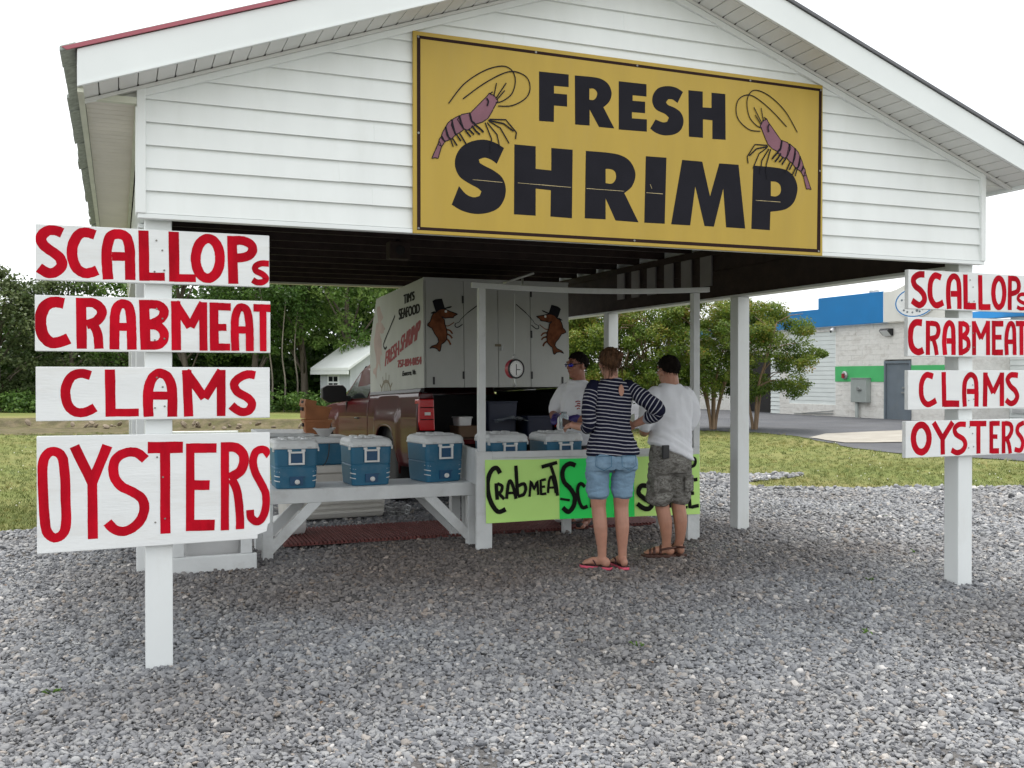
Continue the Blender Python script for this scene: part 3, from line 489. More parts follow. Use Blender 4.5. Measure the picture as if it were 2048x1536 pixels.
ROAD = wobble([(11, 31), (13.6, 23.6), (15.6, 20.2), (17.0, 17.6), (17.1, 16.4), (16.2, 14.2), (15.45, 12.3), (15.2, 10.6), (15.8, 8.2), (17.4, 5), (21, -2), (60, -10), (60, 62), (8, 62)], 0.3, 0.10, 0.7, 4.0)
sheet('asphalt_yard', ROAD, 'asphalt', 0.016, 1.0, (8, 40, 0, 45))
sheet('concrete_pad', wobble([(16.9, 15.6), (18.6, 17.0), (25.5, 17.4), (26.6, 16.2), (18.2, 12.9), (16.3, 13.5)], 0.5, 0.03, 0.7, 2), 'concrete', 0.034, 1.0)

# ---- gravel stones: real small rocks laid as instances on one point cloud
def view_d(P):  # distance from the standing point of the photographer and angle off the street axis
    dx, dy = P[:, 0]+0.138, P[:, 1]+5.792
    return np.hypot(dx, dy), np.arctan2(dx, dy)-0.38
def scatter_pts(poly, bands, ang):
    out = []
    for d0, d1, sp in bands:
        g = np.arange(-16, 24, sp); X, Y = np.meshgrid(g, g); P = np.stack([X.ravel(), Y.ravel()], 1)
        d, a = view_d(P); P = P[(d >= d0) & (d < d1) & (np.abs(a) < ang)]
        P = P+RS.uniform(-.5, .5, P.shape)*sp*1.0
        if len(P): P = P[inside(poly, P)]
        out.append(np.concatenate([P, np.full((len(P), 1), sp)], 1))
    return np.concatenate(out)
def gn_scatter(name, pts, rots, scls, kindgeo, m, label=None):
    """point mesh with rot and scl attributes; a node group sets small stones or grass tufts on it"""
    me = bpy.data.meshes.new(name); me.from_pydata([tuple(p) for p in pts], [], [])
    a = me.attributes.new('rot', 'FLOAT_VECTOR', 'POINT'); a.data.foreach_set('vector', np.asarray(rots, np.float32).ravel())
    a = me.attributes.new('scl', 'FLOAT_VECTOR', 'POINT'); a.data.foreach_set('vector', np.asarray(scls, np.float32).ravel())
    me.materials.append(m)
    o = bpy.data.objects.new(name, me); COL.objects.link(o)
    g = bpy.data.node_groups.new(name, 'GeometryNodeTree')
    g.interface.new_socket('Geometry', in_out='INPUT', socket_type='NodeSocketGeometry'); g.interface.new_socket('Geometry', in_out='OUTPUT', socket_type='NodeSocketGeometry')
    n, l = g.nodes, g.links
    gi, go = n.new('NodeGroupInput'), n.new('NodeGroupOutput')
    ip = n.new('GeometryNodeInstanceOnPoints'); mp_ = n.new('GeometryNodeMeshToPoints')
    l.new(gi.outputs[0], mp_.inputs['Mesh']); l.new(mp_.outputs[0], ip.inputs['Points'])
    jn = n.new('GeometryNodeJoinGeometry')
    for k in range(7):
        if kindgeo == 'stone':
            src = n.new('GeometryNodeMeshIcoSphere'); src.inputs['Radius'].default_value = 0.5; src.inputs['Subdivisions'].default_value = 2
            sp = n.new('GeometryNodeSetPosition'); nt_ = n.new('ShaderNodeTexVoronoi'); nt_.feature = 'F1'; nt_.inputs['Scale'].default_value = 0.9
            ps = n.new('GeometryNodeInputPosition'); ad = n.new('ShaderNodeVectorMath'); ad.operation = 'ADD'; ad.inputs[1].default_value = (k*7.3, k*3.1, k*1.7)
            l.new(ps.outputs[0], ad.inputs[0]); l.new(ad.outputs[0], nt_.inputs['Vector'])
            sb = n.new('ShaderNodeVectorMath'); sb.operation = 'SUBTRACT'; sb.inputs[1].default_value = (.5, .5, .5); l.new(nt_.outputs['Color'], sb.inputs[0])
            sc_ = n.new('ShaderNodeVectorMath'); sc_.operation = 'SCALE'; sc_.inputs['Scale'].default_value = 0.45; l.new(sb.outputs[0], sc_.inputs[0])
            l.new(src.outputs[0], sp.inputs['Geometry']); l.new(sc_.outputs[0], sp.inputs['Offset']); last = sp.outputs[0]
            ss = n.new('GeometryNodeSetShadeSmooth'); ss.inputs['Shade Smooth'].default_value = False; l.new(last, ss.inputs[0]); last = ss.outputs[0]
        else:
            jb = n.new('GeometryNodeJoinGeometry')
            for q in range(6):
                cn = n.new('GeometryNodeMeshCone'); cn.inputs['Vertices'].default_value = 3; cn.inputs['Radius Bottom'].default_value = 0.05; cn.inputs['Radius Top'].default_value = 0.0; cn.inputs['Depth'].default_value = 1.0
                tr = n.new('GeometryNodeTransform'); aa = q*1.05+k
                tr.inputs['Translation'].default_value = (0.28*cos(aa), 0.28*sin(aa), 0); tr.inputs['Rotation'].default_value = (0.5*sin(aa+k), 0.5*cos(aa*1.7), aa)
                tr.inputs['Scale'].default_value = (1, 1, 0.6+0.12*((q*k) % 4))
                l.new(cn.outputs[0], tr.inputs[0]); l.new(tr.outputs[0], jb.inputs[0])
            last = jb.outputs[0]
        gt = n.new('GeometryNodeGeometryToInstance'); l.new(last, gt.inputs[0]); l.new(gt.outputs[0], jn.inputs[0])
    l.new(jn.outputs[0], ip.inputs['Instance']); ip.inputs['Pick Instance'].default_value = True
    for at, sk in (('rot', 'Rotation'), ('scl', 'Scale')):
        na = n.new('GeometryNodeInputNamedAttribute'); na.data_type = 'FLOAT_VECTOR'; na.inputs['Name'].default_value = at
        l.new(na.outputs['Attribute'], ip.inputs[sk])
    sm = n.new('GeometryNodeSetMaterial'); sm.inputs['Material'].default_value = m
    l.new(ip.outputs[0], sm.inputs[0]); l.new(sm.outputs[0], go.inputs[0])
    md = o.modifiers.new('scatter', 'NODES'); md.node_group = g
    return tag(o, label, kind='stuff')
def inst_mat(name, cols, rough, sat_patch=None, pscale=0.5):
    m, n, l, p = new_mat(name)
    oi = n.new('ShaderNodeObjectInfo'); r = n.new('ShaderNodeValToRGB'); e = r.color_ramp.elements
    while len(e) < len(cols): e.new(0.5)
    for k, (pos, c) in enumerate(cols): e[k].position = pos; e[k].color = (*c, 1)
    l.new(oi.outputs['Random'], r.inputs['Fac']); out = r.outputs['Color']
    if sat_patch:
        t = n.new('ShaderNodeNewGeometry'); a = n.new('ShaderNodeTexNoise'); a.inputs['Scale'].default_value = pscale; a.inputs['Detail'].default_value = 4
        l.new(t.outputs['Position'], a.inputs['Vector'])
        rr = n.new('ShaderNodeValToRGB'); rr.color_ramp.elements[0].position = .46; rr.color_ramp.elements[1].position = .68
        rr.color_ramp.elements[0].color = (0, 0, 0, 1); rr.color_ramp.elements[1].color = (.75, .75, .75, 1); l.new(a.outputs['Fac'], rr.inputs['Fac'])
        mx = n.new('ShaderNodeMixRGB'); mx.blend_type = 'MULTIPLY'; mx.inputs['Color2'].default_value = (*sat_patch, 1)
        l.new(rr.outputs['Color'], mx.inputs['Fac']); l.new(out, mx.inputs['Color1']); out = mx.outputs['Color']
    if name.startswith('crushed'):   # brown dirt on the stones plus roof shade painted into their colour
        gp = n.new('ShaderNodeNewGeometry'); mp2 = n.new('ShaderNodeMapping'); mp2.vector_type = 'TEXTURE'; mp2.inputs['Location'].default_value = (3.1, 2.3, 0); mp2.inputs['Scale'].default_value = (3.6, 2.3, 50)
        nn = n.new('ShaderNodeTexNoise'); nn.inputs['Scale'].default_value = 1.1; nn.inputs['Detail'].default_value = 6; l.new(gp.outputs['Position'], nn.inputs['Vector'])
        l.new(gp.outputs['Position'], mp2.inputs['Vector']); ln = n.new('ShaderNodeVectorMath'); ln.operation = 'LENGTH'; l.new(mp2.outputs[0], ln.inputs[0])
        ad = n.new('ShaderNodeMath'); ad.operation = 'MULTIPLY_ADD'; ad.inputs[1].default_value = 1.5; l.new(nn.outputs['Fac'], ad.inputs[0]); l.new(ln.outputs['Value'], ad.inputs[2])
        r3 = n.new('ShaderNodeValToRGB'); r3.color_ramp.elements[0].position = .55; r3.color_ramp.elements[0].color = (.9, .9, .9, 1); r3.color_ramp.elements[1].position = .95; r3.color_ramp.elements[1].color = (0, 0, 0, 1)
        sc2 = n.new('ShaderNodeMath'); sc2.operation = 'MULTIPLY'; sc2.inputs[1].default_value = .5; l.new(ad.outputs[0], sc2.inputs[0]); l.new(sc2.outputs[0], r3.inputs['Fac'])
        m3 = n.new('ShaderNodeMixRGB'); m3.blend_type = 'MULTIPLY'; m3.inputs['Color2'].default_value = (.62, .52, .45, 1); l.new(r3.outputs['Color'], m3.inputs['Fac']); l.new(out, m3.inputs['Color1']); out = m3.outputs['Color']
    l.new(out, p.inputs['Base Color']); p.inputs['Roughness'].default_value = rough; p.inputs['Specular IOR Level'].default_value = 0.35
    return m
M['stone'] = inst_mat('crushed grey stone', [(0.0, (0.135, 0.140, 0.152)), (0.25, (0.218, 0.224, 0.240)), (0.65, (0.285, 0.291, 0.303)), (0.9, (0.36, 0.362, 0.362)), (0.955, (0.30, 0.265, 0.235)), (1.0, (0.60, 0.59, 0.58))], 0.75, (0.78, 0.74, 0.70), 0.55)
Q = scatter_pts(GRAV, [(2.6, 5.0, .0185), (5.0, 7.2, .0205), (7.2, 9.8, .0225), (9.8, 14.5, .029), (14.5, 19, .045)], radians(36))
keep = np.array([noise.noise(Vector((x*.8, y*.8, 3.3)))+.6*noise.noise(Vector((x*2.7, y*2.7, 8.1))) for x, y in Q[:, :2]]); Q = Q[(keep < .42) | (RS.uniform(size=len(Q)) < .45)]
nq = len(Q); print('stones', nq); s0 = Q[:, 2]*RS.gamma(9, .142, nq).clip(.7, 2.3)
Z = np.array([gh(x, y) for x, y in Q[:, :2]])+0.012+s0*RS.uniform(-.05, .32, nq)
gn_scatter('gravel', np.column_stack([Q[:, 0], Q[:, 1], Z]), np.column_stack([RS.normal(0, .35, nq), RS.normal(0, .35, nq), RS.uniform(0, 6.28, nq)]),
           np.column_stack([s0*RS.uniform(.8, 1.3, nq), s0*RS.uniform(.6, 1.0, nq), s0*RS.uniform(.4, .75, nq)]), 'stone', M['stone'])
M['blade'] = inst_mat('grass blades', [(0.0, (0.100, 0.134, 0.034)), (0.45, (0.140, 0.176, 0.045)), (0.78, (0.178, 0.206, 0.058)), (0.95, (0.22, 0.21, 0.06)), (1.0, (0.28, 0.25, 0.10))], 0.7, (1.15, 0.95, 0.7), 0.25)
W_ = []
for d0, d1, sp in ((9, 14, .075), (14, 20, .12), (20, 31, .2)):
    g = np.arange(-20, 40, sp); X, Y = np.meshgrid(g, g); P = np.stack([X.ravel(), Y.ravel()], 1)
    d, a = view_d(P); P = P[(d >= d0) & (d < d1) & (np.abs(a) < radians(36))]; P = P+RS.uniform(-.5, .5, P.shape)*sp
    P = P[~inside(GRAV, P+RS.normal(0, .05, P.shape))]; P = P[~inside(ROAD, P)]
    W_.append(np.column_stack([P, np.full(len(P), sp)]))
Q = np.concatenate(W_); nq = len(Q); s0 = RS.uniform(.03, .065, nq)*(1+Q[:, 2]*2.5)
gn_scatter('grass', np.column_stack([Q[:, 0], Q[:, 1], [gh(x, y)+.01 for x, y in Q[:, :2]]]), np.column_stack([np.zeros(nq), np.zeros(nq), RS.uniform(0, 6.28, nq)]),
           np.column_stack([s0*1.3+Q[:, 2]*.25, s0*1.3+Q[:, 2]*.25, s0*RS.uniform(.5, 1.2, nq)]), 'grass', M['blade'])
# white clover heads and a few weeds in the lawn
M['clover'] = mat('clover blossom', (0.62, 0.62, 0.50), 0.8, 0.1)
mb = MB()
for k in range(260):
    d = random.uniform(9.5, 26); a = 0.38+random.choice((-1, 1))*random.uniform(.30, .56)
    x, y = -0.138+d*sin(a), -5.792+d*cos(a)
    x += random.gauss(0, .3); y += random.gauss(0, .3)
    if inside(GRAV, [(x, y)])[0] or inside(ROAD, [(x, y)])[0]: continue
    mb.ell((x, y, gh(x, y)+.05), (.012, .012, .011), 5, 3)
tag(mb.build('clover', 'clover'), 'white clover heads dotted through the short lawn', kind='stuff')

# ---- ditch with a bare bank across the far lawn
U = np.array((cos(-0.38), sin(-0.38))); Vv = np.array((sin(0.38), cos(0.38)))   # across and away
def away(s, d): return np.array((-0.138, -5.792))+U*s+Vv*d
prof = [(27.4, .012), (28.6, .03), (29.2, .02), (30.3, .02), (30.9, .05), (31.2, .24), (31.6, .30), (33, .33), (36, .30), (44, .2)]
S_ = np.arange(-27, 0, .35); V = []
for d, z in prof:
    for s in S_:
        p = away(s, d+.35*noise.noise(Vector((s*.5, d*.3, 1.1)))); V.append((p[0], p[1], gh(*p)+z+.05*noise.noise(Vector((s*1.3, d*1.1, 7)))*(1 if .04 < z < .3 else .3)))
n_ = len(S_); F_ = [(j*n_+i, j*n_+i+1, (j+1)*n_+i+1, (j+1)*n_+i) for j in range(len(prof)-1) for i in range(n_-1)]
mb = MB(); mb.add(V, [f for f in F_ if f[0]//n_ < 6]); tag(mb.build('ditch_bank', 'mud', smooth=True, fix=False), kind='structure')
mb = MB(); mb.add(V, [f for f in F_ if f[0]//n_ >= 6]); tag(mb.build('bank_grass', 'lawn', smooth=True, fix=False), kind='structure')
M['bankstone'] = mat('pale bank stone', (0.20, 0.16, 0.115), 0.85, 0.25, 4, 0.4, 10)
mb = MB()
for k in range(75):
    s = random.uniform(-22, 2); d = random.gauss(30.75, .22); p = away(s, d); r = random.uniform(.04, .10)
    mb.ell((p[0], p[1], gh(*p)+random.uniform(.05, .20)), (r*1.6, r, r*.55), 6, 4, rot(random.random(), random.random(), random.random()*6))
tag(mb.build('bank_stones', 'bankstone'), 'pale stones and rubble along the bare ditch bank', kind='stuff')
p = away(-8.2, 26.2); mb = MB().beam((p[0]-.9*U[0], p[1]-.9*U[1], .10), (p[0]+.9*U[0], p[1]+.9*U[1], .12), .22, .10)
tag(mb.build('plank', 'wpaint', bevel=.01), 'long white plank lying on the lawn before the ditch', 'plank')
p = away(-16.4, 30.6); mb = MB().beam((p[0]-.3*U[0], p[1]-.3*U[1], .20), (p[0]+.3*U[0], p[1]+.3*U[1], .2), .12, .06)
tag(mb.build('board_scrap', 'wpaint', bevel=.006), 'short white board scrap on the bare ditch bank', 'board')

# ------------------------------------------------------------------ trees
def leaf_mat(name, ramp, tl=0.35):
    m, n, l, p = new_mat(name)
    at = n.new('ShaderNodeAttribute'); at.attribute_name = 'tone'
    r = n.new('ShaderNodeValToRGB'); e = r.color_ramp.elements
    while len(e) < len(ramp): e.new(.5)
    for k, (pos, c) in enumerate(ramp): e[k].position = pos; e[k].color = (*c, 1)
    l.new(at.outputs['Fac'], r.inputs['Fac']); l.new(r.outputs['Color'], p.inputs['Base Color']); p.inputs['Roughness'].default_value = .55; p.inputs['Specular IOR Level'].default_value = .3
    tb = n.new('ShaderNodeBsdfTranslucent'); l.new(r.outputs['Color'], tb.inputs['Color'])
    ms = n.new('ShaderNodeMixShader'); ms.inputs['Fac'].default_value = tl
    o = n['Material Output']; l.new(p.outputs[0], ms.inputs[1]); l.new(tb.outputs[0], ms.inputs[2]); l.new(ms.outputs[0], o.inputs['Surface'])
    return m
M['leaf'] = leaf_mat('woodland leaves', [(0, (0.024, 0.055, 0.012)), (.4, (0.055, 0.118, 0.022)), (.75, (0.115, 0.21, 0.04)), (1, (0.20, 0.29, 0.075))])
M['leafdull'] = leaf_mat('dull woodland leaves', [(0, (0.030, 0.050, 0.018)), (.5, (0.068, 0.105, 0.034)), (1, (0.16, 0.195, 0.08))])
M['myrtle'] = leaf_mat('myrtle leaves', [(0, (0.048, 0.090, 0.014)), (.35, (0.10, 0.165, 0.020)), (.62, (0.19, 0.235, 0.030)), (.82, (0.27, 0.20, 0.04)), (1, (0.34, 0.15, 0.05))], .4)
M['bark'] = mat('grey brown bark', (0.15, 0.125, 0.10), .9, .3, 6, .6, 25, stretch=(1, 1, .2))
M['palebark'] = mat('pale bark', (0.20, 0.175, 0.14), .9, .3, 6, .5, 25, stretch=(1, 1, .2))
M['myrtlebark'] = mat('smooth tan bark', (0.23, 0.155, 0.095), .75, .25, 8, .3, 25, stretch=(1, 1, .25))
def leaf_mesh(name, m, C, nrm, size, tone, parent=None, kind=None, aspect=.62):
    n = len(C); nrm = nrm/np.linalg.norm(nrm, axis=1, keepdims=True)
    t = RS.normal(size=(n, 3)); t -= nrm*np.sum(t*nrm, 1, keepdims=True); t /= np.linalg.norm(t, axis=1, keepdims=True); b = np.cross(nrm, t)
    s = np.asarray(size)[:, None]
    V = np.stack([C-t*s*.55, C+b*s*aspect*.5+nrm*s*.08, C+t*s*.55, C-b*s*aspect*.5+nrm*s*.08], 1).reshape(-1, 3)
    me = bpy.data.meshes.new(name); me.vertices.add(4*n); me.vertices.foreach_set('co', V.astype(np.float32).ravel())
    me.loops.add(4*n); me.loops.foreach_set('vertex_index', np.arange(4*n, dtype=np.int32))
    me.polygons.add(n); me.polygons.foreach_set('loop_start', np.arange(0, 4*n, 4, dtype=np.int32)); me.polygons.foreach_set('loop_total', np.full(n, 4, np.int32))
    a = me.attributes.new('tone', 'FLOAT', 'POINT'); a.data.foreach_set('value', np.repeat(np.clip(tone, 0, 1), 4).astype(np.float32))
    me.materials.append(M[m]); me.update(); me.validate()
    o = bpy.data.objects.new(name, me); COL.objects.link(o)
    if parent: o.parent = parent
    if kind: o['kind'] = kind
    return o
def clump_leaves(cl, per, spread, size, tone0, tvar, flat=.7):
    """cl: clump centres with radius; leaves crowd the outer skin of every clump"""
    Cs, Ns, Ss, Ts = [], [], [], []
    for (c, r) in cl:
        k = int(per*(.6+.8*random.random())); d = RS.normal(size=(k, 3)); d /= np.linalg.norm(d, axis=1, keepdims=True)
        rad = r*(RS.uniform(.35, 1.0, k)**.55)*(1+spread*RS.normal(size=k)); P = d*rad[:, None]; P[:, 2] *= flat
        Cs.append(P+np.array(c)); Ns.append(d*.6+RS.normal(size=(k, 3))*.6+np.array((0, 0, .6))); Ss.append(RS.uniform(*size, k)); t0 = tone0+random.gauss(0, .13)
        Ts.append(t0+RS.normal(0, tvar, k))
    return np.concatenate(Cs), np.concatenate(Ns), np.concatenate(Ss), np.concatenate(Ts)
def woodland_tree(x, y, h, w, label, leafm='leaf', tone=.5, bark='bark', low=.25, per=150, ncl=70, lean=0.0):
    z0 = gh(x, y)+.25; root = thing('woodland_tree', label, 'tree', (x, y, z0), 0, 'trees along the edge of the wood')
    mb = MB(); top = np.array((lean*h, random.gauss(0, .2), h*.86)); pts = [np.array((0, 0, -.4)), np.array((lean*h*.1+random.gauss(0, .06), 0, h*.22)), np.array((lean*h*.45+random.gauss(0, .15), random.gauss(0, .15), h*.52)), top]
    pts = catmull(pts, 5); r0 = .035*h*.62
    mb.tube(pts, list(np.linspace(r0, .03, len(pts))), 8)
    cl = []
    for k in range(ncl):
        u = random.random(); zz = low+(1-low)*u
        prof = (sin(pi*min(1, (u*.86+.14)))**.7); a = random.random()*6.28; rr = w*prof*sqrt(random.uniform(.12, 1))
        cx = lean*h*zz*.9; c = np.array((cx+rr*cos(a), rr*sin(a), h*zz)); cl.append((c, random.uniform(.34, .72)*(.6+.5*prof)))
        if k < 12:
            i = int(min(len(pts)-1, max(2, zz*.75*len(pts)))); mb.tube([pts[i], (np.array(pts[i])+c)/2+np.array((0, 0, .25)), c], [.05, .035, .015], 5)
    mb.build('trunk', bark, root, smooth=True)
    C, Nn, S, T = clump_leaves(cl, per, .12, (.09, .19), tone+.12, .15)
    leaf_mesh('crown', leafm, C, Nn, S, T, root)
    return root
FT = [(-23.2, 38.6, 5.2, 2.5, 'small dull green tree cut by the left photo edge', 'leafdull', .45), (-20.6, 39.6, 5.7, 2.5, 'dull green bushy tree left of the red lettered boards, sky showing through its top', 'leafdull', .52),
      (-18.0, 40.5, 6.0, 2.6, 'rounded woodland tree behind the left ends of the red lettered boards', 'leafdull', .5), (-15.6, 40.6, 6.6, 2.6, 'woodland tree behind the near pavilion post', 'leaf', .5),
      (-13.2, 40, 7.4, 2.6, 'dark leafy tree behind the right ends of the red lettered boards', 'leaf', .42), (-10.4, 40, 8.0, 2.5, 'dark leafy tree just right of the red lettered boards', 'leaf', .44), (-8.6, 41, 8.6, 2.3, 'tall bright green tree with a pale leaning trunk', 'leaf', .62),
      (-6.7, 40.4, 8.8, 2.5, 'broad bright green tree hanging over the shed roof', 'leaf', .70), (-4.3, 41.5, 8.6, 2.6, 'woodland tree above the sloped truck box', 'leaf', .62),
      (-1.6, 42, 8.2, 2.6, 'woodland tree hidden behind the white truck box', 'leaf', .55)]
for s, d, h, w, lb, lm, tn in FT:
    p = away(s, d); woodland_tree(p[0], p[1], h, w, lb, lm, tn, 'bark', .30 if lm == 'leaf' else .12, lean=-.06 if 'leaning' in lb else random.gauss(0, .02))
# thin bare trunks standing in the shade under the crowns
for k, (s, d, h, lb) in enumerate([(-9.35, 38.2, 4.8, 'thin pale trunk with a bend, right beside the red boards'), (-8.9, 38.4, 4.4, 'thin straight grey trunk between the bent trunk and the shed'), (-8.55, 39, 4.2, 'slim forked sapling trunk in the shade of the wood')]):
    p = away(s, d); r = thing('sapling', lb, 'tree', (p[0], p[1], gh(*p)+.25), 0, 'slim trunks in the wood')
    MB().tube(catmull([(0, 0, -.3), (.08, 0, 1.1), (-.04, .05, 2.4), (.1-.5*(k == 0), 0, h)], 4), list(np.linspace(.042, .016, 13)), 7).build('trunk', 'palebark', r, smooth=True)
    cl = [(np.array((random.gauss(0, .5), random.gauss(0, .4), h+random.gauss(0, .4))), .4) for _ in range(7)]
    leaf_mesh('crown', 'leaf', *clump_leaves(cl, 60, .1, (.1, .18), .35, .12), r)
# the mass of the wood behind, and its undergrowth
cl = []
for k in range(640):
    p = away(random.uniform(-27, 3), random.uniform(43, 50)); cl.append((np.array((p[0], p[1], random.uniform(.3, 7.8 if p[0] > 3 else 4.6))), random.uniform(.7, 1.3)))
for k in range(260):
    p = away(random.uniform(-27, -2), random.uniform(42, 46)); cl.append((np.array((p[0], p[1], random.uniform(.1, 2.4))), random.uniform(.5, .9)))
tag(leaf_mesh('woods', 'leaf', *clump_leaves(cl, 75, .1, (.2, .42), .42, .13)), 'dark mass of the wood behind the first row of trees', kind='stuff')
cl = []
for k in range(230):
    p = away(random.uniform(-24, -5.5), random.uniform(36.6, 38.2)); cl.append((np.array((p[0], p[1], random.uniform(.3, .85))), random.uniform(.25, .5)))
tag(leaf_mesh('undergrowth', 'leaf', *clump_leaves(cl, 80, .12, (.08, .18), .58, .15)), 'low leafy undergrowth along the foot of the wood', kind='stuff')

def crape_myrtle(x, y, h, w, label, seed, stems=5, ncl=125, per=260):
    random.seed(seed); z0 = gh(x, y); root = thing('crape_myrtle', label, 'tree', (x, y, z0), 0, 'crape myrtles in the lawn strip'); mb = MB(); cl = []
    for k in range(stems):
        a = 6.28*k/stems+random.gauss(0, .3); r1 = w*random.uniform(.25, .5); q = [(.05*cos(a), .05*sin(a), -.1), (.12*cos(a), .12*sin(a), h*.12), (.45*r1*cos(a), .45*r1*sin(a), h*.36), (r1*cos(a+.2), r1*sin(a+.2), h*.62), (r1*1.35*cos(a+.3), r1*1.35*sin(a+.3), h*.86)]
        P = catmull(q, 4); mb.tube(P, list(np.linspace(.055, .014, len(P))), 7)
        for j in range(5):
            i = random.randint(len(P)//2, len(P)-1); b = a+random.gauss(0, .9); c = np.array(P[i])+np.array((cos(b)*w*.45, sin(b)*w*.45, random.uniform(.1, .7)))
            mb.tube([P[i], (np.array(P[i])+c)/2+np.array((0, 0, .08)), c], [.022, .015, .007], 5)
    mb.build('trunk', 'myrtlebark', root, smooth=True)
    for k in range(ncl):
        a = random.random()*6.28; u = random.random()**.8; zz = h*(.24+.76*u); prof = sqrt(max(.02, 1-((u-.42)/.62)**2)); rr = w*prof*sqrt(random.uniform(.1, 1))*(1+.25*random.random())
        cl.append((np.array((rr*cos(a), rr*sin(a), zz+.1*random.gauss(0, 1))), random.uniform(.2, .42)))
    C, Nn, S, T = clump_leaves(cl, per, .16, (.042, .088), .36, .12, .62)
    R_ = np.hypot(C[:, 0], C[:, 1])/w; T = T+np.clip((C[:, 2]/h-.62), 0, 1)*.55*RS.uniform(0, 1.3, len(T))+np.clip(R_-.85, 0, 1)*.5*RS.uniform(0, 1, len(T))
    leaf_mesh('crown', 'myrtle', C, Nn, S, T, root)
    return root
crape_myrtle(17.75, 19.2, 3.7, 1.75, 'slender crape myrtle nearest the blue topped building', 31, 3)
crape_myrtle(16.7, 19.85, 4.0, 1.7, 'crape myrtle of several stems just left of the slim white pavilion post', 12, 6)
crape_myrtle(15.1, 20.6, 3.95, 1.6, 'crape myrtle with bronze tips behind the man in the plain white shirt', 23, 6)
crape_myrtle(13.9, 21.1, 3.9, 1.6, 'crape myrtle behind the woman in the striped top', 7, 5)
crape_myrtle(12.6, 21.6, 3.5, 1.45, 'crape myrtle beside the white truck box behind the vendor', 45, 5)
random.seed(11)

# ------------------------------------------------------------------ building on the right
M['block'] = mat('painted split face block', (0.76, 0.74, 0.70), .85, .06, 5, .7, 16, stretch=(1, 1, 2.2), dirt=(0.42, 0.38, 0.33), dscale=1.6, damt=.7)
M['blue'] = mat('blue parapet paint', (0.004, 0.185, 0.47), .6, .06, 1.2, dirt=(0.02, 0.17, 0.42), dscale=2, damt=.4)
M['cream_w'] = mat('off white stucco', (0.74, 0.73, 0.68), .7, .03, 1.5, dirt=(0.5, 0.46, 0.36), dscale=1.0, damt=.3, stretch=(1, 2, .4))
M['gband'] = mat('green wall band', (0.07, 0.46, 0.15), .7, .05, 2)
M['sdoor'] = mat('blue grey steel door', (0.155, 0.185, 0.215), .45, .08, 2, dirt=(0.2, 0.2, 0.2), dscale=3, damt=.4)
M['eboxm'] = mat('grey enamel', (0.33, 0.36, 0.345), .5, .05)
M['wslat'] = mat('white metal slat', (0.72, 0.76, 0.745), .45, .04, 2)
M['blockbase'] = mat('bare grey block', (0.30, 0.285, 0.27), .9, .15, 4, .8, 16)
bd = thing('roadside_building', 'white block building with a stepped blue parapet and a green wall band', 'building', (27, 24, 0))
def B(f): return lambda a, b, t: (t, a-24, b)   # (y, z, x-27) in the building's own frame
mb = MB()
for (y0, y1, z0, z1) in ((20.86, 22.50, -.3, 3.66), (22.50, 23.85, 2.24, 3.66), (23.85, 26.62, -.3, 3.66), (26.62, 29.63, -.3, .40), (29.63, 30.26, -.3, 3.66), (33.2, 40, -.3, 3.66), (26.62, 29.63, 3.45, 3.66), (30.26, 33.2, 2.6, 3.66)):
    mb.box(0.02, .3, y0-24, y1-24, z0, z1)
mb.box(.3, 6.9, -3.13, 16, -.3, 3.7); mb.build('wall', 'block', bd)
mb = MB(); rr = random.Random(5)
for row in range(19):
    z0 = row*.2-.15; off = .2*(row % 2)
    for k in range(60):
        y0 = 20.86+k*.4-off; y1 = y0+.396
        if y1 > 33: break
        ym = (y0+y1)/2; zm = z0+.1
        y0 = max(y0, 20.865)
        for o0, o1, oz0, oz1 in ((22.48, 23.85, -1, 2.24), (26.61, 29.63, .4, 3.45), (30.26, 33.2, -1, 2.6)):
            if oz0 < zm < oz1:
                if y0 < o0 < y1: y1 = o0
                if y0 < o1 < y1: y0 = o1
        ym = (y0+y1)/2
        if not ((22.5 < ym < 23.85 and zm < 2.24) or (26.62 < ym < 29.63 and .4 < zm < 3.45) or (30.26 < ym < 33.2 and zm < 2.6)) and z0+.195 < 3.66:
            q = rr.uniform(0, .010); mb.box(-.012-q, .019, y0-24, y1-24, z0, z0+.197)
mb.build('block_face', 'block', bd, kind='stuff', bevel=.005, seg=1)
MB().prism([(23.67, 3.655), (40, 3.655), (40, 4.39), (27.44, 4.39), (27.44, 4.84), (23.67, 4.84)], B(0), -.22, -.02).build('parapet', 'blue', bd, bevel=.01)
arc = [(23.66, 4.80)]+[(23.3-2.6*t/10, 4.80+.62*sin(pi/2*t/10)**1.4) for t in range(11)]
MB().prism([(20.7, 3.655), (23.66, 3.655)]+arc, B(0), -.24, -.02).build('sign_panel', 'cream_w', bd, bevel=.01)
MB().box(-.25, -.02, -.36, -.33, 3.655, 4.84).build('corner_trim', 'fascia', bd)
MB().box(-.040, -.028, -3.13, -1.53, 1.405, 2.02).build('painted_band', 'gband', bd); MB().box(-.040, -.028, -.14, 2.61, 1.405, 2.02).build('painted_band', 'gband', bd)
fr = MB().box(-.06, .02, -1.52, -1.44, -.2, 2.2).box(-.06, .02, -.24, -.16, -.2, 2.2).box(-.06, .02, -1.44, -.24, 2.1, 2.2).build('door_frame', 'sdoor', bd)
dr = MB().box(.0, .05, -1.43, -.25, -.2, 2.09).build('door', 'sdoor', bd); MB().box(-.07, -.005, -1.25, -1.05, .98, 1.04).build('handle', 'steel', dr); MB().box(-.05, -.005, -1.2, -1.08, 1.16, 1.22).build('lock_plate', 'steel', dr)
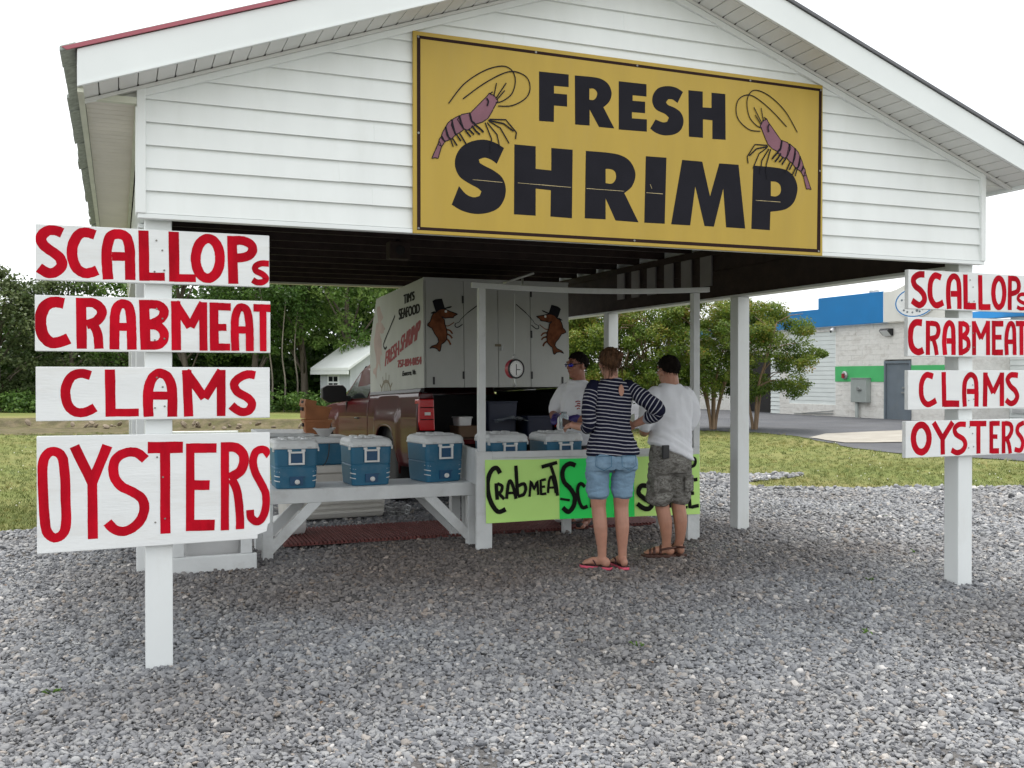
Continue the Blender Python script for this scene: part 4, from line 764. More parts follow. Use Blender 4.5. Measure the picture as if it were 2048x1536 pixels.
for k in range(17):
    z0 = .42+k*.1785; MB().prism([(.045, z0), (.022, z0+.006), (.032, z0+.174), (.045, z0+.174)], lambda a, b, t: (a, t, b), 2.64, 5.62).build('slat', 'wslat', bd)
MB().box(.0, .05, 2.62, 2.67, .40, 3.45).build('slat_trim', 'fascia', bd); MB().box(.0, .05, 5.59, 5.64, .40, 3.45).build('slat_trim', 'fascia', bd)
for k in range(14): z0 = -.05+k*.185; MB().prism([(.05, z0), (.01, z0+.012), (.03, z0+.178), (.05, z0+.178)], lambda a, b, t: (a, t, b), 6.28, 6.95).build('slat', 'wslat', bd)
for k in range(14): z0 = -.05+k*.185; MB().prism([(.05, z0), (.01, z0+.012), (.03, z0+.178), (.05, z0+.178)], lambda a, b, t: (a, t, b), 8.9, 9.25).build('slat', 'wslat', bd)
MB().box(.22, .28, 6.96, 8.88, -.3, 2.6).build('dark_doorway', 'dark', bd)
MB().beam((-.06, 2.7, .10), (-.06, 5.2, .03), .03, .03).beam((-.06, 2.7, .22), (-.06, 4.6, .05), .03, .03).build('handrail', 'steel', bd)
eb = MB().box(-.27, -.03, .565, 1.43, .60, 1.53).build('meter_box', 'eboxm', bd, bevel=.015); MB().box(-.30, -.02, .54, 1.455, 1.531, 1.56).build('hood', 'eboxm', eb)
MB().lathe([(.07, -.36), (.08, -.28), (.08, -.271)], 12, (0, .95, 1.12), 'x').box(-.34, -.271, .80, 1.02, 1.08, 1.12).build('knob', 'steel', eb)
MB().tube([(-.15, 1.2, .6), (-.15, 1.2, .0), (-.15, 1.2, -.2)], .07, 10).build('conduit', 'eboxm', bd, smooth=True)
MB().lathe([(.17, -.04), (.17, -.10), (.12, -.14), (.05, -.15)], 14, (0, 2.0, 1.66), 'x').build('alarm_bell', 'steel', bd); MB().box(-.2, -.151, 1.93, 2.05, 1.55, 1.72).build('bell_bracket', 'textred', bd)
lp = MB().prism([(-.03, 3.15), (-.03, 3.42), (-.24, 3.42), (-.30, 3.34), (-.10, 3.15)], lambda a, b, t: (a, t, b), -.62, -.15).build('wall_lamp', 'blackplastic', bd); MB().prism([(-.305, 3.335), (-.105, 3.14), (-.09, 3.15), (-.29, 3.345)], lambda a, b, t: (a, t, b), -.58, -.19).build('lens', 'whiteplastic', lp)
cm = MB().capsule([(-.12, 2.62, 3.56), (-.32, 2.5, 3.46)], .065, 10).build('security_camera', 'whiteplastic', bd, smooth=True); MB().lathe([(.055, -.02), (.055, .0), (.03, .01)], 10, (-.37, 2.47, 3.43), 'x').build('lens', 'black', cm)
MB().lathe([(.18, 4.84), (.2, 5.0), (.06, 5.05)], 12, (.6, 1.1, .0)).build('roof_vent', 'steel', bd, smooth=True)
# oval sign on the parapet
ov = thing('oval_sign', 'white oval sign with a blue rim on the curved parapet', 'sign', (27-.26, 22.05, 4.30))
E2 = lambda rx, rz, x, n=36: [(x, rx*cos(t), rz*sin(t)) for t in np.linspace(0, 2*pi, n, endpoint=False)]
MB().loft([E2(.98, .55, 0), E2(.98, .55, -.03)]).build('panel', 'board', ov)
mb = MB(); n = 36; a, b = E2(.96, .53, -.032), E2(.90, .49, -.032); mb.add(a+b, [(i, (i+1) % n, n+(i+1) % n, n+i) for i in range(n)]); mb.build('rim_line', 'blue', ov)
for y, z, r in ((.52, -.26, .05), (.35, -.33, .05), (.1, -.36, .045), (-.12, -.30, .07), (-.25, -.34, .05), (-.38, -.27, .05), (.62, .12, .05)): MB().ell((-.034, y, z), (.003, r, r*.8), 8, 5).build('printed_mark', 'sdoor', ov)
# siding wing set back at the right
wg = thing('siding_wing', 'white siding wing with a blue fascia set back behind the right hand boards', 'building', (30, 17, 0))
MB().box(.06, 6, -9, 3.86, -.3, 3.75).build('wall', 'wslat', wg)
for k in range(18): z0 = -.1+k*.21; MB().prism([(.06, z0), (.02, z0+.008), (.045, z0+.205), (.06, z0+.205)], lambda a, b, t: (a, t, b), -9, 3.86).build('siding_board', 'wslat', wg)
MB().box(-.25, .2, -9, 5.45, 3.76, 4.04).build('fascia', 'blue', wg, bevel=.01)
MB().box(-.03, .05, 4.02, 4.12, 0, 2.25).box(-.03, .05, 5.0, 5.1, 0, 2.25).box(-.03, .05, 4.12, 5.0, 2.15, 2.25).build('door_frame', 'fascia', wg)
MB().box(.0, .058, 4.12, 5.0, -.1, 2.15).build('door', 'cream_w', wg)
MB().box(.3, .5, 3.86, 6.9, -.3, 3.7).build('return_wall', 'wslat', wg)
vt = MB().box(-.03, .03, 2.6, 3.75, .28, .46).build('vent_grille', 'fascia', wg)
for k in range(4): MB().box(-.045, -.03, 2.66, 3.69, .305+k*.036, .325+k*.036).build('louvre', 'greyplastic', vt)

# ------------------------------------------------------------------ garden shed
sh = thing('garden_shed', 'small grey shed with a white metal roof behind the truck', 'shed', (8.16, 31.8, .06), radians(20))
M['shedgrey'] = mat('grey shed panel', (0.52, 0.555, 0.575), .6, .05, 2, stretch=(6, 6, .3))
MB().box(0, 3.2, .0, 2.2, -.3, 1.9).prism([(0, 1.9), (3.2, 1.9), (1.6, 2.9)], lambda a, b, t: (a, t, b), .0, 2.2).build('wall', 'shedgrey', sh)
rf = MB()
rf.prism([(-.3, 1.78), (-.3, 1.90), (1.6, 3.10), (3.5, 1.90), (3.5, 1.78), (1.6, 2.98)], lambda a, b, t: (a, t, b), -.35, 2.45); rf.build('roof', 'fascia', sh, bevel=.01)
MB().box(-.31, -.28, -.35, 2.45, 1.64, 1.775).build('fascia', 'fascia', sh)
wn = MB().box(-.03, -.001, .75, 1.6, .50, 1.64).build('window', 'fascia', sh)
for (a, b) in ((.85, 1.14), (1.20, 1.50)):
    for z in (.58, .84, 1.10, 1.36): MB().box(-.036, -.031, a, b, z, z+.2).build('pane', 'glass', wn)
MB().box(.75, .82, -.03, -.001, -.2, 1.75).box(2.3, 2.37, -.03, -.001, -.2, 1.75).box(.75, 2.37, -.03, -.001, 1.70, 1.77).build('door_trim', 'fascia', sh)
MB().box(.83, 2.29, -.02, -.001, -.2, 1.69).build('door', 'shedgrey', sh)

# weeds and dry leaves on the gravel
mb = MB(); rr = random.Random(3)
for x, y, k in ((2.75, -.62, 9), (-.45, -.28, 7), (4.2, -.9, 5), (6.6, 1.2, 8), (5.35, .35, 6), (8.0, 3.1, 7)):
    for q in range(k):
        a = rr.random()*6.28; l_ = rr.uniform(.02, .05); z = gh(x, y)+.02; ox, oy = rr.gauss(0, .012), rr.gauss(0, .012); c, d = cos(a), sin(a)
        mb.add([(x+ox-d*.004, y+oy+c*.004, z), (x+ox+d*.004, y+oy-c*.004, z), (x+ox+c*l_*.6+d*.006, y+oy+d*l_*.6-c*.006, z+l_*.6), (x+ox+c*l_, y+oy+d*l_, z+l_*.5), (x+ox+c*l_*.6-d*.006, y+oy+d*l_*.6+c*.006, z+l_*.6)], [(0, 1, 2, 3, 4)])
M['weed'] = mat('weed green', (0.10, 0.19, 0.03), .7, .2, 20)
tag(mb.build('weeds', 'weed', fix=False), 'few small green weeds growing through the gravel', kind='stuff')
M['dryleaf'] = mat('dry leaf', (0.17, 0.095, 0.045), .8, .3, 30)
mb = MB()
for k in range(70):
    x, y = rr.uniform(-3, 9), rr.uniform(-2.5, 4); a = rr.random()*6.28; s = rr.uniform(.010, .022); z = gh(x, y)+.04
    mb.add([(x+s*cos(a), y+s*sin(a), z), (x-s*.5*sin(a), y+s*.5*cos(a), z+.006), (x-s*cos(a), y-s*sin(a), z), (x+s*.5*sin(a), y-s*.5*cos(a), z+.004)], [(0, 1, 2, 3)])
tag(mb.build('dry_leaves', 'dryleaf', fix=False), 'dry brown leaf scraps scattered over the gravel', kind='stuff')

# ================================================================== PAVILION (its front left post corner is the origin)
W, PW = 6.03, .1425
SL = .362; XR = W/2
fz = lambda x: 3.266+SL*(min(x, W-x)+.325)          # top of the rake boards at x
pv = thing('pavilion', 'white vinyl sided open pavilion with a gable front over the seafood stand', 'pavilion', (0, 0, 0))
# posts
for y, n0 in ((0, 1), (2.92, 1), (5.85, 1), (8.63, 1)):
    for x in (0, W-PW):
        z0 = gh(x, y)-.06
        if y == 0: MB().box(x, x+PW, y, y+PW, z0, 2.488).build('post', 'post', pv, bevel=.006)
        else: MB().box(x, x+PW, y, y+PW, z0, 2.44).build('post', 'post', pv, bevel=.006)
# side headers: dark beam inside, white cap below, siding outside
for s in (0, 1):
    X = lambda a: a if s == 0 else W-a
    bx = lambda m, a, b, *r: m.box(min(X(a), X(b)), max(X(a), X(b)), *r)
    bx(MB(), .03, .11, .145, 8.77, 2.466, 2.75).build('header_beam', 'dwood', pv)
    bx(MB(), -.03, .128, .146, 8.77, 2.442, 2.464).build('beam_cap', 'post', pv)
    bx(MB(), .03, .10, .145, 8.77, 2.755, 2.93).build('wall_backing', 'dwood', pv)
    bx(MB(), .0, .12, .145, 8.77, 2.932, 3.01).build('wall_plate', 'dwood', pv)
    for k in range(5):
        z0 = 2.466+k*.125
        if s == 0: MB().prism([(0.027, z0), (-.022, z0+.003), (-.006, z0+.124), (0.027, z0+.124)], lambda a, b, t: (a, t, b), -.02, 8.77).build('siding_board', 'vinyl', pv)
        else: MB().prism([(W-.027, z0), (W+.022, z0+.003), (W+.006, z0+.124), (W-.027, z0+.124)], lambda a, b, t: (a, t, b), -.02, 8.77).build('siding_board', 'vinyl', pv)
# pale boards on the inner side of the right hand header
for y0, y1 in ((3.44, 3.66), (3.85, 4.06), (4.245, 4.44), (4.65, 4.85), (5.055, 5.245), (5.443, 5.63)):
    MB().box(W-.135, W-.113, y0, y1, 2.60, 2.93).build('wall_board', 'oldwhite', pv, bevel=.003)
# rear plate
MB().box(.13, W-.13, 8.63, 8.77, 2.972, 3.09).build('rear_plate', 'dwood', pv); MB().box(.13, W-.13, 8.62, 8.775, 2.945, 2.97).build('rear_cap', 'eave', pv)
# trusses
yk = 0.32
while yk < 8.7:
    t = MB(); y = yk
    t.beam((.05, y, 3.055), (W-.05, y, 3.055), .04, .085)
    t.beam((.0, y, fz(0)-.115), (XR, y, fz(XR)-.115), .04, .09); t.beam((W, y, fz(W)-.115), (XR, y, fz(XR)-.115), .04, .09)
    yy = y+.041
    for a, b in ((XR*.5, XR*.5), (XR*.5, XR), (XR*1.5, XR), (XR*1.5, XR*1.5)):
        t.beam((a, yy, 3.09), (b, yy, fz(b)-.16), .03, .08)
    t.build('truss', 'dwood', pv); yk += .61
# roof deck and shingles, ridge
Y0, Y1 = -.352, 9.15
for s in (0, 1):
    X = lambda a: a if s == 0 else W-a
    nm = [(X(-.33), fz(-.33)-.035), (XR, fz(XR)-.035), (XR, fz(XR)-.004), (X(-.33), fz(-.33)-.004)]
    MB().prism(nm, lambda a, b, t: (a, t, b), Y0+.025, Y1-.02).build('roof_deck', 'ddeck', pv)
    nm = [(X(-.385), fz(-.385)+.004), (XR, fz(XR)+.004), (XR, fz(XR)+.016), (X(-.385), fz(-.385)+.016)]
    MB().prism(nm, lambda a, b, t: (a, t, b), Y0-.012, Y1).build('roof', 'shingle', pv)
    nm = [(X(-.372), fz(-.372)-.008), (XR, fz(XR)-.008), (XR, fz(XR)+.012), (X(-.395), fz(-.395)+.012)]
    MB().prism(nm, lambda a, b, t: (a, t, b), Y0-.016, Y0-.002).build('drip_edge', 'reddrip' if s == 0 else 'greydrip', pv, label='red metal drip edge' if s == 0 else 'thin dark drip edge')
    # rake board
    nm = [(X(-.325), fz(-.325)-.2), (XR, fz(XR)-.2), (XR, fz(XR)-.01), (X(-.325), fz(-.325)-.01)]
    MB().prism(nm, lambda a, b, t: (a, t, b), Y0, Y0+.022).build('rake_board', 'fascia', pv, bevel=.004)
    # a narrow lip along its foot
    nm = [(X(-.325), fz(-.325)-.2), (XR, fz(XR)-.2), (XR, fz(XR)-.19), (X(-.325), fz(-.325)-.19)]
    MB().prism(nm, lambda a, b, t: (a, t, b), Y0-.006, Y0-.001).build('rake_lip', 'fascia', pv)
    MB().box(min(X(-.325), X(-.3)), max(X(-.325), X(-.3)), Y0+.024, Y1-.02, 3.068, 3.235).build('eave_board', 'eave' if s == 0 else 'fascia', pv)
    MB().box(min(X(-.325), X(-.296)), max(X(-.325), X(-.296)), Y0+.024, Y1-.02, 3.045, 3.066).build('eave_trim', 'eave' if s == 0 else 'fascia', pv)
    # shingle tabs hanging over the eave
    if s == 0:
        proto = None
        for k in range(31):
            y = Y0-.01+k*.305
            if proto is None: proto = MB().prism([(-.405, fz(-.405)-.006), (-.33, fz(-.33)-.002), (-.33, fz(-.33)+.024), (-.405, fz(-.405)+.021)], lambda a, b, t: (a, t, b), 0, .298).build('shingle', 'shingle', pv, loc=(0, y, 0), bevel=.004, seg=1)
            else: share(proto, 'shingle', pv, (0.006*RS.normal(), y, -0.004*abs(RS.normal())))
        for k in range(31):
            share(proto, 'shingle', pv, (0.028+0.006*RS.normal(), Y0-.01+k*.305+.15, .012+0.012))
    # soffit panels up the rake, each a strip with a narrow groove
    proto = None; L_ = sqrt(1+SL*SL); pitch = .1016; x = -.318; ang = math.atan(SL)
    while x < XR-.05:
        w_ = pitch*.94
        if proto is None: proto = MB().box(0, w_*L_/L_, .0, .262, 0, .008).build('soffit_panel', 'soffit', pv, fix=True)
        o = proto if x < -.31 and s == 0 and proto.get('set') is None else share(proto, 'soffit_panel', pv)
        z = fz(x)-.2
        if s == 0: o.location = (x, Y0+.024, z); o.rotation_euler = (0, -ang, 0)
        else: o.location = (W-x, Y0+.024, z+.008); o.rotation_euler = (0, ang, 0); o.scale = (-1, 1, -1)
        proto['set'] = 1; x += pitch*cos(ang)
    if s == 1: bpy.data.objects.remove(proto)
    mb = MB(); x = -.318+pitch*cos(ang)
    while x < XR-.08:
        z = fz(x)-.2; xx = x if s == 0 else W-x; sg_ = 1 if s == 0 else -1
        mb.add([(xx-.012*sg_, -.085, z-.0015-.012*SL), (xx+.004*sg_, -.085, z-.0015+.004*SL), (xx+.002*sg_, -.135, z-.0015+.002*SL)], [(0, 1, 2)]); x += pitch*cos(ang)
    mb.build('soffit_vents', 'dark', pv, kind='stuff', fix=False)
    nm = [(X(-.32), fz(-.32)-.19), (XR, fz(XR)-.19), (XR, fz(XR)-.18), (X(-.32), fz(-.32)-.18)]
    MB().prism(nm, lambda a, b, t: (a, t, b), Y0+.026, -.02).build('soffit_backing', 'dark', pv)
    # channel and frieze along the top of the gable wall
    nm = [(X(-.30), fz(-.3)-.222), (XR, fz(XR)-.222), (XR, fz(XR)-.204), (X(-.30), fz(-.3)-.204)]
    MB().prism(nm, lambda a, b, t: (a, t, b), -.098, -.062).build('soffit_channel', 'soffit', pv)
    nm = [(X(-.035), fz(-.035)-.262), (XR, fz(XR)-.262), (XR, fz(XR)-.2225), (X(-.035), fz(-.035)-.2225)]
    MB().prism(nm, lambda a, b, t: (a, t, b), -.086, -.05).build('frieze_trim', 'vinyl', pv, bevel=.003)
# level soffit below the left eave
p2 = None
for k in range(60):
    y = -.045+k*.1016
    if p2 is None: p2 = MB().box(-.296, -.046, 0, .097, 3.088, 3.096).build('soffit_panel', 'soffit_old', pv, loc=(0, y, 0))
    else: share(p2, 'soffit_panel', pv, (0, y, 0))
MB().box(-.30, -.02, -.04, 9.1, 3.0965, 3.103).build('soffit_backing', 'dark', pv)
MB().box(-.298, -.04, -.085, -.047, 3.075, 3.11).build('soffit_return', 'eave', pv)
MB().box(-.30, -.02, -.048, -.044, 3.11, 3.22).build('end_panel', 'soffit', pv)
MB().box(-.048, -.024, -.044, 9.1, 3.058, 3.095).build('frieze_trim', 'eave', pv)
MB().box(W+.03, W+.30, -.045, 9.1, 3.075, 3.085).build('eave_soffit', 'soffit', pv)
MB().prism([(W+.03, 3.086), (W+.30, 3.086), (W+.03, fz(W+.03)-.19)], lambda a, b, t: (a, t, b), -.05, -.045).build('end_panel', 'soffit', pv)
# gable siding, course by course
GP = [(-.026, 2.49), (W+.026, 2.49), (W+.026, fz(W+.026)-.205), (XR, fz(XR)-.205), (-.026, fz(-.026)-.205)]
def clip(poly, z, keep_above):
    out = []
    for i in range(len(poly)):
        a, b = poly[i], poly[(i+1) % len(poly)]; ia = (a[1] >= z) == keep_above or a[1] == z; ib = (b[1] >= z) == keep_above or b[1] == z
        if ia: out.append(a)
        if ia != ib: t = (z-a[1])/(b[1]-a[1]); out.append((a[0]+t*(b[0]-a[0]), z))
    return out
def clipx(poly, x, gt): return [(b, a) for a, b in clip([(b, a) for a, b in poly], x, gt)]
k = 0
while True:
    z0 = 2.491+k*.1245; z1 = z0+.1243
    if z0 > fz(XR)-.21: break
    p = clip(clip(GP, z0, True), z1, False)
    if len(p) >= 3:
        xa, xb = min(q[0] for q in p), max(q[0] for q in p); cuts = [xa]; xc = xa+random.uniform(.9, 3.0)
        while xc < xb-.5: cuts.append(xc); xc += random.uniform(2.4, 3.66)
        cuts.append(xb)
        for ci in range(len(cuts)-1):
          pp = clipx(clipx(p, cuts[ci], True), cuts[ci+1]+(.012 if ci < len(cuts)-2 else 0), False); pj = -.0012*(ci % 2)-.0004*ci; dzz = random.uniform(-.0007, .0007)
          n = len(pp); fy = lambda z: -.0715+.019*((z-z0)/.1243)
          V = [(a, fy(b)+pj, b+dzz) for a, b in pp]+[(a, -.03+pj, b+dzz) for a, b in pp]
          MB().add(V, [tuple(range(n)), tuple(range(n, 2*n))[::-1]]+[(i, (i+1) % n, n+(i+1) % n, n+i) for i in range(n)]).build('siding_board', 'vinyl', pv)
    k += 1
MB().prism([(a+(0.01 if a < 1 else -.01), b) for a, b in GP], lambda a, b, t: (a, t, b), -.028, .0-.003).build('gable_backing', 'dwood', pv)
MB().box(-.036, W+.036, -.080, -.02, 2.462, 2.488).build('base_trim', 'fascia', pv, bevel=.003)
for x in (-.040, W-.006): MB().box(x, x+.046, -.088, -.046, 2.4885, 3.17).build('corner_trim', 'vinyl', pv, bevel=.004)
MB().box(-.046, -.0365, -.087, .06, 2.4885, 3.06).build('corner_trim', 'vinyl', pv, bevel=.002)
# loudspeaker sized boxes and a wire under the roof
for (x, y, z, sx) in ((2.55, 4.1, 2.90, .22), (.75, 5.6, 2.9, .2)):
    lb = thing('ceiling_box', 'small dark box hung under the trusses ' + ('near the truck box' if x > 2 else 'over the left side of the stand'), 'box', (x, y, z))
    MB().box(-sx/2, sx/2, -.08, .08, -.09, .09).box(-.02, .02, -.02, .02, .09, .13).build('case', 'dwood', lb, bevel=.01); MB().ell((0, -.083, 0), (.05, .006, .05), 10, 6).build('cone', 'dark', lb)

# ================================================================== BIG SIGN
fs = thing('shop_sign', 'large yellow FRESH SHRIMP sign with two purple shrimps on the gable', 'sign', (0, 0, 0))
MB().box(1.503, 4.516, -.092, -.0745, 2.459, 3.668).build('panel', 'yellow', fs, bevel=.003)
plane = lambda a, b, off: (a, -.0922-off, b)
mb = MB()
o_, i_ = [(1.527, 3.643), (4.508, 3.643), (4.496, 2.481), (1.527, 2.480)], [(1.549, 3.624), (4.482, 3.624), (4.466, 2.505), (1.549, 2.499)]
mb.add([plane(a, b, .0006) for a, b in o_]+[plane(a, b, .0006) for a, b in i_], [(i, (i+1) % 4, 4+(i+1) % 4, 4+i) for i in range(4)]); mb.build('border', 'signbrown', fs)
ho = {i: h for i, h in LET['FH']}
for i, (w, kk, pts) in enumerate(LET['FS']):
    mb = MB(); mb.flat(soft_poly([(a/1000, b/1000) for a, b in pts]), lambda a, b: plane(a, b, .0006), [soft_poly([(a/1000, b/1000) for a, b in ho[i]])] if i in ho else ())
    mb.build('letter', 'signblack', fs)
mb = MB(); strokes(mb, [[max(2, w//3), kk, p] for w, kk, p in LET['SCR']], plane, .9, .001); mb.build('scratches', 'cream', fs)
for sfx in ('', '2'):
    em = MB(); strokes(em, LET['SHB'+sfx], plane, 0, .0015); e = em.build('shrimp_emblem', 'shrimp', fs)
    mb = MB(); strokes(mb, LET['SHL'+sfx], plane, .15, .0045); strokes(mb, [[5, 'l', q[2]+[q[2][0]]] for q in LET['SHB'+sfx]], plane, .5, .0028); mb.build('outline', 'signblack', e)
mb = MB()
for x, z in ((1.535, 3.634), (2.3, 3.634), (3.02, 3.634), (3.9, 3.634), (4.497, 3.632), (1.536, 3.06), (4.49, 3.06), (1.536, 2.49), (3.0, 2.49), (4.48, 2.49)): mb.lathe([(.008, -.0955), (.006, -.0975)], 8, (x, 0, z), 'y')
for f in (mb,): f.v = [(x, y if abs(y) < .2 else y, z) for x, y, z in f.v]
mb.build('screw', 'screw', fs)

# ================================================================== RED LETTERED BOARDS
BQ = {'L1': (-.539, .667, 2.112, 2.407), 'L2': (-.543, .672, 1.737, 2.033), 'L3': (-.540, .668, 1.367, 1.655), 'L4': (-.537, .668, .667, 1.284),
      'R1': (5.345, 6.555, 2.108, 2.402), 'R2': (5.341, 6.553, 1.753, 2.048), 'R3': (5.345, 6.555, 1.352, 1.649), 'R4': (5.324, 6.54, .992, 1.267)}
WD = {'1': 'SCALLOPS', '2': 'CRABMEAT', '3': 'CLAMS', '4': 'OYSTERS'}
for k, (x0, x1, z0, z1) in BQ.items():
    lf = k[0] == 'L'; w = WD[k[1]]
    lab = {'L1': 'white board lettered SCALLOPS in red, top of the stack on the near post', 'L2': 'white board lettered CRABMEAT in red, second down on the near post',
           'L3': 'white board lettered CLAMS in red, third down on the near post', 'L4': 'tall white board lettered OYSTERS in red, lowest and biggest on the near post',
           'R1': 'white board lettered SCALLOPS in red on the far post, cut by the photo edge', 'R2': 'white board lettered CRABMEAT in red on the far post, cut by the photo edge',
           'R3': 'white board lettered CLAMS in red on the far post beside the building', 'R4': 'low white board lettered OYSTERS in red on the far post'}[k]
    t = thing('lettered_board', lab, 'sign', (x0, -.045, z0), 0, 'red lettered price boards on the posts')
    tw, th = x1-x0, z1-z0
    if k == 'L4': mb = MB().prism([(0, 0), (tw-.07, .012), (tw-.07, .035), (tw-.02, .05), (tw-.012, .09), (tw, .10), (tw, th), (0, th+.004)], lambda a, b, t: (a, t, b), 0, .040)
    else: mb = MB().box(0, tw, 0, .040, 0, th)
    mb.build('plank' if th < .4 else 'panel', 'board', t, bevel=.004)
    mb = MB(); strokes(mb, LET[k], lambda a, b, off: (min(max(a-x0, .001), tw-.001), -off, b-z0), .07); mb.build('lettering', 'redpaint', t)
    mb = MB(); px = (.07 if lf else W-.07)-x0
    for a, b in ((px-.02, .22*th), (px+.03, .25*th), (px-.01, .8*th), (px+.02, .62*th)): mb.lathe([(.0055, -.004), (.004, -.006)], 7, (a, 0, b), 'y')
    mb.build('nail', 'screw', t)

# ================================================================== BENCH, TABLE, COUNTER
bn = thing('display_bench', 'long white wooden bench with diagonal braces carrying three blue coolers', 'bench', (1.03, 3.10, 0))
for k in range(4): MB().box(0, 2.02, .002+k*.128, .124+k*.128, .565, .60).build('board', 'wpaint', bn, bevel=.004)
MB().box(0, 2.02, -.038, -.001, .475, .598).build('apron', 'wpaint', bn, bevel=.004)
MB().box(0, 2.02, .515, .55, .475, .598).build('apron', 'wpaint', bn, bevel=.004)
for x in (.01, 1.92):
    for y in (-.036, .46): MB().box(x, x+.09, y, y+.088, gh(1.1+x, 3.1)-.05, .474 if y < 0 else .56).build('leg', 'wpaint', bn, bevel=.004)
for y in (-.030, .475):
    MB().beam((.06, y+.014, .06), (.50, y+.014, .50), .09, .028, (0, 1, 0)).build('brace', 'wpaint', bn, bevel=.003)
    MB().beam((1.96, y+.014, .06), (1.52, y+.014, .50), .09, .028, (0, 1, 0)).build('brace', 'wpaint', bn, bevel=.003)
st = thing('low_table', 'low white table frame standing behind the OYSTERS board', 'table', (.25, 2.66, 0))
MB().box(0, .69, 0, .04, -.03, .13).build('base_rail', 'wpaint', st, bevel=.012)
MB().box(0, .69, .5, .54, -.03, .13).build('base_rail', 'wpaint', st, bevel=.012)
for x in (.02, .56):
    for y in (.003, .503): MB().box(x, x+.09, y, y+.034, .131, .60).build('leg', 'wpaint', st, bevel=.004)
MB().box(-.02, .71, -.02, .56, .601, .64).build('top', 'wpaint', st, bevel=.004)
tb = thing('storage_bin', 'pale grey plastic bin under the low white table', 'bin', (.60, 2.95, .0))
MB().loft([[(-.20, -.15, .0), (.20, -.15, .0), (.20, .15, .0), (-.20, .15, .0)], [(-.24, -.18, .33), (.24, -.18, .33), (.24, .18, .33), (-.24, .18, .33)]]).build('tub', 'greyplastic', tb, bevel=.02)
MB().box(-.26, .26, -.2, .2, .331, .36).build('lid', 'greyplastic', tb, bevel=.008)

CO, CA = Vector((2.935, 2.789, 0)), -.1176
ct = thing('sales_counter', 'white wooden sales counter with a tall open frame and poster cards on its front', 'counter', CO, CA)
MB().box(0, .15, 0, .05, -.05, .905).build('post', 'wpaint', ct, bevel=.004)
MB().box(.026, .089, .051, .09, -.05, 2.424).build('upright', 'wpaint', ct, bevel=.003)
MB().box(.026, .089, .0, .05, .906, 2.424).build('upright', 'wpaint', ct, bevel=.003)
MB().box(2.125, 2.252, 0, .05, -.05, .905).build('post', 'wpaint', ct, bevel=.004)
MB().box(2.188, 2.252, 0, .05, .906, 2.424).box(2.188, 2.252, .051, .09, -.05, 2.424).build('upright', 'wpaint', ct, bevel=.003)
pts = [(-.04+2.4*t/12, .0, 2.45-.035*sin(pi*t/12)+.01*t/12) for t in range(13)]
mb = MB(); mb.loft([[(x, 0, z-.024), (x, .05, z-.024), (x, .05, z+.024), (x, 0, z+.024)] for x, y, z in pts]); mb.build('top_rail', 'wpaint', ct, bevel=.003)
MB().box(.151, 2.124, .003, .04, .845, .905).build('rail', 'wpaint', ct, bevel=.004)
MB().box(.151, 2.124, .008, .03, .26, .843).build('front_panel', 'wpaint', ct)
MB().box(.0, .026, .055, .80, .60, .93).build('side_panel', 'wpaint', ct, bevel=.003)
MB().box(2.225, 2.25, .092, .80, .60, .905).build('side_panel', 'wpaint', ct, bevel=.003)
for k in range(6): MB().box(.03, 2.22, .095+k*.118, .209+k*.118, .585, .62).build('shelf_board', 'wpaint', ct, bevel=.003)
for x in (.03, 1.08, 2.13): MB().box(x, x+.085, .72, .80, -.05, .58).build('leg', 'wpaint', ct, bevel=.004)
MB().beam((.05, .75, .12), (.42, .75, .5), .08, .03, (0, 1, 0)).build('brace', 'wpaint', ct); MB().beam((2.2, .75, .12), (1.83, .75, .5), .08, .03, (0, 1, 0)).build('brace', 'wpaint', ct)
def on_counter(x, y, z): v = Matrix.Rotation(CA, 3, 'Z') @ Vector((x, y, 0)); return (CO.x+v.x, CO.y+v.y, z)
PQ = {'P1': ([(.079, .832), (.800, .825), (.800, .258), (.088, .244)], 'pgreen', 'lime green card handwritten CRABMEAT on the counter front'),
      'P2': ([(.801, .825), (1.554, .828), (1.559, .254), (.801, .258)], 'pgreen2', 'bright green card starting with a big S on the counter front'),
      'P3': ([(1.5555, .828), (2.243, .842), (2.249, .253), (1.5605, .254)], 'pgreen', 'lime green card half hidden by the man at the counter')}
for k, (q, m, lb) in PQ.items():
    t = thing('poster_card', lb, 'poster', on_counter(q[3][0], -.010, q[3][1]), CA, 'handwritten poster cards on the counter')
    x0, z0 = q[3]
    nx_, nz_ = 9, 7; V = []
    for side in (0, 1):
        for j in range(nz_):
            for i in range(nx_):
                u, v = i/(nx_-1), j/(nz_-1); a = np.array(q[3])*(1-u)*(1-v)+np.array(q[2])*u*(1-v)+np.array(q[1])*u*v+np.array(q[0])*(1-u)*v
                y = -.004*exp(-v*4)*(1.4+sin(u*6+x0*3)); V.append((a[0]-x0, y+side*.0015, a[1]-z0))
    g_ = nx_*nz_; F_ = [(j*nx_+i, j*nx_+i+1, (j+1)*nx_+i+1, (j+1)*nx_+i) for j in range(nz_-1) for i in range(nx_-1)]
    MB().add(V, F_+[tuple(g_+c for c in f[::-1]) for f in F_]).build('card', m, t, smooth=True, fix=False)
    mb = MB(); strokes(mb, LET[k], lambda a, b, off: (max(a-x0, .001), -off-.0115, b-z0), .12); mb.build('lettering', 'blackpaint', t)
wl = thing('work_light', 'small tilted grey lamp clamped on the counter top rail', 'lamp', on_counter(.42, .03, 2.46), CA)
MB().obox((.02, .1, .075), (.30, .10, .018), rot(0, -.33, .15)).build('lamp_head', 'greyplastic', wl, bevel=.004); MB().tube([(.05, .06, -.02), (.05, .07, .07)], .012, 8).obox((.05, .03, .0), (.05, .05, .03)).build('clamp', 'steel', wl)

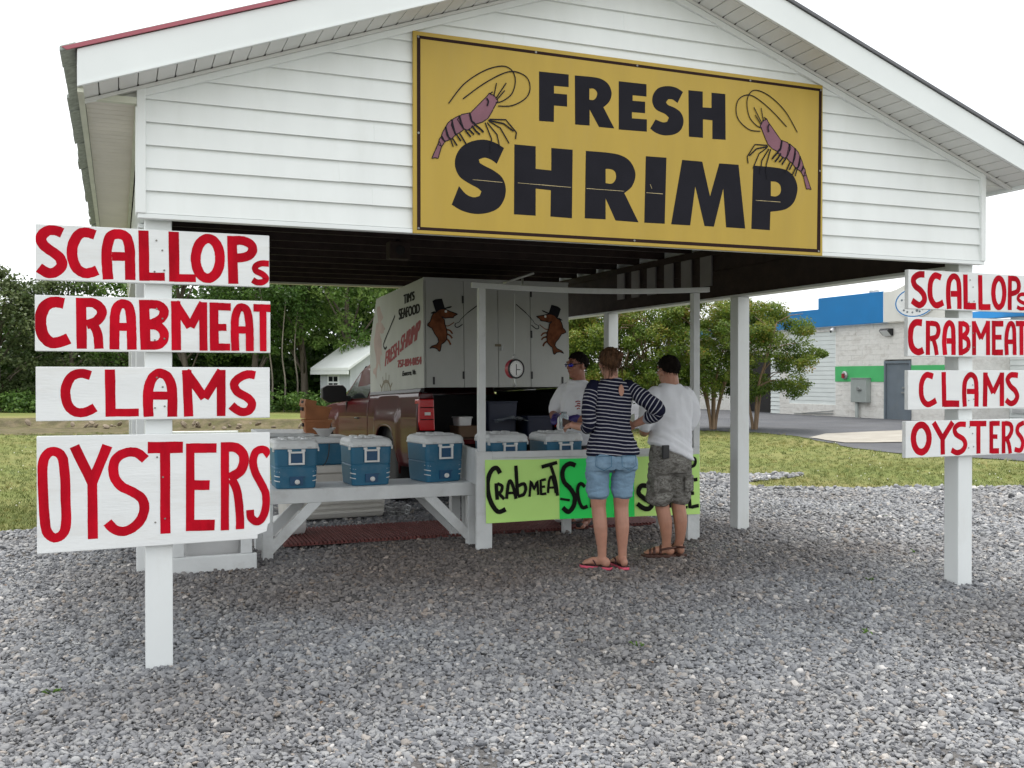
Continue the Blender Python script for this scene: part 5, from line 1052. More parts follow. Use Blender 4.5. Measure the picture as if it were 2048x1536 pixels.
# ------------------------------------------------------------------ coolers
def rrect(w, d, r, z, n=4, x0=0, y0=0):
    out = []
    for cx, cy, a0 in ((w/2-r, d/2-r, 0), (-w/2+r, d/2-r, pi/2), (-w/2+r, -d/2+r, pi), (w/2-r, -d/2+r, 3*pi/2)):
        for k in range(n+1): a = a0+pi/2*k/n; out.append((x0+cx+r*cos(a), y0+cy+r*sin(a), z))
    return out
def cube_cooler(label):
    t = thing('cooler', label, 'cooler', (0, 0, 0), 0, 'blue coolers with white lids')
    w, d = .385, .43
    MB().loft([rrect(w-.065, d-.065, .03, .0), rrect(w-.045, d-.045, .035, .008), rrect(w-.03, d-.03, .035, .10), rrect(w-.02, d-.02, .035, .195), rrect(w-.032, d-.032, .033, .205), rrect(w-.022, d-.022, .033, .215), rrect(w-.008, d-.008, .035, .372), rrect(w-.02, d-.02, .03, .374)]).build('body', 'coolblue', t, smooth=False, bevel=.004)
    MB().loft([rrect(w+.006, d+.006, .038, .375), rrect(w+.010, d+.010, .04, .392), rrect(w+.004, d+.004, .04, .397), rrect(w+.002, d+.002, .042, .425), rrect(w-.03, d-.03, .05, .452), rrect(w-.09, d-.09, .05, .462)]).build('lid', 'coolwhite', t, bevel=.005)
    mb = MB()
    for x in (-.09, 0, .09):
        for y in (-.1, .1): mb.loft([rrect(.075, .15, .03, .45, 3, x, y), rrect(.055, .13, .027, .472, 3, x, y)])
    mb.build('lid_ridge', 'coolwhite', t, bevel=.004)
    y = -d/2
    h = MB(); h.box(-.068, -.05, y-.022, y-.004, .245, .35).box(.05, .068, y-.022, y-.004, .245, .35).box(-.068, .068, y-.0225, y-.0035, .228, .2449).box(-.075, -.042, y-.018, y+.004, .3501, .372).box(.042, .075, y-.018, y+.004, .3501, .372).box(-.0495, .0495, y-.021, y-.005, .335, .352)
    h.build('handle', 'whiteplastic', t, bevel=.003)
    MB().box(-.049, .049, y-.0085, y+.004, .246, .334).build('handle_recess', 'coolblue2', t)
    MB().prism([(-.055, .035), (.055, .035), (.055, .10), (.075, .115), (-.055, .115)], lambda a, b, q: (a, q, b), y-.0035, y+.03).build('drain_recess', 'coolblue2', t)
    MB().lathe([(.022, y-.008), (.023, y-.018), (.014, y-.024)], 12, (0.005, 0, .066), 'y').box(-.004, .014, y-.032, y-.0245, .055, .078).build('drain_plug', 'whiteplastic', t)
    for k in range(3):
        for s in (-1, 1):
            z = .075+k*.045
            MB().tube([(s*(w/2-.052), y+.0145, z-.004), (s*(w/2-.030), y+.0200, z), (s*(w/2-.0175), y+.036, z+.003), (s*(w/2-.0125), y+.062, z+.004)], .0045, 6).build('grip_slit', 'whiteplastic', t)
    for x in (-.11, .11): MB().box(x-.018, x+.018, y-.010, y+.002, .378, .392).build('latch', 'greyplastic', t)
    for s in (-1, 1): MB().box(s*(w/2)-.006, s*(w/2)+.006, y+.02, y+.06, .35, .385).build('hinge_tab', 'coolwhite', t)
    return t
c1 = cube_cooler('blue cooler at the left end of the bench, touching the OYSTERS board')
c1.location = (1.345, 3.30, .601); c1.rotation_euler.z = -.03; c1.scale = (1.03, 1.0, .95)
for (x, y, z, r, lb) in [(2.02, 3.32, .601, .03, 'middle one of the three blue coolers on the white bench'), (2.715, 3.37, .601, .17, 'blue cooler at the right end of the bench beside the counter')]:
    c = copy_tree(c1); c.location = (x, y, z); c.rotation_euler.z = r; c['label'] = lb
c.scale = (1.07, 1.04, .97)
for (x, y, r, lb) in [(.33, .38, .16, 'blue cooler on the counter directly behind the slim white upright'), (.885, .38, .17, 'blue cooler on the counter under the clear jar and beside the red tub')]:
    c = copy_tree(c1); c.location = on_counter(x, y, .621); c.rotation_euler.z = CA+r; c['label'] = lb
wc = thing('chest_cooler', 'long beige chest cooler with moulded ribs on the ground behind the bench', 'cooler', (2.12, 5.42, .02), radians(2))
MB().loft([rrect(1.08, .48, .05, .0), rrect(1.12, .52, .06, .03), rrect(1.16, .56, .06, .50), rrect(1.14, .54, .06, .505)]).build('body', 'beigeplastic', wc, bevel=.006)
for k in range(4): MB().box(-.53, .53, -.293+.001*k, -.262, .05+k*.055, .082+k*.055).build('rib', 'beigeplastic', wc, bevel=.008)
MB().loft([rrect(1.18, .58, .06, .507), rrect(1.20, .60, .07, .52), rrect(1.19, .59, .07, .575), rrect(1.14, .54, .08, .595)]).build('lid', 'beigeplastic', wc, bevel=.005)
MB().box(.3, .42, -.312, -.296, .49, .56).box(-.42, -.3, -.312, -.296, .49, .56).build('latch', 'whiteplastic', wc, bevel=.004)
bc = thing('long_cooler', 'long blue cooler with a loose white lid on top of the beige chest cooler', 'cooler', (1.80, 5.40, .616), radians(1))
MB().loft([rrect(.86, .40, .03, 0), rrect(.90, .43, .04, .02), rrect(.93, .45, .04, .24), rrect(.92, .44, .04, .243)]).build('body', 'coolblue', bc, bevel=.004)
MB().loft([rrect(.96, .48, .05, .245), rrect(.97, .49, .05, .26), rrect(.96, .48, .05, .30), rrect(.90, .42, .06, .32)]).build('lid', 'coolwhite', bc, bevel=.004)
MB().obox((-.22, .06, .355), (.62, .40, .04), rot(.08, .03, .1)).build('loose_lid', 'coolwhite', bc, bevel=.012)
V_, F_ = text_mesh('cooler', .05, 1.1, .2)
mb = MB(); mb.lathe([(.022, -.2268), (.021, -.2274)], 12, (-.02, 0, .15), 'y'); mb.build('logo_disc', 'greyplastic', bc)
MB().box(.02, .11, -.2272, -.2252, .142, .158).build('logo_bar', 'fishpink', bc)
st_p = MB().tube(catmull([(.24, -.24, .24), (.23, -.25, .12), (.19, -.25, .02), (.1, -.255, -.04)], 4), .006, 6).build('strap', 'blackplastic', bc)
# brown waxed crates and a bowl on top of it
for k, (z, r, tl) in enumerate(((.953, -.05, -.06), (1.115, .10, -.14))):
    t = thing('fish_crate', 'brown waxed fish box, %s of the tilted pair by the truck fender' % ('lower' if k == 0 else 'upper'), 'crate', (1.95-.03*k, 5.42, z), r, 'brown waxed fish boxes')
    t.rotation_euler.y = tl*-1 if k else 0.02
    w, d, h = .30, .24, .16
    MB().loft([rrect(w-.04, d-.04, .01, 0, 2), rrect(w, d, .012, h, 2), rrect(w-.02, d-.02, .012, h, 2), rrect(w-.06, d-.06, .01, .012, 2)], caps=True).build('tray', 'kraft', t)
    MB().box(-w/2-.006, w/2+.006, -d/2-.006, -d/2+.004, h-.02, h+.006).box(-w/2-.006, w/2+.006, d/2-.004, d/2+.006, h-.02, h+.006).build('rim', 'kraft', t, bevel=.003)
    for s in (-1, 1): MB().box(s*w/2-.012, s*w/2+.012, -.045, .045, h-.075, h-.035).build('hand_hole', 'dark', t)
t = thing('fish_crate', 'small brown box tipped on end against the upper fish box', 'crate', (1.81, 5.38, 1.28), .15, 'brown waxed fish boxes'); t.rotation_euler.y = .18
MB().box(-.03, .10, -.1, .1, .0, .07).build('tray', 'kraft', t, bevel=.004); MB().box(-.032, -.028, -.04, .04, .02, .05).build('hand_hole', 'dark', t)
bw = thing('mixing_bowl', 'shallow white bowl on the long blue cooler in front of the brown boxes', 'bowl', (2.0, 5.22, .94))
MB().lathe([(.045, 0), (.055, .002), (.115, .085), (.128, .09), (.122, .086), (.05, .012), (.0001, .01)], 24).build('bowl', 'whiteplastic', bw, smooth=True)
pl = thing('pail', 'white pail lying behind the left bench brace', 'pail', (1.42, 4.15, .11), .5)
MB().lathe([(.10, -.14), (.105, -.135), (.125, .13), (.132, .14), (.122, .14), (.1, -.12), (.0001, -.12)], 18, (0, 0, .02), 'x').build('tub', 'whiteplastic', pl, smooth=True)
bk = thing('wire_basket', 'small wire basket on the ground right of the beige chest cooler', 'basket', (2.86, 5.25, .0), .1)
mb = MB()
for z, s in ((.015, .8), (.06, .9), (.11, 1.0)): P = [(x*s, y*s, z) for x, y, _ in rrect(.26, .2, .04, 0, 3)]; mb.tube(P+[P[0]], .004, 5)
for k in range(16):
    a = rrect(.26, .2, .04, 0, 3)[k]; mb.tube([(a[0]*.8, a[1]*.8, .015), (a[0], a[1], .11)], .003, 4)
mb.build('wires', 'steel', bk)
rm = thing('rubber_mat', 'long red brown ribbed mat on the gravel under bench and counter', 'mat', (1.30, 3.56, gh(3, 4)+.03), -.02)
MB().box(0, 4.1, 0, 1.0, 0, .008).build('base', 'mat', rm)
proto = None
for k in range(102):
    if proto is None: proto = MB().box(0, .022, .01, .99, .0082, .026).build('rib', 'mat', rm, loc=(.02, 0, 0))
    else: share(proto, 'rib', rm, (.02+k*.0398, 0, 0))
bg_ = thing('sack', 'crumpled white sack with a black letter on the mat under the counter', 'bag', (4.42, 3.86, gh(4.4, 3.9)+.06), .2)
mb = MB(); mb.ell((0, 0, .055), (.24, .13, .065), 22, 12)
mb.v = [(x*(1+.10*noise.noise(Vector((x*9, y*9, z*9)))), y*(1+.12*noise.noise(Vector((x*7, y*9, z*9+4)))), max(0, z+.018*noise.noise(Vector((x*14, y*14, 3))))) for x, y, z in mb.v]
mb.build('body', 'whiteplastic', bg_, smooth=True)
mb = MB(); q_ = lambda a, b: (a, -.145+.02*abs(a), b); mb.ribbon([(.02, .03), (.03, .085)], .016, q_); mb.ribbon([(.03, .086), (.075, .032)], .016, lambda a, b: (a, -.1455+.02*abs(a), b)); mb.ribbon([(.075, .03), (.085, .085)], .016, lambda a, b: (a, -.146+.02*abs(a), b)); mb.build('printed_letter', 'black', bg_)
rt = thing('tip_tub', 'red plastic tub with two white labels at the counter edge', 'tub', on_counter(1.20, .12, .88), CA)
MB().loft([rrect(.15, .11, .02, -.258), rrect(.17, .13, .02, .0), rrect(.185, .145, .02, .002), rrect(.185, .145, .02, .022)]).build('tub', 'redplastic', rt, bevel=.003)
for x, w_ in ((-.05, .05), (.035, .075)): MB().box(x-w_/2, x+w_/2, -.069, -.066, -.075, -.012).build('label_paper', 'paper', rt)
V_, F_ = text_mesh('T', .04); V2, F2 = text_mesh('L', .03)
MB().add([(.012+x, -.0697, -.052+y) for x, y in V_], F_).add([(.036+x, -.0697, -.066+y) for x, y in V2], F2).build('printed_letter', 'black', rt, fix=False)
jr = thing('clear_jar', 'clear plastic jar standing on the cooler lid before the vendor', 'jar', on_counter(.94, .28, 1.094), CA)
MB().lathe([(.042, 0), (.045, .004), (.045, .12), (.03, .145), (.028, .165), (.025, .165), (.041, .118), (.041, .006), (.0001, .006)], 18).build('jar', 'clear', jr, smooth=True)

# ------------------------------------------------------------------ hanging scale
hs = thing('hanging_scale', 'round dial scale with a red back hanging before the truck doors', 'scale', on_counter(.39, .035, 1.675), .16); hs.scale = (.86, 1.3, .9)
MB().lathe([(.095, .0), (.1, .004), (.1, .05), (.09, .055)], 26, (0, 0, 0), 'y').build('case', 'redplastic', hs)
MB().lathe([(.085, -.006), (.1005, -.008), (.103, .0), (.1005, .006), (.0855, .0005)], 26, (0, 0, 0), 'y', caps=False).build('rim', 'blackplastic', hs)
MB().lathe([(.086, -.001), (.085, -.003)], 26, (0, 0, 0), 'y').build('dial', 'paper', hs)
mb = MB().box(-.005, .004, -.0045, -.0034, -.065, .05).box(.006, .05, -.0045, -.0034, -.012, -.004)
for k in range(24): a = k*pi/12; mb.obox((.074*sin(a), -.004, .074*cos(a)), (.002, .0008, .012), rot(0, a, 0))
mb.build('needle', 'black', hs)
MB().tube(catmull([(0, .02, -.10), (0, .02, -.15), (.012, .02, -.172), (.0, .02, -.186), (-.014, .02, -.17)], 4), .007, 6).build('hook', 'steel', hs)
MB().tube([(.022*cos(a), .02, .125+.025*sin(a)) for a in np.linspace(0, 2*pi, 14)], .004, 6).tube([(0, .02, .148), (0, .02, .785)], .0018, 5).build('hanger', 'steel', hs)

# ================================================================== TRUCK
TX, TY = 4.125, 5.30
tk = thing('pickup_truck', 'maroon pickup truck backed in with a white plywood sales box over its bed', 'pickup truck', (TX, TY, .02)); tk.rotation_euler.x = -.033
RW, FW, WR = 1.42, 5.12, .41
def arch(y):
    for c in (RW, FW):
        t = abs(y-c)/.53
        if t < 1: return .40+.60*(1-t**3.2)**(1/3.2)
    return None
def top(y):
    if y < 2.50: return 1.40
    if y < 4.55: return 1.34-.01*(y-2.5)
    if y < 5.7: return 1.32-.08*((y-4.55)/1.15)**2
    t = min(1, (y-5.7)/.62); return 1.24-.62*t**2.4
def bodyx(y, z):
    x = 1.0-.035*smooth01((z-1.12)/.30)-.05*smooth01((.75-z)/.3)
    for c in (RW, FW):
        dd = max(abs(y-c)/.70, abs(z-.55)/.66); x += .035*(1-smooth01((dd-.78)/.22))
    if y > 5.7: x -= .32*((y-5.7)/.62)**2.2
    return x
ysamp = sorted(set([round(v, 4) for v in list(np.arange(0, 6.33, .045))+[2.5]+[c+s*d for c in (RW, FW) for s in (-1, 1) for d in (.53, .525, .51, .49, .46)]]))
for s in (-1, 1):
    for (a, b, nm) in ((-.01, 2.481, 'bed_side'), (2.495, 6.4, 'body_side')):
        rings = []
        for y in [v for v in ysamp if a <= v <= b]:
            zb = arch(y) or .50; zt = top(y); rings.append([(s*bodyx(y, zb+(zt-zb)*k/14), y, zb+(zt-zb)*k/14) for k in range(15)])
        mb = MB(); mb.loft(rings, caps=False, closed=False)
        o = mb.build(nm, 'maroon', tk, smooth=True); sd = o.modifiers.new('thick', 'SOLIDIFY'); sd.thickness = .03; sd.offset = 0
    for c in (RW, FW):
        # arch lip
        P = [(s*(bodyx(y, arch(y) or .4)+.004), y, (arch(y) or .40)) for y in np.linspace(c-.528, c+.528, 40)]
        MB().tube(P, .016, 6).build('arch_lip', 'maroon', tk, smooth=True)
        MB().tube([(s*.82, y, (arch(y) or .4)+.03) for y in np.linspace(c-.528, c+.528, 24)], .14, 8).build('wheel_well', 'blackplastic', tk)
        wx = s*.86
        wh = MB().lathe([(.24, -.12), (.33, -.125), (.385, -.11), (WR, -.07), (WR, .07), (.385, .11), (.33, .125), (.24, .12)], 30, (wx, c, WR), 'x').build('wheel', 'blackrubber', tk, smooth=True)
        rm_ = MB().lathe([(.255, -.09), (.262, -.1), (.25, -.07), (.23, .06), (.23, .06)], 24, (wx, c, WR), 'x', caps=True)
        for k in range(6):
            a = k*pi/3; rm_.beam((wx+s*.085, c+.05*cos(a), WR+.05*sin(a)), (wx+s*.10, c+.235*cos(a), WR+.235*sin(a)), .05, .03, (1, 0, 0))
        rm_.lathe([(.06, -.02), (.06, .02), (.04, .03)], 12, (wx+s*.09, c, WR), 'x'); rm_.build('rim', 'chrome', wh)
    MB().prism([(s*.93, 1.402), (s*.985, 1.402), (s*.965, 1.445), (s*.92, 1.445)], lambda a, b, t: (a, t, b), -.01, 2.48).build('rail_cap', 'blackplastic', tk, bevel=.006)
    tl = MB().prism([(s*.985, .95), (s*1.006, 1.05), (s*.996, 1.32), (s*.815, 1.32), (s*.805, .95)], lambda a, b, t: (a, t, b), -.03, .16).build('tail_light', 'taillight', tk, bevel=.012)
    MB().box(min(s*.86, s*.93), max(s*.86, s*.93), -.034, -.0301, 1.13, 1.165).build('reverse_lamp', 'paper', tl)
    for z in (1.075, 1.215): MB().box(min(s*.82, s*.985), max(s*.82, s*.985), -.036, -.0301, z, z+.012).build('lens_rib', 'maroon', tl)
    MB().prism([(s*.99, 1.3215), (s*.975, 1.39), (s*.825, 1.39), (s*.815, 1.3215)], lambda a, b, t: (a, t, b), -.025, .10).build('corner_cap', 'maroon', tk, bevel=.01)
    # mirror
    mr = MB().loft([[(s*(1.10+.27*q[0]), 3.98+.07*q[1], 1.44+.15*q[2]) for q in [(-.4, y, -.7), (.6, y, -.85), (1, y, -.4), (1, y, .7), (.7, y, 1), (-.2, y, 1), (-.4, y, .6)]] for y in (-1, 1)]).build('mirror', 'blackplastic', tk, bevel=.02)
    MB().box(min(s*.94, s*1.05), max(s*.94, s*1.05), 3.92, 4.04, 1.34, 1.42).build('mirror_arm', 'blackplastic', mr)
    MB().tube([(s*1.004, 3.0, 1.08), (s*1.03, 3.02, 1.085), (s*1.03, 3.2, 1.085), (s*1.004, 3.22, 1.08)], .014, 6).build('door_handle', 'blackplastic', tk)
    MB().box(min(s*.99, s*1.012), max(s*.99, s*1.012), 3.86, 3.868, .55, 1.33).build('door_seam', 'dark', tk)
    MB().tube([(s*.995, .14, 1.33), (s*.999, .4, 1.335), (s*.985, 1.0, 1.335)], .0001, 4)
# cab, glass, hood, bed, bumper
cs = lambda y, zb, zt, wb, wt: [(-wb, y, zb), (-wb*.99, y, zb+.03), (-wt-.03, y, zt-.09), (-wt+.07, y, zt-.01), (0, y, zt+.02), (wt-.07, y, zt-.01), (wt+.03, y, zt-.09), (wb*.99, y, zb+.03), (wb, y, zb)]
MB().loft([cs(2.52, 1.32, 1.84, .965, .74), cs(2.7, 1.32, 1.90, .965, .76), cs(3.6, 1.32, 1.91, .965, .76), cs(3.85, 1.31, 1.87, .96, .75), cs(4.75, 1.27, 1.33, .93, .86)]).build('cab', 'maroon', tk, bevel=.01)
for s in (-1, 1):
    f = lambda y, z: (s*(.966-(z-1.345)*(.19/.46)+.004), y, z)
    MB().add([f(2.72, 1.37), f(4.25, 1.37), f(3.72, 1.80), f(2.78, 1.82)]+[(f(y, z)[0]-s*.01, y, z) for y, z in ((2.72, 1.37), (4.25, 1.37), (3.72, 1.80), (2.78, 1.82))], [(0, 1, 2, 3), (7, 6, 5, 4), (0, 1, 5, 4), (1, 2, 6, 5), (2, 3, 7, 6), (3, 0, 4, 7)]).build('side_window', 'glass', tk)
MB().add([(-.84, 4.70, 1.345), (.84, 4.70, 1.345), (.70, 3.88, 1.875), (-.70, 3.88, 1.875)], [(0, 1, 2, 3)]).build('windscreen', 'glass', tk, fix=False)
MB().loft([[(-.955, y, z-.03), (-.80, y, z+.02), (0, y, z+.05), (.80, y, z+.02), (.955, y, z-.03), (.9, y, z-.2), (-.9, y, z-.2)] for y, z in ((4.6, 1.32), (5.2, 1.31), (5.75, 1.26), (6.05, 1.18))]).build('hood', 'maroon', tk, smooth=False, bevel=.015)
MB().loft([rrect(1.8, .3, .05, .45, 3, 0, 6.25), rrect(1.85, .34, .06, .7, 3, 0, 6.23), rrect(1.75, .3, .05, 1.12, 3, 0, 6.1)]).build('front_bumper', 'chrome', tk)
MB().box(-.9, .9, .02, 2.44, .80, .84).build('bed_floor', 'blackplastic', tk)
for s in (-1, 1): MB().box(min(s*.88, s*.93), max(s*.88, s*.93), .03, 2.44, .841, 1.40).build('bed_wall', 'blackplastic', tk)
MB().box(-.88, .88, 2.40, 2.44, .841, 1.40).build('bed_front', 'blackplastic', tk)
MB().box(-.83, .83, -.56, -.03, .80, .85).build('tailgate', 'maroon', tk, bevel=.01, label='lowered maroon tailgate')
MB().box(-.95, .95, -.16, .02, .52, .70).build('rear_bumper', 'chrome', tk, bevel=.03)
MB().box(-.5, .5, .1, 6.0, .42, .52).build('chassis', 'blackplastic', tk)
# sales box over the bed
BX = .938
SP = [(-.04, 1.452), (-.04, 2.745), (2.20, 2.735), (2.60, 2.14), (2.60, 1.445)]
for s in (-1, 1):
    MB().prism(SP, lambda a, b, t: (t, a, b), min(s*BX, s*(BX-.022)), max(s*BX, s*(BX-.022))).build('box_side', 'boxwhite', tk)
MB().prism([(-.04, 2.746), (2.205, 2.736), (2.61, 2.145), (2.59, 2.12), (2.19, 2.71), (-.04, 2.722)], lambda a, b, t: (t, a, b), -.914, .914).build('box_roof', 'boxwhite', tk)
MB().box(-.914, .914, 2.57, 2.60, 1.445, 2.12).build('box_front', 'boxwhite', tk)
ed = [-.914, -.441, -.004, .42, .914]
dp = []
for k in range(4): dp.append(MB().box(ed[k]+.003, ed[k+1]-.003, -.048, -.022, 1.456, 2.725).build('box_door', 'boxwhite', tk, bevel=.002))
MB().box(-.938, .938, -.052, -.0401, 2.7255, 2.75).build('box_trim', 'boxwhite', tk)
MB().box(-.91, .91, -.021, -.005, 1.452, 2.72).build('box_backing', 'dark', tk)
hp = MB().box(-.045, .03, -.056, -.0485, 1.945, 1.975).build('hasp', 'wheelbrown', tk); MB().box(.025, .06, -.075, -.055, 1.895, 1.935).tube([(.032, -.065, 1.935), (.034, -.065, 1.962), (.05, -.065, 1.962), (.053, -.065, 1.935)], .004, 6).build('padlock', 'steel', hp)
for x, z in ((-.82, 1.535), (.84, 1.535), (-.45, 1.6), (-.45, 2.5), (.43, 1.6), (.43, 2.1), (.43, 2.6)): MB().box(x-.012, x+.012, -.054, -.0485, z-.045, z+.045).build('hinge', 'blackplastic', tk)
rear_plane = lambda a, b, off: (a-TX, -.0485-off, b-.02+.033*-.05)
for q in ('RS1', 'RS2'):
    D_ = LET[q]
    mb = MB(); strokes(mb, D_['body'], rear_plane, 0, .0008); e = mb.build('shrimp_painting', 'fishorange', tk)
    mb = MB(); strokes(mb, D_['st'], rear_plane, .3, .0016); mb.build('legs', 'fishorange', e)
    mb = MB(); strokes(mb, D_['hat'], rear_plane, 0, .0024); strokes(mb, D_['cane'], rear_plane, .1, .0036); mb.build('hat_and_cane', 'signblack', e)
    bx_ = [p for p in D_['body'][0][2]]
    mb = MB(); strokes(mb, [[10, 'l', bx_+[bx_[0]]]], rear_plane, .5, .0062)
    nose = min(bx_, key=lambda p: -p[1]-.2*abs(p[0])); mb.build('outline', 'signblack', e)
    cxm = np.mean([p[0] for p in bx_])/1000; hx = [p for p in bx_ if p[1] > max(b for a, b in bx_)-70]; ex_ = np.mean([p[0] for p in hx])/1000; ez_ = max(b for a, b in bx_)/1000-.035
    mb = MB(); mb.lathe([(.016, -.0575), (.014, -.058)], 10, (ex_-TX+(.02 if ex_ < TX else -.02), 0, ez_-.02), 'y'); mb.build('eye', 'paper', e)
side_plane = lambda a, b, off: (-BX-off, a-TY, b-.02+.033*(a-TY))
D_ = LET['SS']
mb = MB(); strokes(mb, D_['body'], side_plane, 0, .001); e = mb.build('shrimp_painting', 'fishpink', tk, label='faded pink shrimp painting on the side panel')
mb = MB(); strokes(mb, D_['cane'], side_plane, .1, .002); mb.build('cane', 'textgrey', e)
mb = MB(); bx_ = D_['body'][0][2]; strokes(mb, [[12, 'l', bx_+[bx_[0]]]], side_plane, .5, .0015); mb.build('outline', 'fishpink', e)
mb = MB(); strokes(mb, D_['wheel'], side_plane, .1, .001); mb.build('ship_wheel_painting', 'wheelbrown', tk)
for key, body, m in (('tim', "TIM'S", 'textgrey'), ('sea', 'SEAFOOD', 'textgrey'), ('fresh', 'FRESH', 'textred'), ('shr', 'SHRIMP', 'textred'), ('ph', '757-894-0154', 'textred'), ('ex', 'Exmore, Va.', 'textgrey')):
    V_, F_ = text_mesh(body, 1.0, 1.0, .2 if key == 'ex' else 0); A_ = np.array(V_); mn, mxx = A_.min(0), A_.max(0); uv = (A_-mn)/(mxx-mn); q = np.array(LET['TXT'][key])/1000
    P = [q[0]*(1-u)*(1-v)+q[1]*u*(1-v)+q[2]*u*v+q[3]*(1-u)*v for u, v in uv]
    mb = MB()
    for k, (dy, dz) in enumerate(((0, 0), (.024, 0), (-.024, .004), (0, .006))): mb.add([side_plane(p[0]+dy, p[1]+dz, .001+.0004*k) for p in P], F_)
    mb.build('lettering', m, tk, fix=True)
# goods inside the open bed
def goods(name, label, cat, m, x, y, z, sx, sy, sz, part='tub', rim=True):
    t = thing(name, label, cat, (x, y, z), random.uniform(-.15, .15)); MB().loft([rrect(sx*.9, sy*.9, .02, 0), rrect(sx, sy, .025, sz)]).build(part, m, t, bevel=.006)
    if rim: MB().loft([rrect(sx+.02, sy+.02, .03, sz+.001), rrect(sx+.02, sy+.02, .03, sz+.02)]).build('rim', m, t, bevel=.004)
    return t
t = goods('carton', 'brown carton in the open truck bed under the white tub', 'carton', 'card', 3.86, 5.75, .86, .34, .3, .14, 'box', False); MB().box(-.02, .02, -.13, .13, .1405, .1425).build('tape', 'kraft', t)
goods('tub', 'small white tub on the carton in the open truck bed', 'tub', 'whiteplastic', 3.80, 5.72, 1.002, .19, .19, .09)
goods('plastic_crate', 'navy blue crate in the open truck bed behind the counter', 'crate', 'bluetub', 4.25, 5.70, .86, .40, .36, .42)
goods('plastic_crate', 'low navy blue crate in the truck bed behind the clear jar', 'crate', 'bluetub', 4.72, 5.6, .86, .36, .4, .24)
lg = thing('liner_bag', 'clear crumpled liner bag lying over the goods in the truck bed', 'bag', (4.35, 5.45, 1.02), .1)
mb = MB(); g = 16; V = []
for j in range(g):
    for i in range(g): x, y = (i/(g-1)-.5)*.5, (j/(g-1)-.5)*.34; V.append((x, y, .09-.25*(abs(x)+abs(y))**1.4+.05*noise.noise(Vector((x*9, y*9, 2)))))
mb.add(V, [(j*g+i, j*g+i+1, (j+1)*g+i+1, (j+1)*g+i) for j in range(g-1) for i in range(g-1)]); mb.build('film', 'clear', lg, smooth=True)

# ================================================================== PEOPLE
def lift(mb, dz, z0, span):
    mb.v = [(x, y, z+dz*smooth01((z-z0)/span)) for x, y, z in mb.v]
def skin_mat(name, c):
    m = mat(name, c, .5, .10, 14, .12, 90, spec=.4); m.node_tree.nodes['Principled BSDF'].inputs['Subsurface Weight'].default_value = .08
    m.node_tree.nodes['Principled BSDF'].inputs['Subsurface Radius'].default_value = (.02, .008, .005); return m
M['skin_w'] = skin_mat('light tanned skin', (0.46, 0.235, 0.165)); M['skin_m'] = skin_mat('tanned skin', (0.42, 0.21, 0.14)); M['skin_v'] = skin_mat('deeply tanned skin', (0.33, 0.145, 0.095))
M['tee'] = mat('white cotton', (0.74, 0.75, 0.78), .85, .03, 5, .25, 30, spec=.2)
M['hair_d'] = mat('short dark hair', (0.013, 0.010, 0.0085), .8, .5, 40, .8, 160, stretch=(1, 1, .35), spec=.04)
M['hair_g'] = mat('greying dark hair', (0.014, 0.011, 0.010), .8, .5, 40, .8, 160, stretch=(1, 1, .35), spec=.04)
M['hair_b'] = mat('dark blond hair', (0.085, 0.043, 0.022), .6, .6, 60, .9, 120, stretch=(1, 1, .22), spec=.15)
M['denim'] = mat('faded denim', (0.205, 0.315, 0.425), .85, .14, 7, .5, 55, spec=.15, dirt=(0.33, 0.44, 0.54), dscale=3.5, damt=.6)
M['pinkfoam'] = mat('pink foam sole', (0.72, 0.10, 0.17), .6, .06); M['strapm'] = mat('dark strap', (0.05, 0.012, 0.016), .6, .1); M['brownl'] = mat('brown sandal leather', (0.075, 0.028, 0.018), .6, .15)
M['glove'] = mat('purple nitrile glove', (0.045, 0.03, 0.16), .4, .1); M['bluelens'] = mat('blue mirrored lens', (0.012, 0.015, 0.42), .12, .05, metal=.5, coat=.6)
M['wallet'] = mat('dark brown wallet', (0.055, 0.022, 0.016), .5, .1); M['bill'] = mat('folded banknote', (0.48, 0.52, 0.42), .8, .1, 30); M['eyew'] = mat('eye white', (0.7, 0.68, 0.65), .3, .02); M['lip'] = mat('lips', (0.30, 0.10, 0.085), .5, .05)
def stripe_mat():
    m, n, l, p = new_mat('navy and white striped knit')
    a = n.new('ShaderNodeAttribute'); a.attribute_name = 'su'
    t = n.new('ShaderNodeTexCoord'); q = n.new('ShaderNodeTexNoise'); q.inputs['Scale'].default_value = 7; l.new(t.outputs['Object'], q.inputs['Vector'])
    ad = n.new('ShaderNodeMath'); ad.operation = 'MULTIPLY_ADD'; ad.inputs[1].default_value = .016; l.new(q.outputs['Fac'], ad.inputs[0]); l.new(a.outputs['Fac'], ad.inputs[2])
    di = n.new('ShaderNodeMath'); di.operation = 'DIVIDE'; di.inputs[1].default_value = .0305; l.new(ad.outputs[0], di.inputs[0])
    fr = n.new('ShaderNodeMath'); fr.operation = 'FRACT'; l.new(di.outputs[0], fr.inputs[0])
    r = n.new('ShaderNodeValToRGB'); e = r.color_ramp.elements; e[0].position = .70; e[0].color = (0.008, 0.009, 0.026, 1); e[1].position = .76; e[1].color = (.40, .40, .44, 1)
    e2 = e.new(.96); e2.color = (.40, .40, .44, 1); e3 = e.new(1.0); e3.color = (0.008, 0.009, 0.026, 1)
    l.new(fr.outputs[0], r.inputs['Fac']); l.new(r.outputs['Color'], p.inputs['Base Color']); p.inputs['Roughness'].default_value = .85; p.inputs['Specular IOR Level'].default_value = .15
    return m
M['stripe'] = stripe_mat()
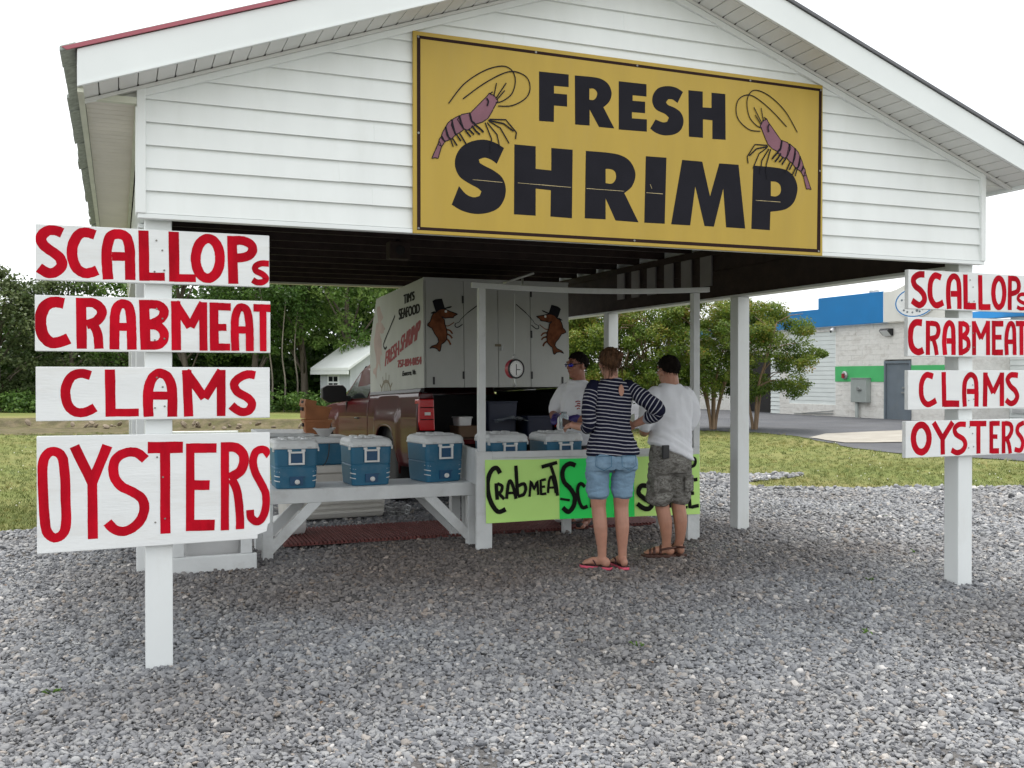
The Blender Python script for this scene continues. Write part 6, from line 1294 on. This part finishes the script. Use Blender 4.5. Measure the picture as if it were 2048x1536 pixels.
def camo_mat():
    m, n, l, p = new_mat('grey green camouflage cotton'); t = n.new('ShaderNodeTexCoord'); mp_ = n.new('ShaderNodeMapping'); mp_.inputs['Scale'].default_value = (1, 1, 1.9); l.new(t.outputs['Object'], mp_.inputs['Vector'])
    a = n.new('ShaderNodeTexNoise'); a.inputs['Scale'].default_value = 13; a.inputs['Detail'].default_value = 3; l.new(mp_.outputs[0], a.inputs['Vector'])
    r = n.new('ShaderNodeValToRGB'); r.color_ramp.interpolation = 'CONSTANT'; e = r.color_ramp.elements
    cols = [(0, (0.105, 0.098, 0.088)), (.40, (0.165, 0.158, 0.142)), (.48, (0.23, 0.222, 0.205)), (.56, (0.14, 0.132, 0.116)), (.63, (0.275, 0.268, 0.245))]
    while len(e) < len(cols): e.new(.5)
    for k, (pos, c) in enumerate(cols): e[k].position = pos; e[k].color = (*c, 1)
    l.new(a.outputs['Fac'], r.inputs['Fac']); l.new(r.outputs['Color'], p.inputs['Base Color']); p.inputs['Roughness'].default_value = .9; p.inputs['Specular IOR Level'].default_value = .1
    b = n.new('ShaderNodeTexNoise'); b.inputs['Scale'].default_value = 22; l.new(mp_.outputs[0], b.inputs['Vector']); bn = n.new('ShaderNodeBump'); bn.inputs['Strength'].default_value = .5; bn.inputs['Distance'].default_value = .01
    l.new(b.outputs['Fac'], bn.inputs['Height']); l.new(bn.outputs[0], p.inputs['Normal'])
    return m
M['camo'] = camo_mat()

def fuse(mb, name, m, parent, voxel=.009, smooth=4, wrinkle=None, su=None):
    """overlapping closed shapes melted into one continuous skin"""
    me0 = bpy.data.meshes.new('tmp'); me0.from_pydata(mb.v, [], mb.f)
    b = bmesh.new(); b.from_mesh(me0); bmesh.ops.recalc_face_normals(b, faces=b.faces); b.to_mesh(me0); b.free()
    o = bpy.data.objects.new('tmp', me0); COL.objects.link(o)
    r = o.modifiers.new('r', 'REMESH'); r.mode = 'VOXEL'; r.voxel_size = voxel; r.use_smooth_shade = True
    s = o.modifiers.new('s', 'SMOOTH'); s.iterations = smooth; s.factor = .5
    dg = bpy.context.evaluated_depsgraph_get(); me = bpy.data.meshes.new_from_object(o.evaluated_get(dg)); bpy.data.objects.remove(o); bpy.data.meshes.remove(me0)
    me.name = name; n = len(me.vertices); co = np.empty(n*3, np.float32); me.vertices.foreach_get('co', co); co = co.reshape(-1, 3)
    if wrinkle:
        nr = np.empty(n*3, np.float32); me.vertices.foreach_get('normal', nr); nr = nr.reshape(-1, 3)
        w = np.array([wrinkle(*p) for p in co]); co = co+nr*w[:, None]; me.vertices.foreach_set('co', co.astype(np.float32).ravel())
    if su is not None:
        a = me.attributes.new('su', 'FLOAT', 'POINT'); a.data.foreach_set('value', np.array([su(p) for p in co], np.float32))
    me.materials.clear(); me.materials.append(M[m]); me.polygons.foreach_set('use_smooth', [True]*len(me.polygons)); me.update()
    q = bpy.data.objects.new(name, me); COL.objects.link(q); q.parent = parent
    return q
def torso(mb, secs, n=22):
    """stack of soft rectangles: (z, cx, cy, half width, half depth)"""
    rings = []
    for z, cx, cy, a, b in secs:
        rings.append([(cx+a*np.sign(cos(t))*abs(cos(t))**.8, cy+b*np.sign(sin(t))*abs(sin(t))**.8, z) for t in np.linspace(0, 2*pi, n, endpoint=False)])
    return mb.loft(rings)
def limb(mb, J, R, sub=4, n=12):
    P = catmull(J, sub); ts = np.linspace(0, len(J)-1, len(P)); r = np.interp(ts, range(len(J)), R); return mb.capsule(P, list(r), n)
def hand(mb, w, d, up, s=1, curl=.5):
    """wrist point, pointing direction, back-of-hand normal; five bent fingers of unequal length"""
    w = np.array(w, float); d = np.array(d, float)/np.linalg.norm(d); up = np.array(up, float); up -= d*(up@d); up /= np.linalg.norm(up); sd = np.cross(d, up)*s
    R = np.stack([sd, d, up], 1)
    mb.ell(w+d*.05, (.040, .056, .018), 12, 8, R)
    for k, (o, ln) in enumerate(((-.029, .066), (-.010, .078), (.010, .074), (.029, .058))):
        p0 = w+d*.085+sd*o; a = curl*(.7+.1*k)
        p1 = p0+(d*cos(a*.5)-up*sin(a*.5))*ln*.45; p2 = p1+(d*cos(a*1.4)-up*sin(a*1.4))*ln*.35; p3 = p2+(d*cos(a*2.2)-up*sin(a*2.2))*ln*.25
        mb.capsule([p0-d*.02, p0, p1, p2, p3], [.0095, .0095, .009, .0083, .0075], 8)
    t0 = w+d*.03-sd*.034; mb.capsule([w+d*.02-sd*.02, t0, t0-sd*.018+d*.03-up*.01, t0-sd*.016+d*.055-up*.022], [.013, .012, .011, .009], 8)
def foot(mb, ank, ang, s=1):
    """ankle position; foot points along ang (from +y towards -x)"""
    c, q = cos(ang), sin(ang); f = lambda x, y, z: (ank[0]+x*c-y*q, ank[1]+x*q+y*c, z); R = rot(0, 0, ang); z0 = ank[2]-.085
    mb.ell(f(0, -.035, z0+.042), (.032, .042, .042), 12, 8, R); mb.ell(f(0, .055, z0+.044), (.036, .085, .036), 12, 8, R); mb.ell(f(s*-.004, .125, z0+.030), (.046, .055, .024), 12, 8, R)
    mb.capsule([ank, f(0, .01, z0+.06)], [.038, .04], 10)
    for k, (x, y, r) in enumerate(((-.030, .185, .0135), (-.010, .188, .0095), (.007, .182, .009), (.022, .172, .0085), (.035, .158, .008))): mb.capsule([f(s*x, .14, z0+.022), f(s*x*1.05, y, z0+.016)], [r+.002, r], 8)
    return f, R, z0
def head(mb, hc, R, sc_=1.0):
    g = lambda x, y, z: np.array(hc)+R @ (np.array((x, y, z))*sc_)
    e = lambda c, r, rr=None: mb.ell(g(*c), np.array(r)*sc_, 16, 11, R if rr is None else R @ rr)
    e((0, -.012, .035), (.076, .096, .088)); e((0, .028, -.03), (.062, .066, .088)); e((0, .050, -.085), (.036, .036, .030)); e((0, .02, -.065), (.056, .058, .045))
    e((0, .088, .038), (.052, .014, .014)); e((0, .098, .004), (.010, .012, .028)); e((0, .107, -.012), (.014, .013, .011)); e((.010, .099, -.016), (.008, .009, .007)); e((-.010, .099, -.016), (.008, .009, .007))
    e((.036, .072, -.012), (.022, .02, .018)); e((-.036, .072, -.012), (.022, .02, .018)); e((0, .090, -.042), (.022, .010, .006)); e((0, .088, -.054), (.019, .011, .006))
    for s in (-1, 1): e((s*.079, -.008, -.006), (.009, .020, .031), rot(0, 0, s*-.35)); e((s*.076, .0, -.03), (.007, .010, .012))
    return g
def face_parts(root, g, R, shades=False):
    for s in (-1, 1):
        if not shades:
            ey = MB().ell(g(s*.032, .083, .012), (.013, .011, .010), 10, 7, R).build('eye', 'eyew', root, smooth=True); MB().ell(g(s*.032, .0925, .012), (.006, .003, .006), 8, 5, R).build('iris', 'black', ey, smooth=True)
        MB().tube([g(s*.014, .101, .036), g(s*.034, .098, .042), g(s*.052, .083, .036)], [.003, .004, .002], 6).build('eyebrow', 'hair_d', root)
    MB().tube([g(-.022, .094, -.048), g(0, .1005, -.046), g(.022, .094, -.048)], [.002, .004, .002], 6).build('mouth', 'lip', root, smooth=True)
def hair_cap(root, name, m, hc, R, keep, r=(.083, .106, .098), c=(0, -.014, .036), rough=.006, n=44, mm=30, seed=0, fuzz=.016):
    V, ok = [], []
    for i in range(mm):
        for j in range(n):
            a = -pi/2+pi*(i+.5)/mm; t = 2*pi*j/n; d = np.array((cos(a)*sin(t), cos(a)*cos(t), sin(a)))
            k = 1+rough*10*noise.noise(Vector((d[0]*5, d[1]*5, d[2]*3+seed)))+rough*6*noise.noise(Vector((d[0]*14, d[1]*14, d[2]*6+seed+3)))
            k *= 1-.11*smooth01((.15-d[2])/.85)
            V.append(np.array(hc)+R @ (np.array(c)+d*np.array(r)*k)); ok.append(keep(d))
    F = []
    for i in range(mm-1):
        for j in range(n):
            q = (i*n+j, i*n+(j+1) % n, (i+1)*n+(j+1) % n, (i+1)*n+j)
            if all(ok[x] for x in q): F.append(q)
    F.append(tuple((mm-1)*n+j for j in range(n)))
    used = sorted({x for f in F for x in f}); mp_ = {x: i for i, x in enumerate(used)}
    o = MB().add([V[x] for x in used], [tuple(mp_[x] for x in f) for f in F]).build(name, m, root, smooth=True)
    fb = MB(); ctr = np.array(hc)+R @ np.array(c); rr_ = random.Random(seed)
    for q in range(1500):
        p = np.array(V[rr_.choice(used)]); d = p-ctr; d /= np.linalg.norm(d); t = np.cross(d, (rr_.gauss(0, 1), rr_.gauss(0, 1), rr_.gauss(0, 1))); t /= np.linalg.norm(t)
        w_ = np.cross(d, t); ln = fuzz*rr_.uniform(.6, 1.3); e_ = p+d*ln*.42+t*ln*.55+np.array((0, 0, -ln*.65)); p = p-d*.002+t*rr_.uniform(-.006, .006)
        fb.add([p-w_*.0016, p+w_*.0016, e_], [(0, 1, 2)])
    fb.build('hair_tufts', m, o, fix=False, kind='stuff'); sd = o.modifiers.new('t', 'SOLIDIFY'); sd.thickness = .012; sd.offset = -1
    return o
def short_hair(d):
    c = d[1]/(sqrt(d[0]*d[0]+d[1]*d[1])+1e-6); return d[2] > (-.20+.62*c if c > 0 else -.20-.56*(-c)**.6)+.12*noise.noise(Vector((d[0]*7, d[1]*7, 2)))
def strands(root, base, m, n, fn, name='loose_strands'):
    mb = MB()
    for k in range(n): P, r = fn(k); mb.tube(catmull(P, 4), list(np.linspace(r, r*.35, (len(P)-1)*4+1)), 5)
    return mb.build(name, m, base, smooth=True)
nz3 = lambda x, y, z, s, o=0: noise.noise(Vector((x*s, y*s, z*s+o)))

# ---------- the woman in the striped top
wm = thing('person', 'person in a navy and white striped top and denim shorts, seen from behind', 'person', (3.70, 1.575, gh(3.7, 1.57)+.040), -.22); wm.scale = (.985, .985, .986)
mb = MB(); hc = (-.01, .02, 1.685); hl = (-.01, .02, 1.722); HR = rot(.05, 0, .10)
head(mb, hc, HR, 1.06)
limb(mb, [(0, -.02, 1.50), (-.005, -.012, 1.58), (-.01, -.004, 1.66)], [.070, .062, .062]); mb.ell((0, -.005, 1.51), (.12, .055, .045))
torso(mb, [(.84, 0, 0, .13, .09), (.95, 0, -.01, .185, .115), (1.05, 0, 0, .165, .10), (1.2, 0, .005, .13, .09), (1.35, 0, 0, .145, .095), (1.47, 0, -.005, .145, .078), (1.53, 0, -.01, .085, .058)])
limb(mb, [(-.160, -.01, 1.475), (-.203, -.045, 1.33), (-.195, -.03, 1.20), (-.24, .10, 1.185), (-.295, .20, 1.195)], [.048, .043, .042, .036, .027])
limb(mb, [(.160, -.01, 1.475), (.28, -.12, 1.37), (.375, -.13, 1.315), (.30, -.02, 1.25), (.225, .065, 1.205)], [.048, .043, .040, .035, .027])
hand(mb, (-.295, .20, 1.195), (-.35, .9, -.1), (-.7, 0, .7), -1, .7); hand(mb, (.225, .065, 1.205), (-.55, .62, -.35), (.6, .55, .3), 1, .75)
for s, J in ((-1, [(-.105, -.01, .90), (-.112, 0, .62), (-.108, .01, .50), (-.098, -.018, .34), (-.085, -.012, .16), (-.082, -.01, .085)]), (1, [(.095, -.01, .90), (.090, 0, .62), (.090, .01, .50), (.092, -.018, .34), (.094, -.012, .16), (.096, -.01, .085)])):
    limb(mb, J, [.085, .072, .062, .060, .040, .036], 4, 14)
FW_ = []
for s, a, an in ((-1, (-.082, -.01, .087), .85), (1, (.096, -.01, .087), .10)): FW_.append((foot(mb, a, an, s), s, an))
lift(mb, .037, 1.18, .28); hc = hl; g = head(MB(), hc, HR, 1.06)
bo = fuse(mb, 'body', 'skin_w', wm, .0065, 3)
face_parts(wm, g, HR)
slv = {}
mb = MB(); torso(mb, [(.955, .012, -.012, .225, .142), (1.00, .006, -.012, .222, .142), (1.06, 0, -.01, .205, .135), (1.13, 0, -.004, .172, .12), (1.21, 0, .0, .155, .112), (1.31, 0, 0, .166, .118), (1.41, 0, -.003, .178, .114), (1.48, 0, -.008, .168, .098), (1.525, 0, -.012, .130, .084), (1.555, -.003, -.012, .088, .076), (1.565, -.003, -.012, .080, .072)])
mb.ell((-.14, -.005, 1.475), (.064, .064, .058)); mb.ell((.14, -.005, 1.475), (.064, .064, .058))
shz = lambda p: p[2]+.016*sin(p[0]*8)-.03*max(0, 1.2-p[2])*p[0]*2
lift(mb, .037, 1.18, .28)
sh_ = fuse(mb, 'top', 'stripe', wm, .0085, 4, lambda x, y, z: .007+.012*nz3(x, y, z*2.2, 7)-.012*abs(nz3(x*1.5, y, z*4+x*2, 8, 4))+.012*max(0, 1-abs(z-1.12)/.12)*nz3(x, y*.3, z*6, 6, 9), shz)
mb = MB(); q = MB().tube([g(0, -.07, -.155)], [.01])if False else None
def along(J):
    P = catmull(J, 5); A_ = np.array(P); cum = np.concatenate([[0], np.cumsum(np.linalg.norm(np.diff(A_, axis=0), axis=1))])
    def f(p):
        best = (9, 0)
        for i in range(len(A_)-1):
            d = A_[i+1]-A_[i]; t = min(1, max(0, ((p-A_[i])@d)/(d@d))); dd = np.linalg.norm(A_[i]+d*t-p)
            if dd < best[0]: best = (dd, cum[i]+t*np.linalg.norm(d))
        return best[1]
    return f
for J, R_ in (([(-.152, -.006, 1.485), (-.205, -.045, 1.35), (-.200, -.035, 1.215), (-.212, .015, 1.185)], [.066, .059, .056, .053]), ([(.152, -.006, 1.485), (.275, -.105, 1.39), (.378, -.13, 1.315), (.315, -.035, 1.258)], [.066, .060, .056, .050])):
    mb = MB(); limb(mb, J, R_, 4, 14); lift(mb, .037, 1.18, .28); fuse(mb, 'sleeve', 'stripe', sh_, .0085, 3, lambda x, y, z: .006+.008*nz3(x, y, z, 16, 2)-.010*abs(nz3(x, y, z, 20)), along(J))
# keyhole opening at the nape
mb = MB(); kh = [(.022*(1-((t)/1.0)**2)**.6*s,   .050*t) for s, rng in ((1, np.linspace(-.98, .98, 9)), (-1, np.linspace(.98, -.98, 9))) for t in rng]
mb.prism(kh, lambda a, b, t: (.055+a, -.098-.03*(1.43-(1.415+b))+t-.022*0, 1.500+b), -.026, .02); ko = mb.build('keyhole', 'skin_w', sh_, smooth=False)
# shorts
mb = MB(); torso(mb, [(1.0, 0, -.008, .170, .108), (.965, 0, -.014, .205, .134), (.90, 0, -.02, .224, .150), (.83, 0, -.015, .222, .145)], 24)
limb(mb, [(-.118, -.01, .86), (-.122, -.004, .72), (-.118, 0, .60)], [.110, .104, .097], 4, 16); limb(mb, [(.108, -.01, .86), (.100, -.004, .72), (.093, 0, .60)], [.110, .102, .092], 4, 16)
mb.ell((-.09, -.09, .90), (.10, .085, .10)); mb.ell((.09, -.09, .90), (.10, .085, .10))
V2 = [(x, y, max(z, .572)) for x, y, z in mb.v]; mb.v = V2
so = fuse(mb, 'shorts', 'denim', wm, .0085, 3, lambda x, y, z: .010*nz3(x*1.2, y, z*2.4, 6, 3)-.011*abs(nz3(x+z*.4, y, z*3, 10, 8))-.012*exp(-(x/.012)**2)*(1 if z > .8 and y < 0 else 0))
for s in (-1, 1):
    c_ = (s*.105, -.158, .90)
    P = [(s*.045, -.168, .955), (s*.17, -.148, .955), (s*.175, -.150, .87), (s*.11, -.176, .835), (s*.045, -.180, .87)]
    MB().tube([np.array(p)+np.array((0, -.004, 0)) for p in P+[P[0]]], .0028, 5).build('pocket_seam', 'coolblue', so)
hk = lambda d: d[2] > ((-.25+.63*d[1]) if d[1] > 0 else (-.25+.52*d[1]))
hr = hair_cap(wm, 'hair', 'hair_b', hc, HR, hk, (.096, .120, .116), (0, -.018, .030), .009, seed=2, fuzz=.05)
mb = MB(); rr = random.Random(8)
for k in range(9): mb.ell(g(rr.uniform(-.045, .05), -.095+rr.uniform(-.02, .02), .065+rr.uniform(-.04, .05)), (.032, .030, .026), 12, 8, rot(rr.random(), rr.random(), rr.random()))
b_ = fuse(mb, 'hair_knot', 'hair_b', hr, .007, 2, lambda x, y, z: .007*nz3(x, y, z, 45)+.004*nz3(x, y, z, 90))
def st_(k):
    a = rr.uniform(-.9, .9); s = 1 if a > 0 else -1
    if k < 18: p = g(.078*sin(a*1.7), -.10*cos(a), -.02); return [p, g(.085*sin(a*1.6)+rr.gauss(0, .006), -.095*cos(a), -.075), g(.085*sin(a*1.6)+rr.gauss(0, .015), -.085*cos(a), -.135+rr.gauss(0, .02))], .0022
    p = g(rr.uniform(-.06, .06), -.08, .10); return [p, p+HR @ np.array((rr.gauss(0, .04), -.02, .035)), p+HR @ np.array((rr.gauss(0, .05), -.03, .02))], .002
strands(wm, hr, 'hair_b', 40, st_)
MB().obox((-.325, .285, 1.205), (.012, .10, .075), rot(.2, -.2, .5)).build('held_wallet', 'wallet', None); o = bpy.data.objects['held_wallet']; o.name = 'wallet'; o.parent = None
o.matrix_world = Matrix.Translation(wm.location) @ Matrix.Rotation(-.22, 4, 'Z') @ Matrix.Diagonal((.985, .985, .986, 1)); tag(o, 'dark brown wallet held open by the person in the striped top', 'wallet')
bl = MB().prism([(0, 0), (.065, .005), (.06, .13), (-.005, .125)], lambda a, b, t: (.195+a-.02, .10+t+a*.1, 1.225+b*.8-.05+a*.3), 0, .002).build('banknotes', 'bill'); bl.matrix_world = o.matrix_world.copy(); tag(bl, 'folded banknotes in the hand on the hip of the striped person', 'money')
for (f, R, z0), s, an in FW_:
    pl_ = [(x*1.0, y) for x, y in ((-.030, -.085), (.030, -.085), (.040, -.02), (.038, .05), (.052, .13), (.045, .18), (.015, .21), (-.025, .208), (-.048, .17), (-.050, .11), (-.038, .04), (-.040, -.03))]
    ff = MB().prism(pl_, lambda a, b, t: f(s*a, b, z0+t), -.018, .004).build('flip_flop', 'pinkfoam', wm, bevel=.004)
    MB().prism(pl_, lambda a, b, t: f(s*a*.96, b*.985, z0+t), .0045, .009).build('footbed', 'strapm', ff)
    for q in (-1, 1): MB().tube(catmull([f(s*-.012, .15, z0+.014), f(s*(-.012+q*.02), .12, z0+.052), f(q*.042, .06, z0+.05), f(q*.045, .03, z0+.01)], 4), .006, 6).build('strap', 'strapm', ff, smooth=True)

# ---------- the man in the white shirt
mn = thing('person', 'person in a plain white shirt and camouflage shorts, seen from behind', 'person', (4.43, 1.85, gh(4.43, 1.85)+.036), .02); mn.scale = (1.0, 1.0, .98)
mb = MB(); hc = (.0, .03, 1.618); hl = (.0, .03, 1.676); HR = rot(-.06, 0, .08); head(mb, hc, HR, 1.10)
limb(mb, [(0, -.02, 1.43), (0, -.005, 1.52), (0, .012, 1.60)], [.080, .076, .072]); mb.ell((0, -.01, 1.435), (.12, .06, .05))
torso(mb, [(.80, 0, 0, .12, .08), (.95, 0, 0, .15, .10), (1.1, 0, .01, .15, .115), (1.25, 0, 0, .165, .12), (1.38, 0, -.005, .175, .105), (1.46, 0, -.01, .11, .07)])
limb(mb, [(-.175, -.005, 1.385), (-.240, -.02, 1.27), (-.25, .02, 1.14), (-.16, .17, 1.12), (-.06, .27, 1.16)], [.048, .048, .046, .04, .031])
limb(mb, [(.175, -.005, 1.385), (.232, .0, 1.27), (.215, .05, 1.15), (.12, .20, 1.14), (.03, .285, 1.17)], [.048, .048, .046, .04, .031])
hand(mb, (-.06, .27, 1.16), (.8, .5, .1), (-.3, .3, .9), -1, .8); hand(mb, (.03, .285, 1.17), (-.8, .45, .0), (.3, .5, .8), 1, .8)
for J in ([(-.085, 0, .85), (-.085, 0, .58), (-.075, .012, .46), (-.058, -.016, .31), (-.042, -.01, .15), (-.040, 0, .085)], [(.095, 0, .85), (.095, 0, .58), (.095, .012, .46), (.10, -.016, .31), (.10, -.01, .15), (.098, .02, .085)]):
    limb(mb, J, [.085, .070, .064, .062, .042, .039], 4, 14)
FM_ = [(foot(mb, (-.040, 0, .088), 1.05, -1), -1), (foot(mb, (.098, .02, .088), .12, 1), 1)]
lift(mb, .058, 1.10, .32); hc = hl; g = head(MB(), hc, HR, 1.10); fuse(mb, 'body', 'skin_m', mn, .0065, 3); face_parts(mn, g, HR)
mb = MB(); torso(mb, [(.86, .03, -.005, .190, .150), (.93, .01, -.003, .190, .152), (1.05, 0, .005, .184, .150), (1.18, 0, .004, .186, .146), (1.30, 0, 0, .196, .135), (1.38, 0, -.004, .198, .120), (1.43, 0, -.01, .165, .098), (1.465, 0, -.012, .115, .086), (1.485, 0, -.006, .092, .086), (1.497, 0, -.004, .086, .084)], 26)
limb(mb, [(-.16, -.005, 1.395), (-.228, -.016, 1.30), (-.248, .0, 1.185)], [.080, .073, .068], 4, 16); limb(mb, [(.16, -.005, 1.395), (.220, .0, 1.29), (.220, .03, 1.185)], [.080, .073, .069], 4, 16)
hemz = lambda x: .985-.36*(x+.02) if x > -.19 else 1.05
mb.v = [(x, y, max(z, min(1.06, max(.83, .935-.42*x)))) if z < 1.06 else (x, y, z) for x, y, z in mb.v]
lift(mb, .058, 1.10, .32)
fuse(mb, 'shirt', 'tee', mn, .009, 4, lambda x, y, z: .010+.015*nz3(x*1.3, y, z*1.2, 5, 1)-.018*abs(nz3(x*1.6+z*.8, y, z*1.3, 6, 6))+.014*max(0, 1-abs(z-1.02)/.14)*nz3(x*.6, y*.4, z*5+x*3, 7, 3))
mb = MB(); torso(mb, [(1.02, 0, 0, .172, .132), (.93, 0, -.004, .185, .142), (.84, 0, -.01, .190, .145), (.76, 0, -.005, .185, .13)], 24)
limb(mb, [(-.098, 0, .82), (-.108, .005, .65), (-.105, .008, .50)], [.110, .115, .118], 4, 16); limb(mb, [(.098, 0, .82), (.104, .005, .65), (.106, .008, .50)], [.106, .102, .096], 4, 16)
mb.v = [(x, y, max(z, .462)) for x, y, z in mb.v]
so = fuse(mb, 'shorts', 'camo', mn, .009, 3, lambda x, y, z: .006+.015*nz3(x*1.2, y, z*2, 6, 13)-.014*abs(nz3(x, y, z*2+x, 9, 5)))
MB().obox((.125, -.118, .66), (.11, .03, .15), rot(0, 0, .35)).build('cargo_pocket', 'camo', so, bevel=.012); MB().obox((-.205, -.05, .66), (.03, .12, .15), rot(0, 0, -.1)).build('cargo_pocket', 'camo', so, bevel=.012)
ph = MB().obox((-.135, -.145, .955), (.075, .025, .12), rot(0, 0, .2)).build('belt_pouch', 'blackplastic', mn, bevel=.008)
hair_cap(mn, 'hair', 'hair_d', hc, HR, short_hair, (.092, .114, .112), (0, -.014, .034), .009, seed=5, fuzz=.03)
for (f, R, z0), s in FM_:
    pl_ = ((-.034, -.085), (.034, -.085), (.042, -.02), (.042, .05), (.056, .13), (.048, .19), (.015, .222), (-.028, .22), (-.052, .18), (-.054, .11), (-.042, .04), (-.044, -.03))
    sd = MB().prism(pl_, lambda a, b, t: f(s*a, b, z0+t), -.018, .008).build('sandal', 'brownl', mn, bevel=.004)
    hoop = lambda y, w, h, r: [f(w*cos(t), y, z0+.006+h*sin(t)) for t in np.linspace(0, pi, 11)]
    for y, w, h, r in ((.14, .052, .050, .012), (.105, .050, .062, .013), (.05, .044, .082, .011)): MB().tube(hoop(y, w, h, r), r, 6, .45, up=(0, 1, 0)).build('strap', 'brownl', sd, smooth=True)
    MB().tube(catmull([f(.04, .05, z0+.055), f(.043, -.02, z0+.07), f(.0, -.083, z0+.072), f(-.043, -.02, z0+.07), f(-.04, .05, z0+.055)], 5), .010, 6).build('strap', 'brownl', sd, smooth=True)

# ---------- the vendor behind the counter
vn = thing('person', 'person with blue mirrored sunglasses and a white shirt behind the counter', 'person', (4.40, 3.66, gh(4.4, 3.6)+.03), pi-1.0)
mb = MB(); hc = (.0, .03, 1.708); HR = rot(-.10, 0, -.32) ; HR = rot(0, 0, .62) @ rot(-.06, 0, 0) if False else rot(0, 0, -.42) @ rot(-.05, 0, 0); g = head(mb, hc, HR, 1.14)
limb(mb, [(0, -.02, 1.46), (0, -.005, 1.56), (0, .012, 1.65)], [.078, .070, .068]); mb.ell((0, -.01, 1.47), (.12, .06, .05))
torso(mb, [(.80, 0, 0, .14, .10), (.95, 0, 0, .165, .12), (1.1, 0, .01, .155, .125), (1.28, 0, 0, .165, .12), (1.41, 0, -.005, .175, .105), (1.49, 0, -.01, .11, .07)])
limb(mb, [(-.175, -.005, 1.42), (-.255, .02, 1.30), (-.26, .06, 1.20), (-.17, .19, 1.16), (-.10, .27, 1.16)], [.048, .048, .046, .04, .031]); limb(mb, [(.175, -.005, 1.42), (.272, .0, 1.31), (.285, .05, 1.20), (.20, .17, 1.17), (.13, .25, 1.17)], [.048, .048, .046, .04, .031])
for J in ([(-.095, 0, .85), (-.10, 0, .5), (-.10, 0, .085)], [(.095, 0, .85), (.10, 0, .5), (.10, 0, .085)]): limb(mb, J, [.105, .065, .04], 4, 12)
foot(mb, (-.10, 0, .088), .1, -1); foot(mb, (.10, 0, .088), -.1, 1); hand(mb, (-.10, .27, 1.16), (.5, .8, -.1), (-.4, .1, .9), -1, .7); hand(mb, (.13, .25, 1.17), (-.35, .9, -.15), (.4, .1, .9), 1, .7)
fuse(mb, 'body', 'skin_v', vn, .0065, 3); face_parts(vn, g, HR, True)
for s, w_, d_ in ((-1, (-.10, .27, 1.16), (.5, .8, -.1)), (1, (.13, .25, 1.17), (-.35, .9, -.15))):
    mb = MB(); ww = np.array(w_); dd = np.array(d_)/np.linalg.norm(d_); mb.capsule([ww-dd*.05, ww+dd*.02], [.039, .037], 12); hand(mb, w_, d_, (-s*-.4, .1, .9), s, .7)
    fuse(mb, 'glove', 'glove', vn, .0065, 1, lambda x, y, z: .0035+.002*nz3(x, y, z, 60))
mb = MB(); torso(mb, [(.88, 0, 0, .192, .150), (1.05, 0, .008, .188, .150), (1.20, 0, .005, .188, .146), (1.33, 0, 0, .198, .135), (1.43, 0, -.004, .200, .122), (1.485, 0, -.01, .168, .10), (1.53, 0, -.006, .108, .09), (1.55, 0, .004, .092, .088)], 26)
limb(mb, [(-.16, -.005, 1.445), (-.245, .0, 1.35), (-.275, .025, 1.235)], [.085, .080, .074], 4, 16); limb(mb, [(.16, -.005, 1.445), (.255, .0, 1.335), (.29, .02, 1.24)], [.085, .080, .074], 4, 16)
ts = fuse(mb, 'shirt', 'tee', vn, .009, 4, lambda x, y, z: .010+.015*nz3(x*1.3, y, z*1.2, 5, 21)-.018*abs(nz3(x*1.6+z*.8, y, z*1.3, 6, 26)))
mb = MB(); pf = lambda a, b: (a, .158-.35*max(0, -a-.06), b)
for k, (x, z, w_) in enumerate(((-.085, 1.335, .05), (-.092, 1.312, .034), (-.082, 1.288, .055), (-.09, 1.262, .03))): mb.ribbon([(x-w_/2, z), (x, z+.006), (x+w_/2, z-.004)], .012, pf, wob=.6)
for f in (mb,): f.v = [(x, y+.006, z) for x, y, z in f.v]
mb.build('shirt_print', 'textred', ts)
mb = MB(); torso(mb, [(1.0, 0, 0, .172, .132), (.84, 0, -.01, .190, .145), (.76, 0, -.005, .185, .13)], 20); limb(mb, [(-.1, 0, .82), (-.105, 0, .5)], [.108, .1]); limb(mb, [(.1, 0, .82), (.105, 0, .5)], [.108, .1]); fuse(mb, 'shorts', 'blackplastic', vn, .011, 3)
hair_cap(vn, 'hair', 'hair_g', hc, HR, short_hair, (.094, .119, .114), (0, -.016, .038), .008, seed=9, fuzz=.026)
sg = MB().tube([g(-.083, .0, .022), g(-.078, .07, .02), g(-.05, .104, .018), g(0, .118, .02), g(.05, .104, .018), g(.078, .07, .02), g(.083, .0, .022)], .005, 6).build('sunglasses', 'blackplastic', vn)
for s in (-1, 1):
    mb = MB(); mb.ell(g(s*.040, .100, .012), (.032, .009, .021), 14, 8, HR @ rot(0, 0, -s*.42)); mb.build('lens', 'bluelens', sg, smooth=True)
for s in (-1, 1): MB().box(s*.10-.035, s*.10+.035, .0-.085, .185, -.0, .07).build('shoe', 'blackrubber', vn, bevel=.025)
pb = MB(); pb.ell((-.005, .36, 1.10), (.05, .028, .085), 14, 10)
pb.v = [(x+.014*nz3(x, y, z, 20), y+.01*nz3(x, y, z, 25, 3), z+.008*nz3(x, y, z, 20, 7)) for x, y, z in pb.v]
o = pb.build('paper_bag', 'paper', smooth=True); o.matrix_world = Matrix.Translation(vn.location) @ Matrix.Rotation(pi-1.0, 4, 'Z'); tag(o, 'small crumpled white bag in the purple gloved hands of the vendor', 'bag')
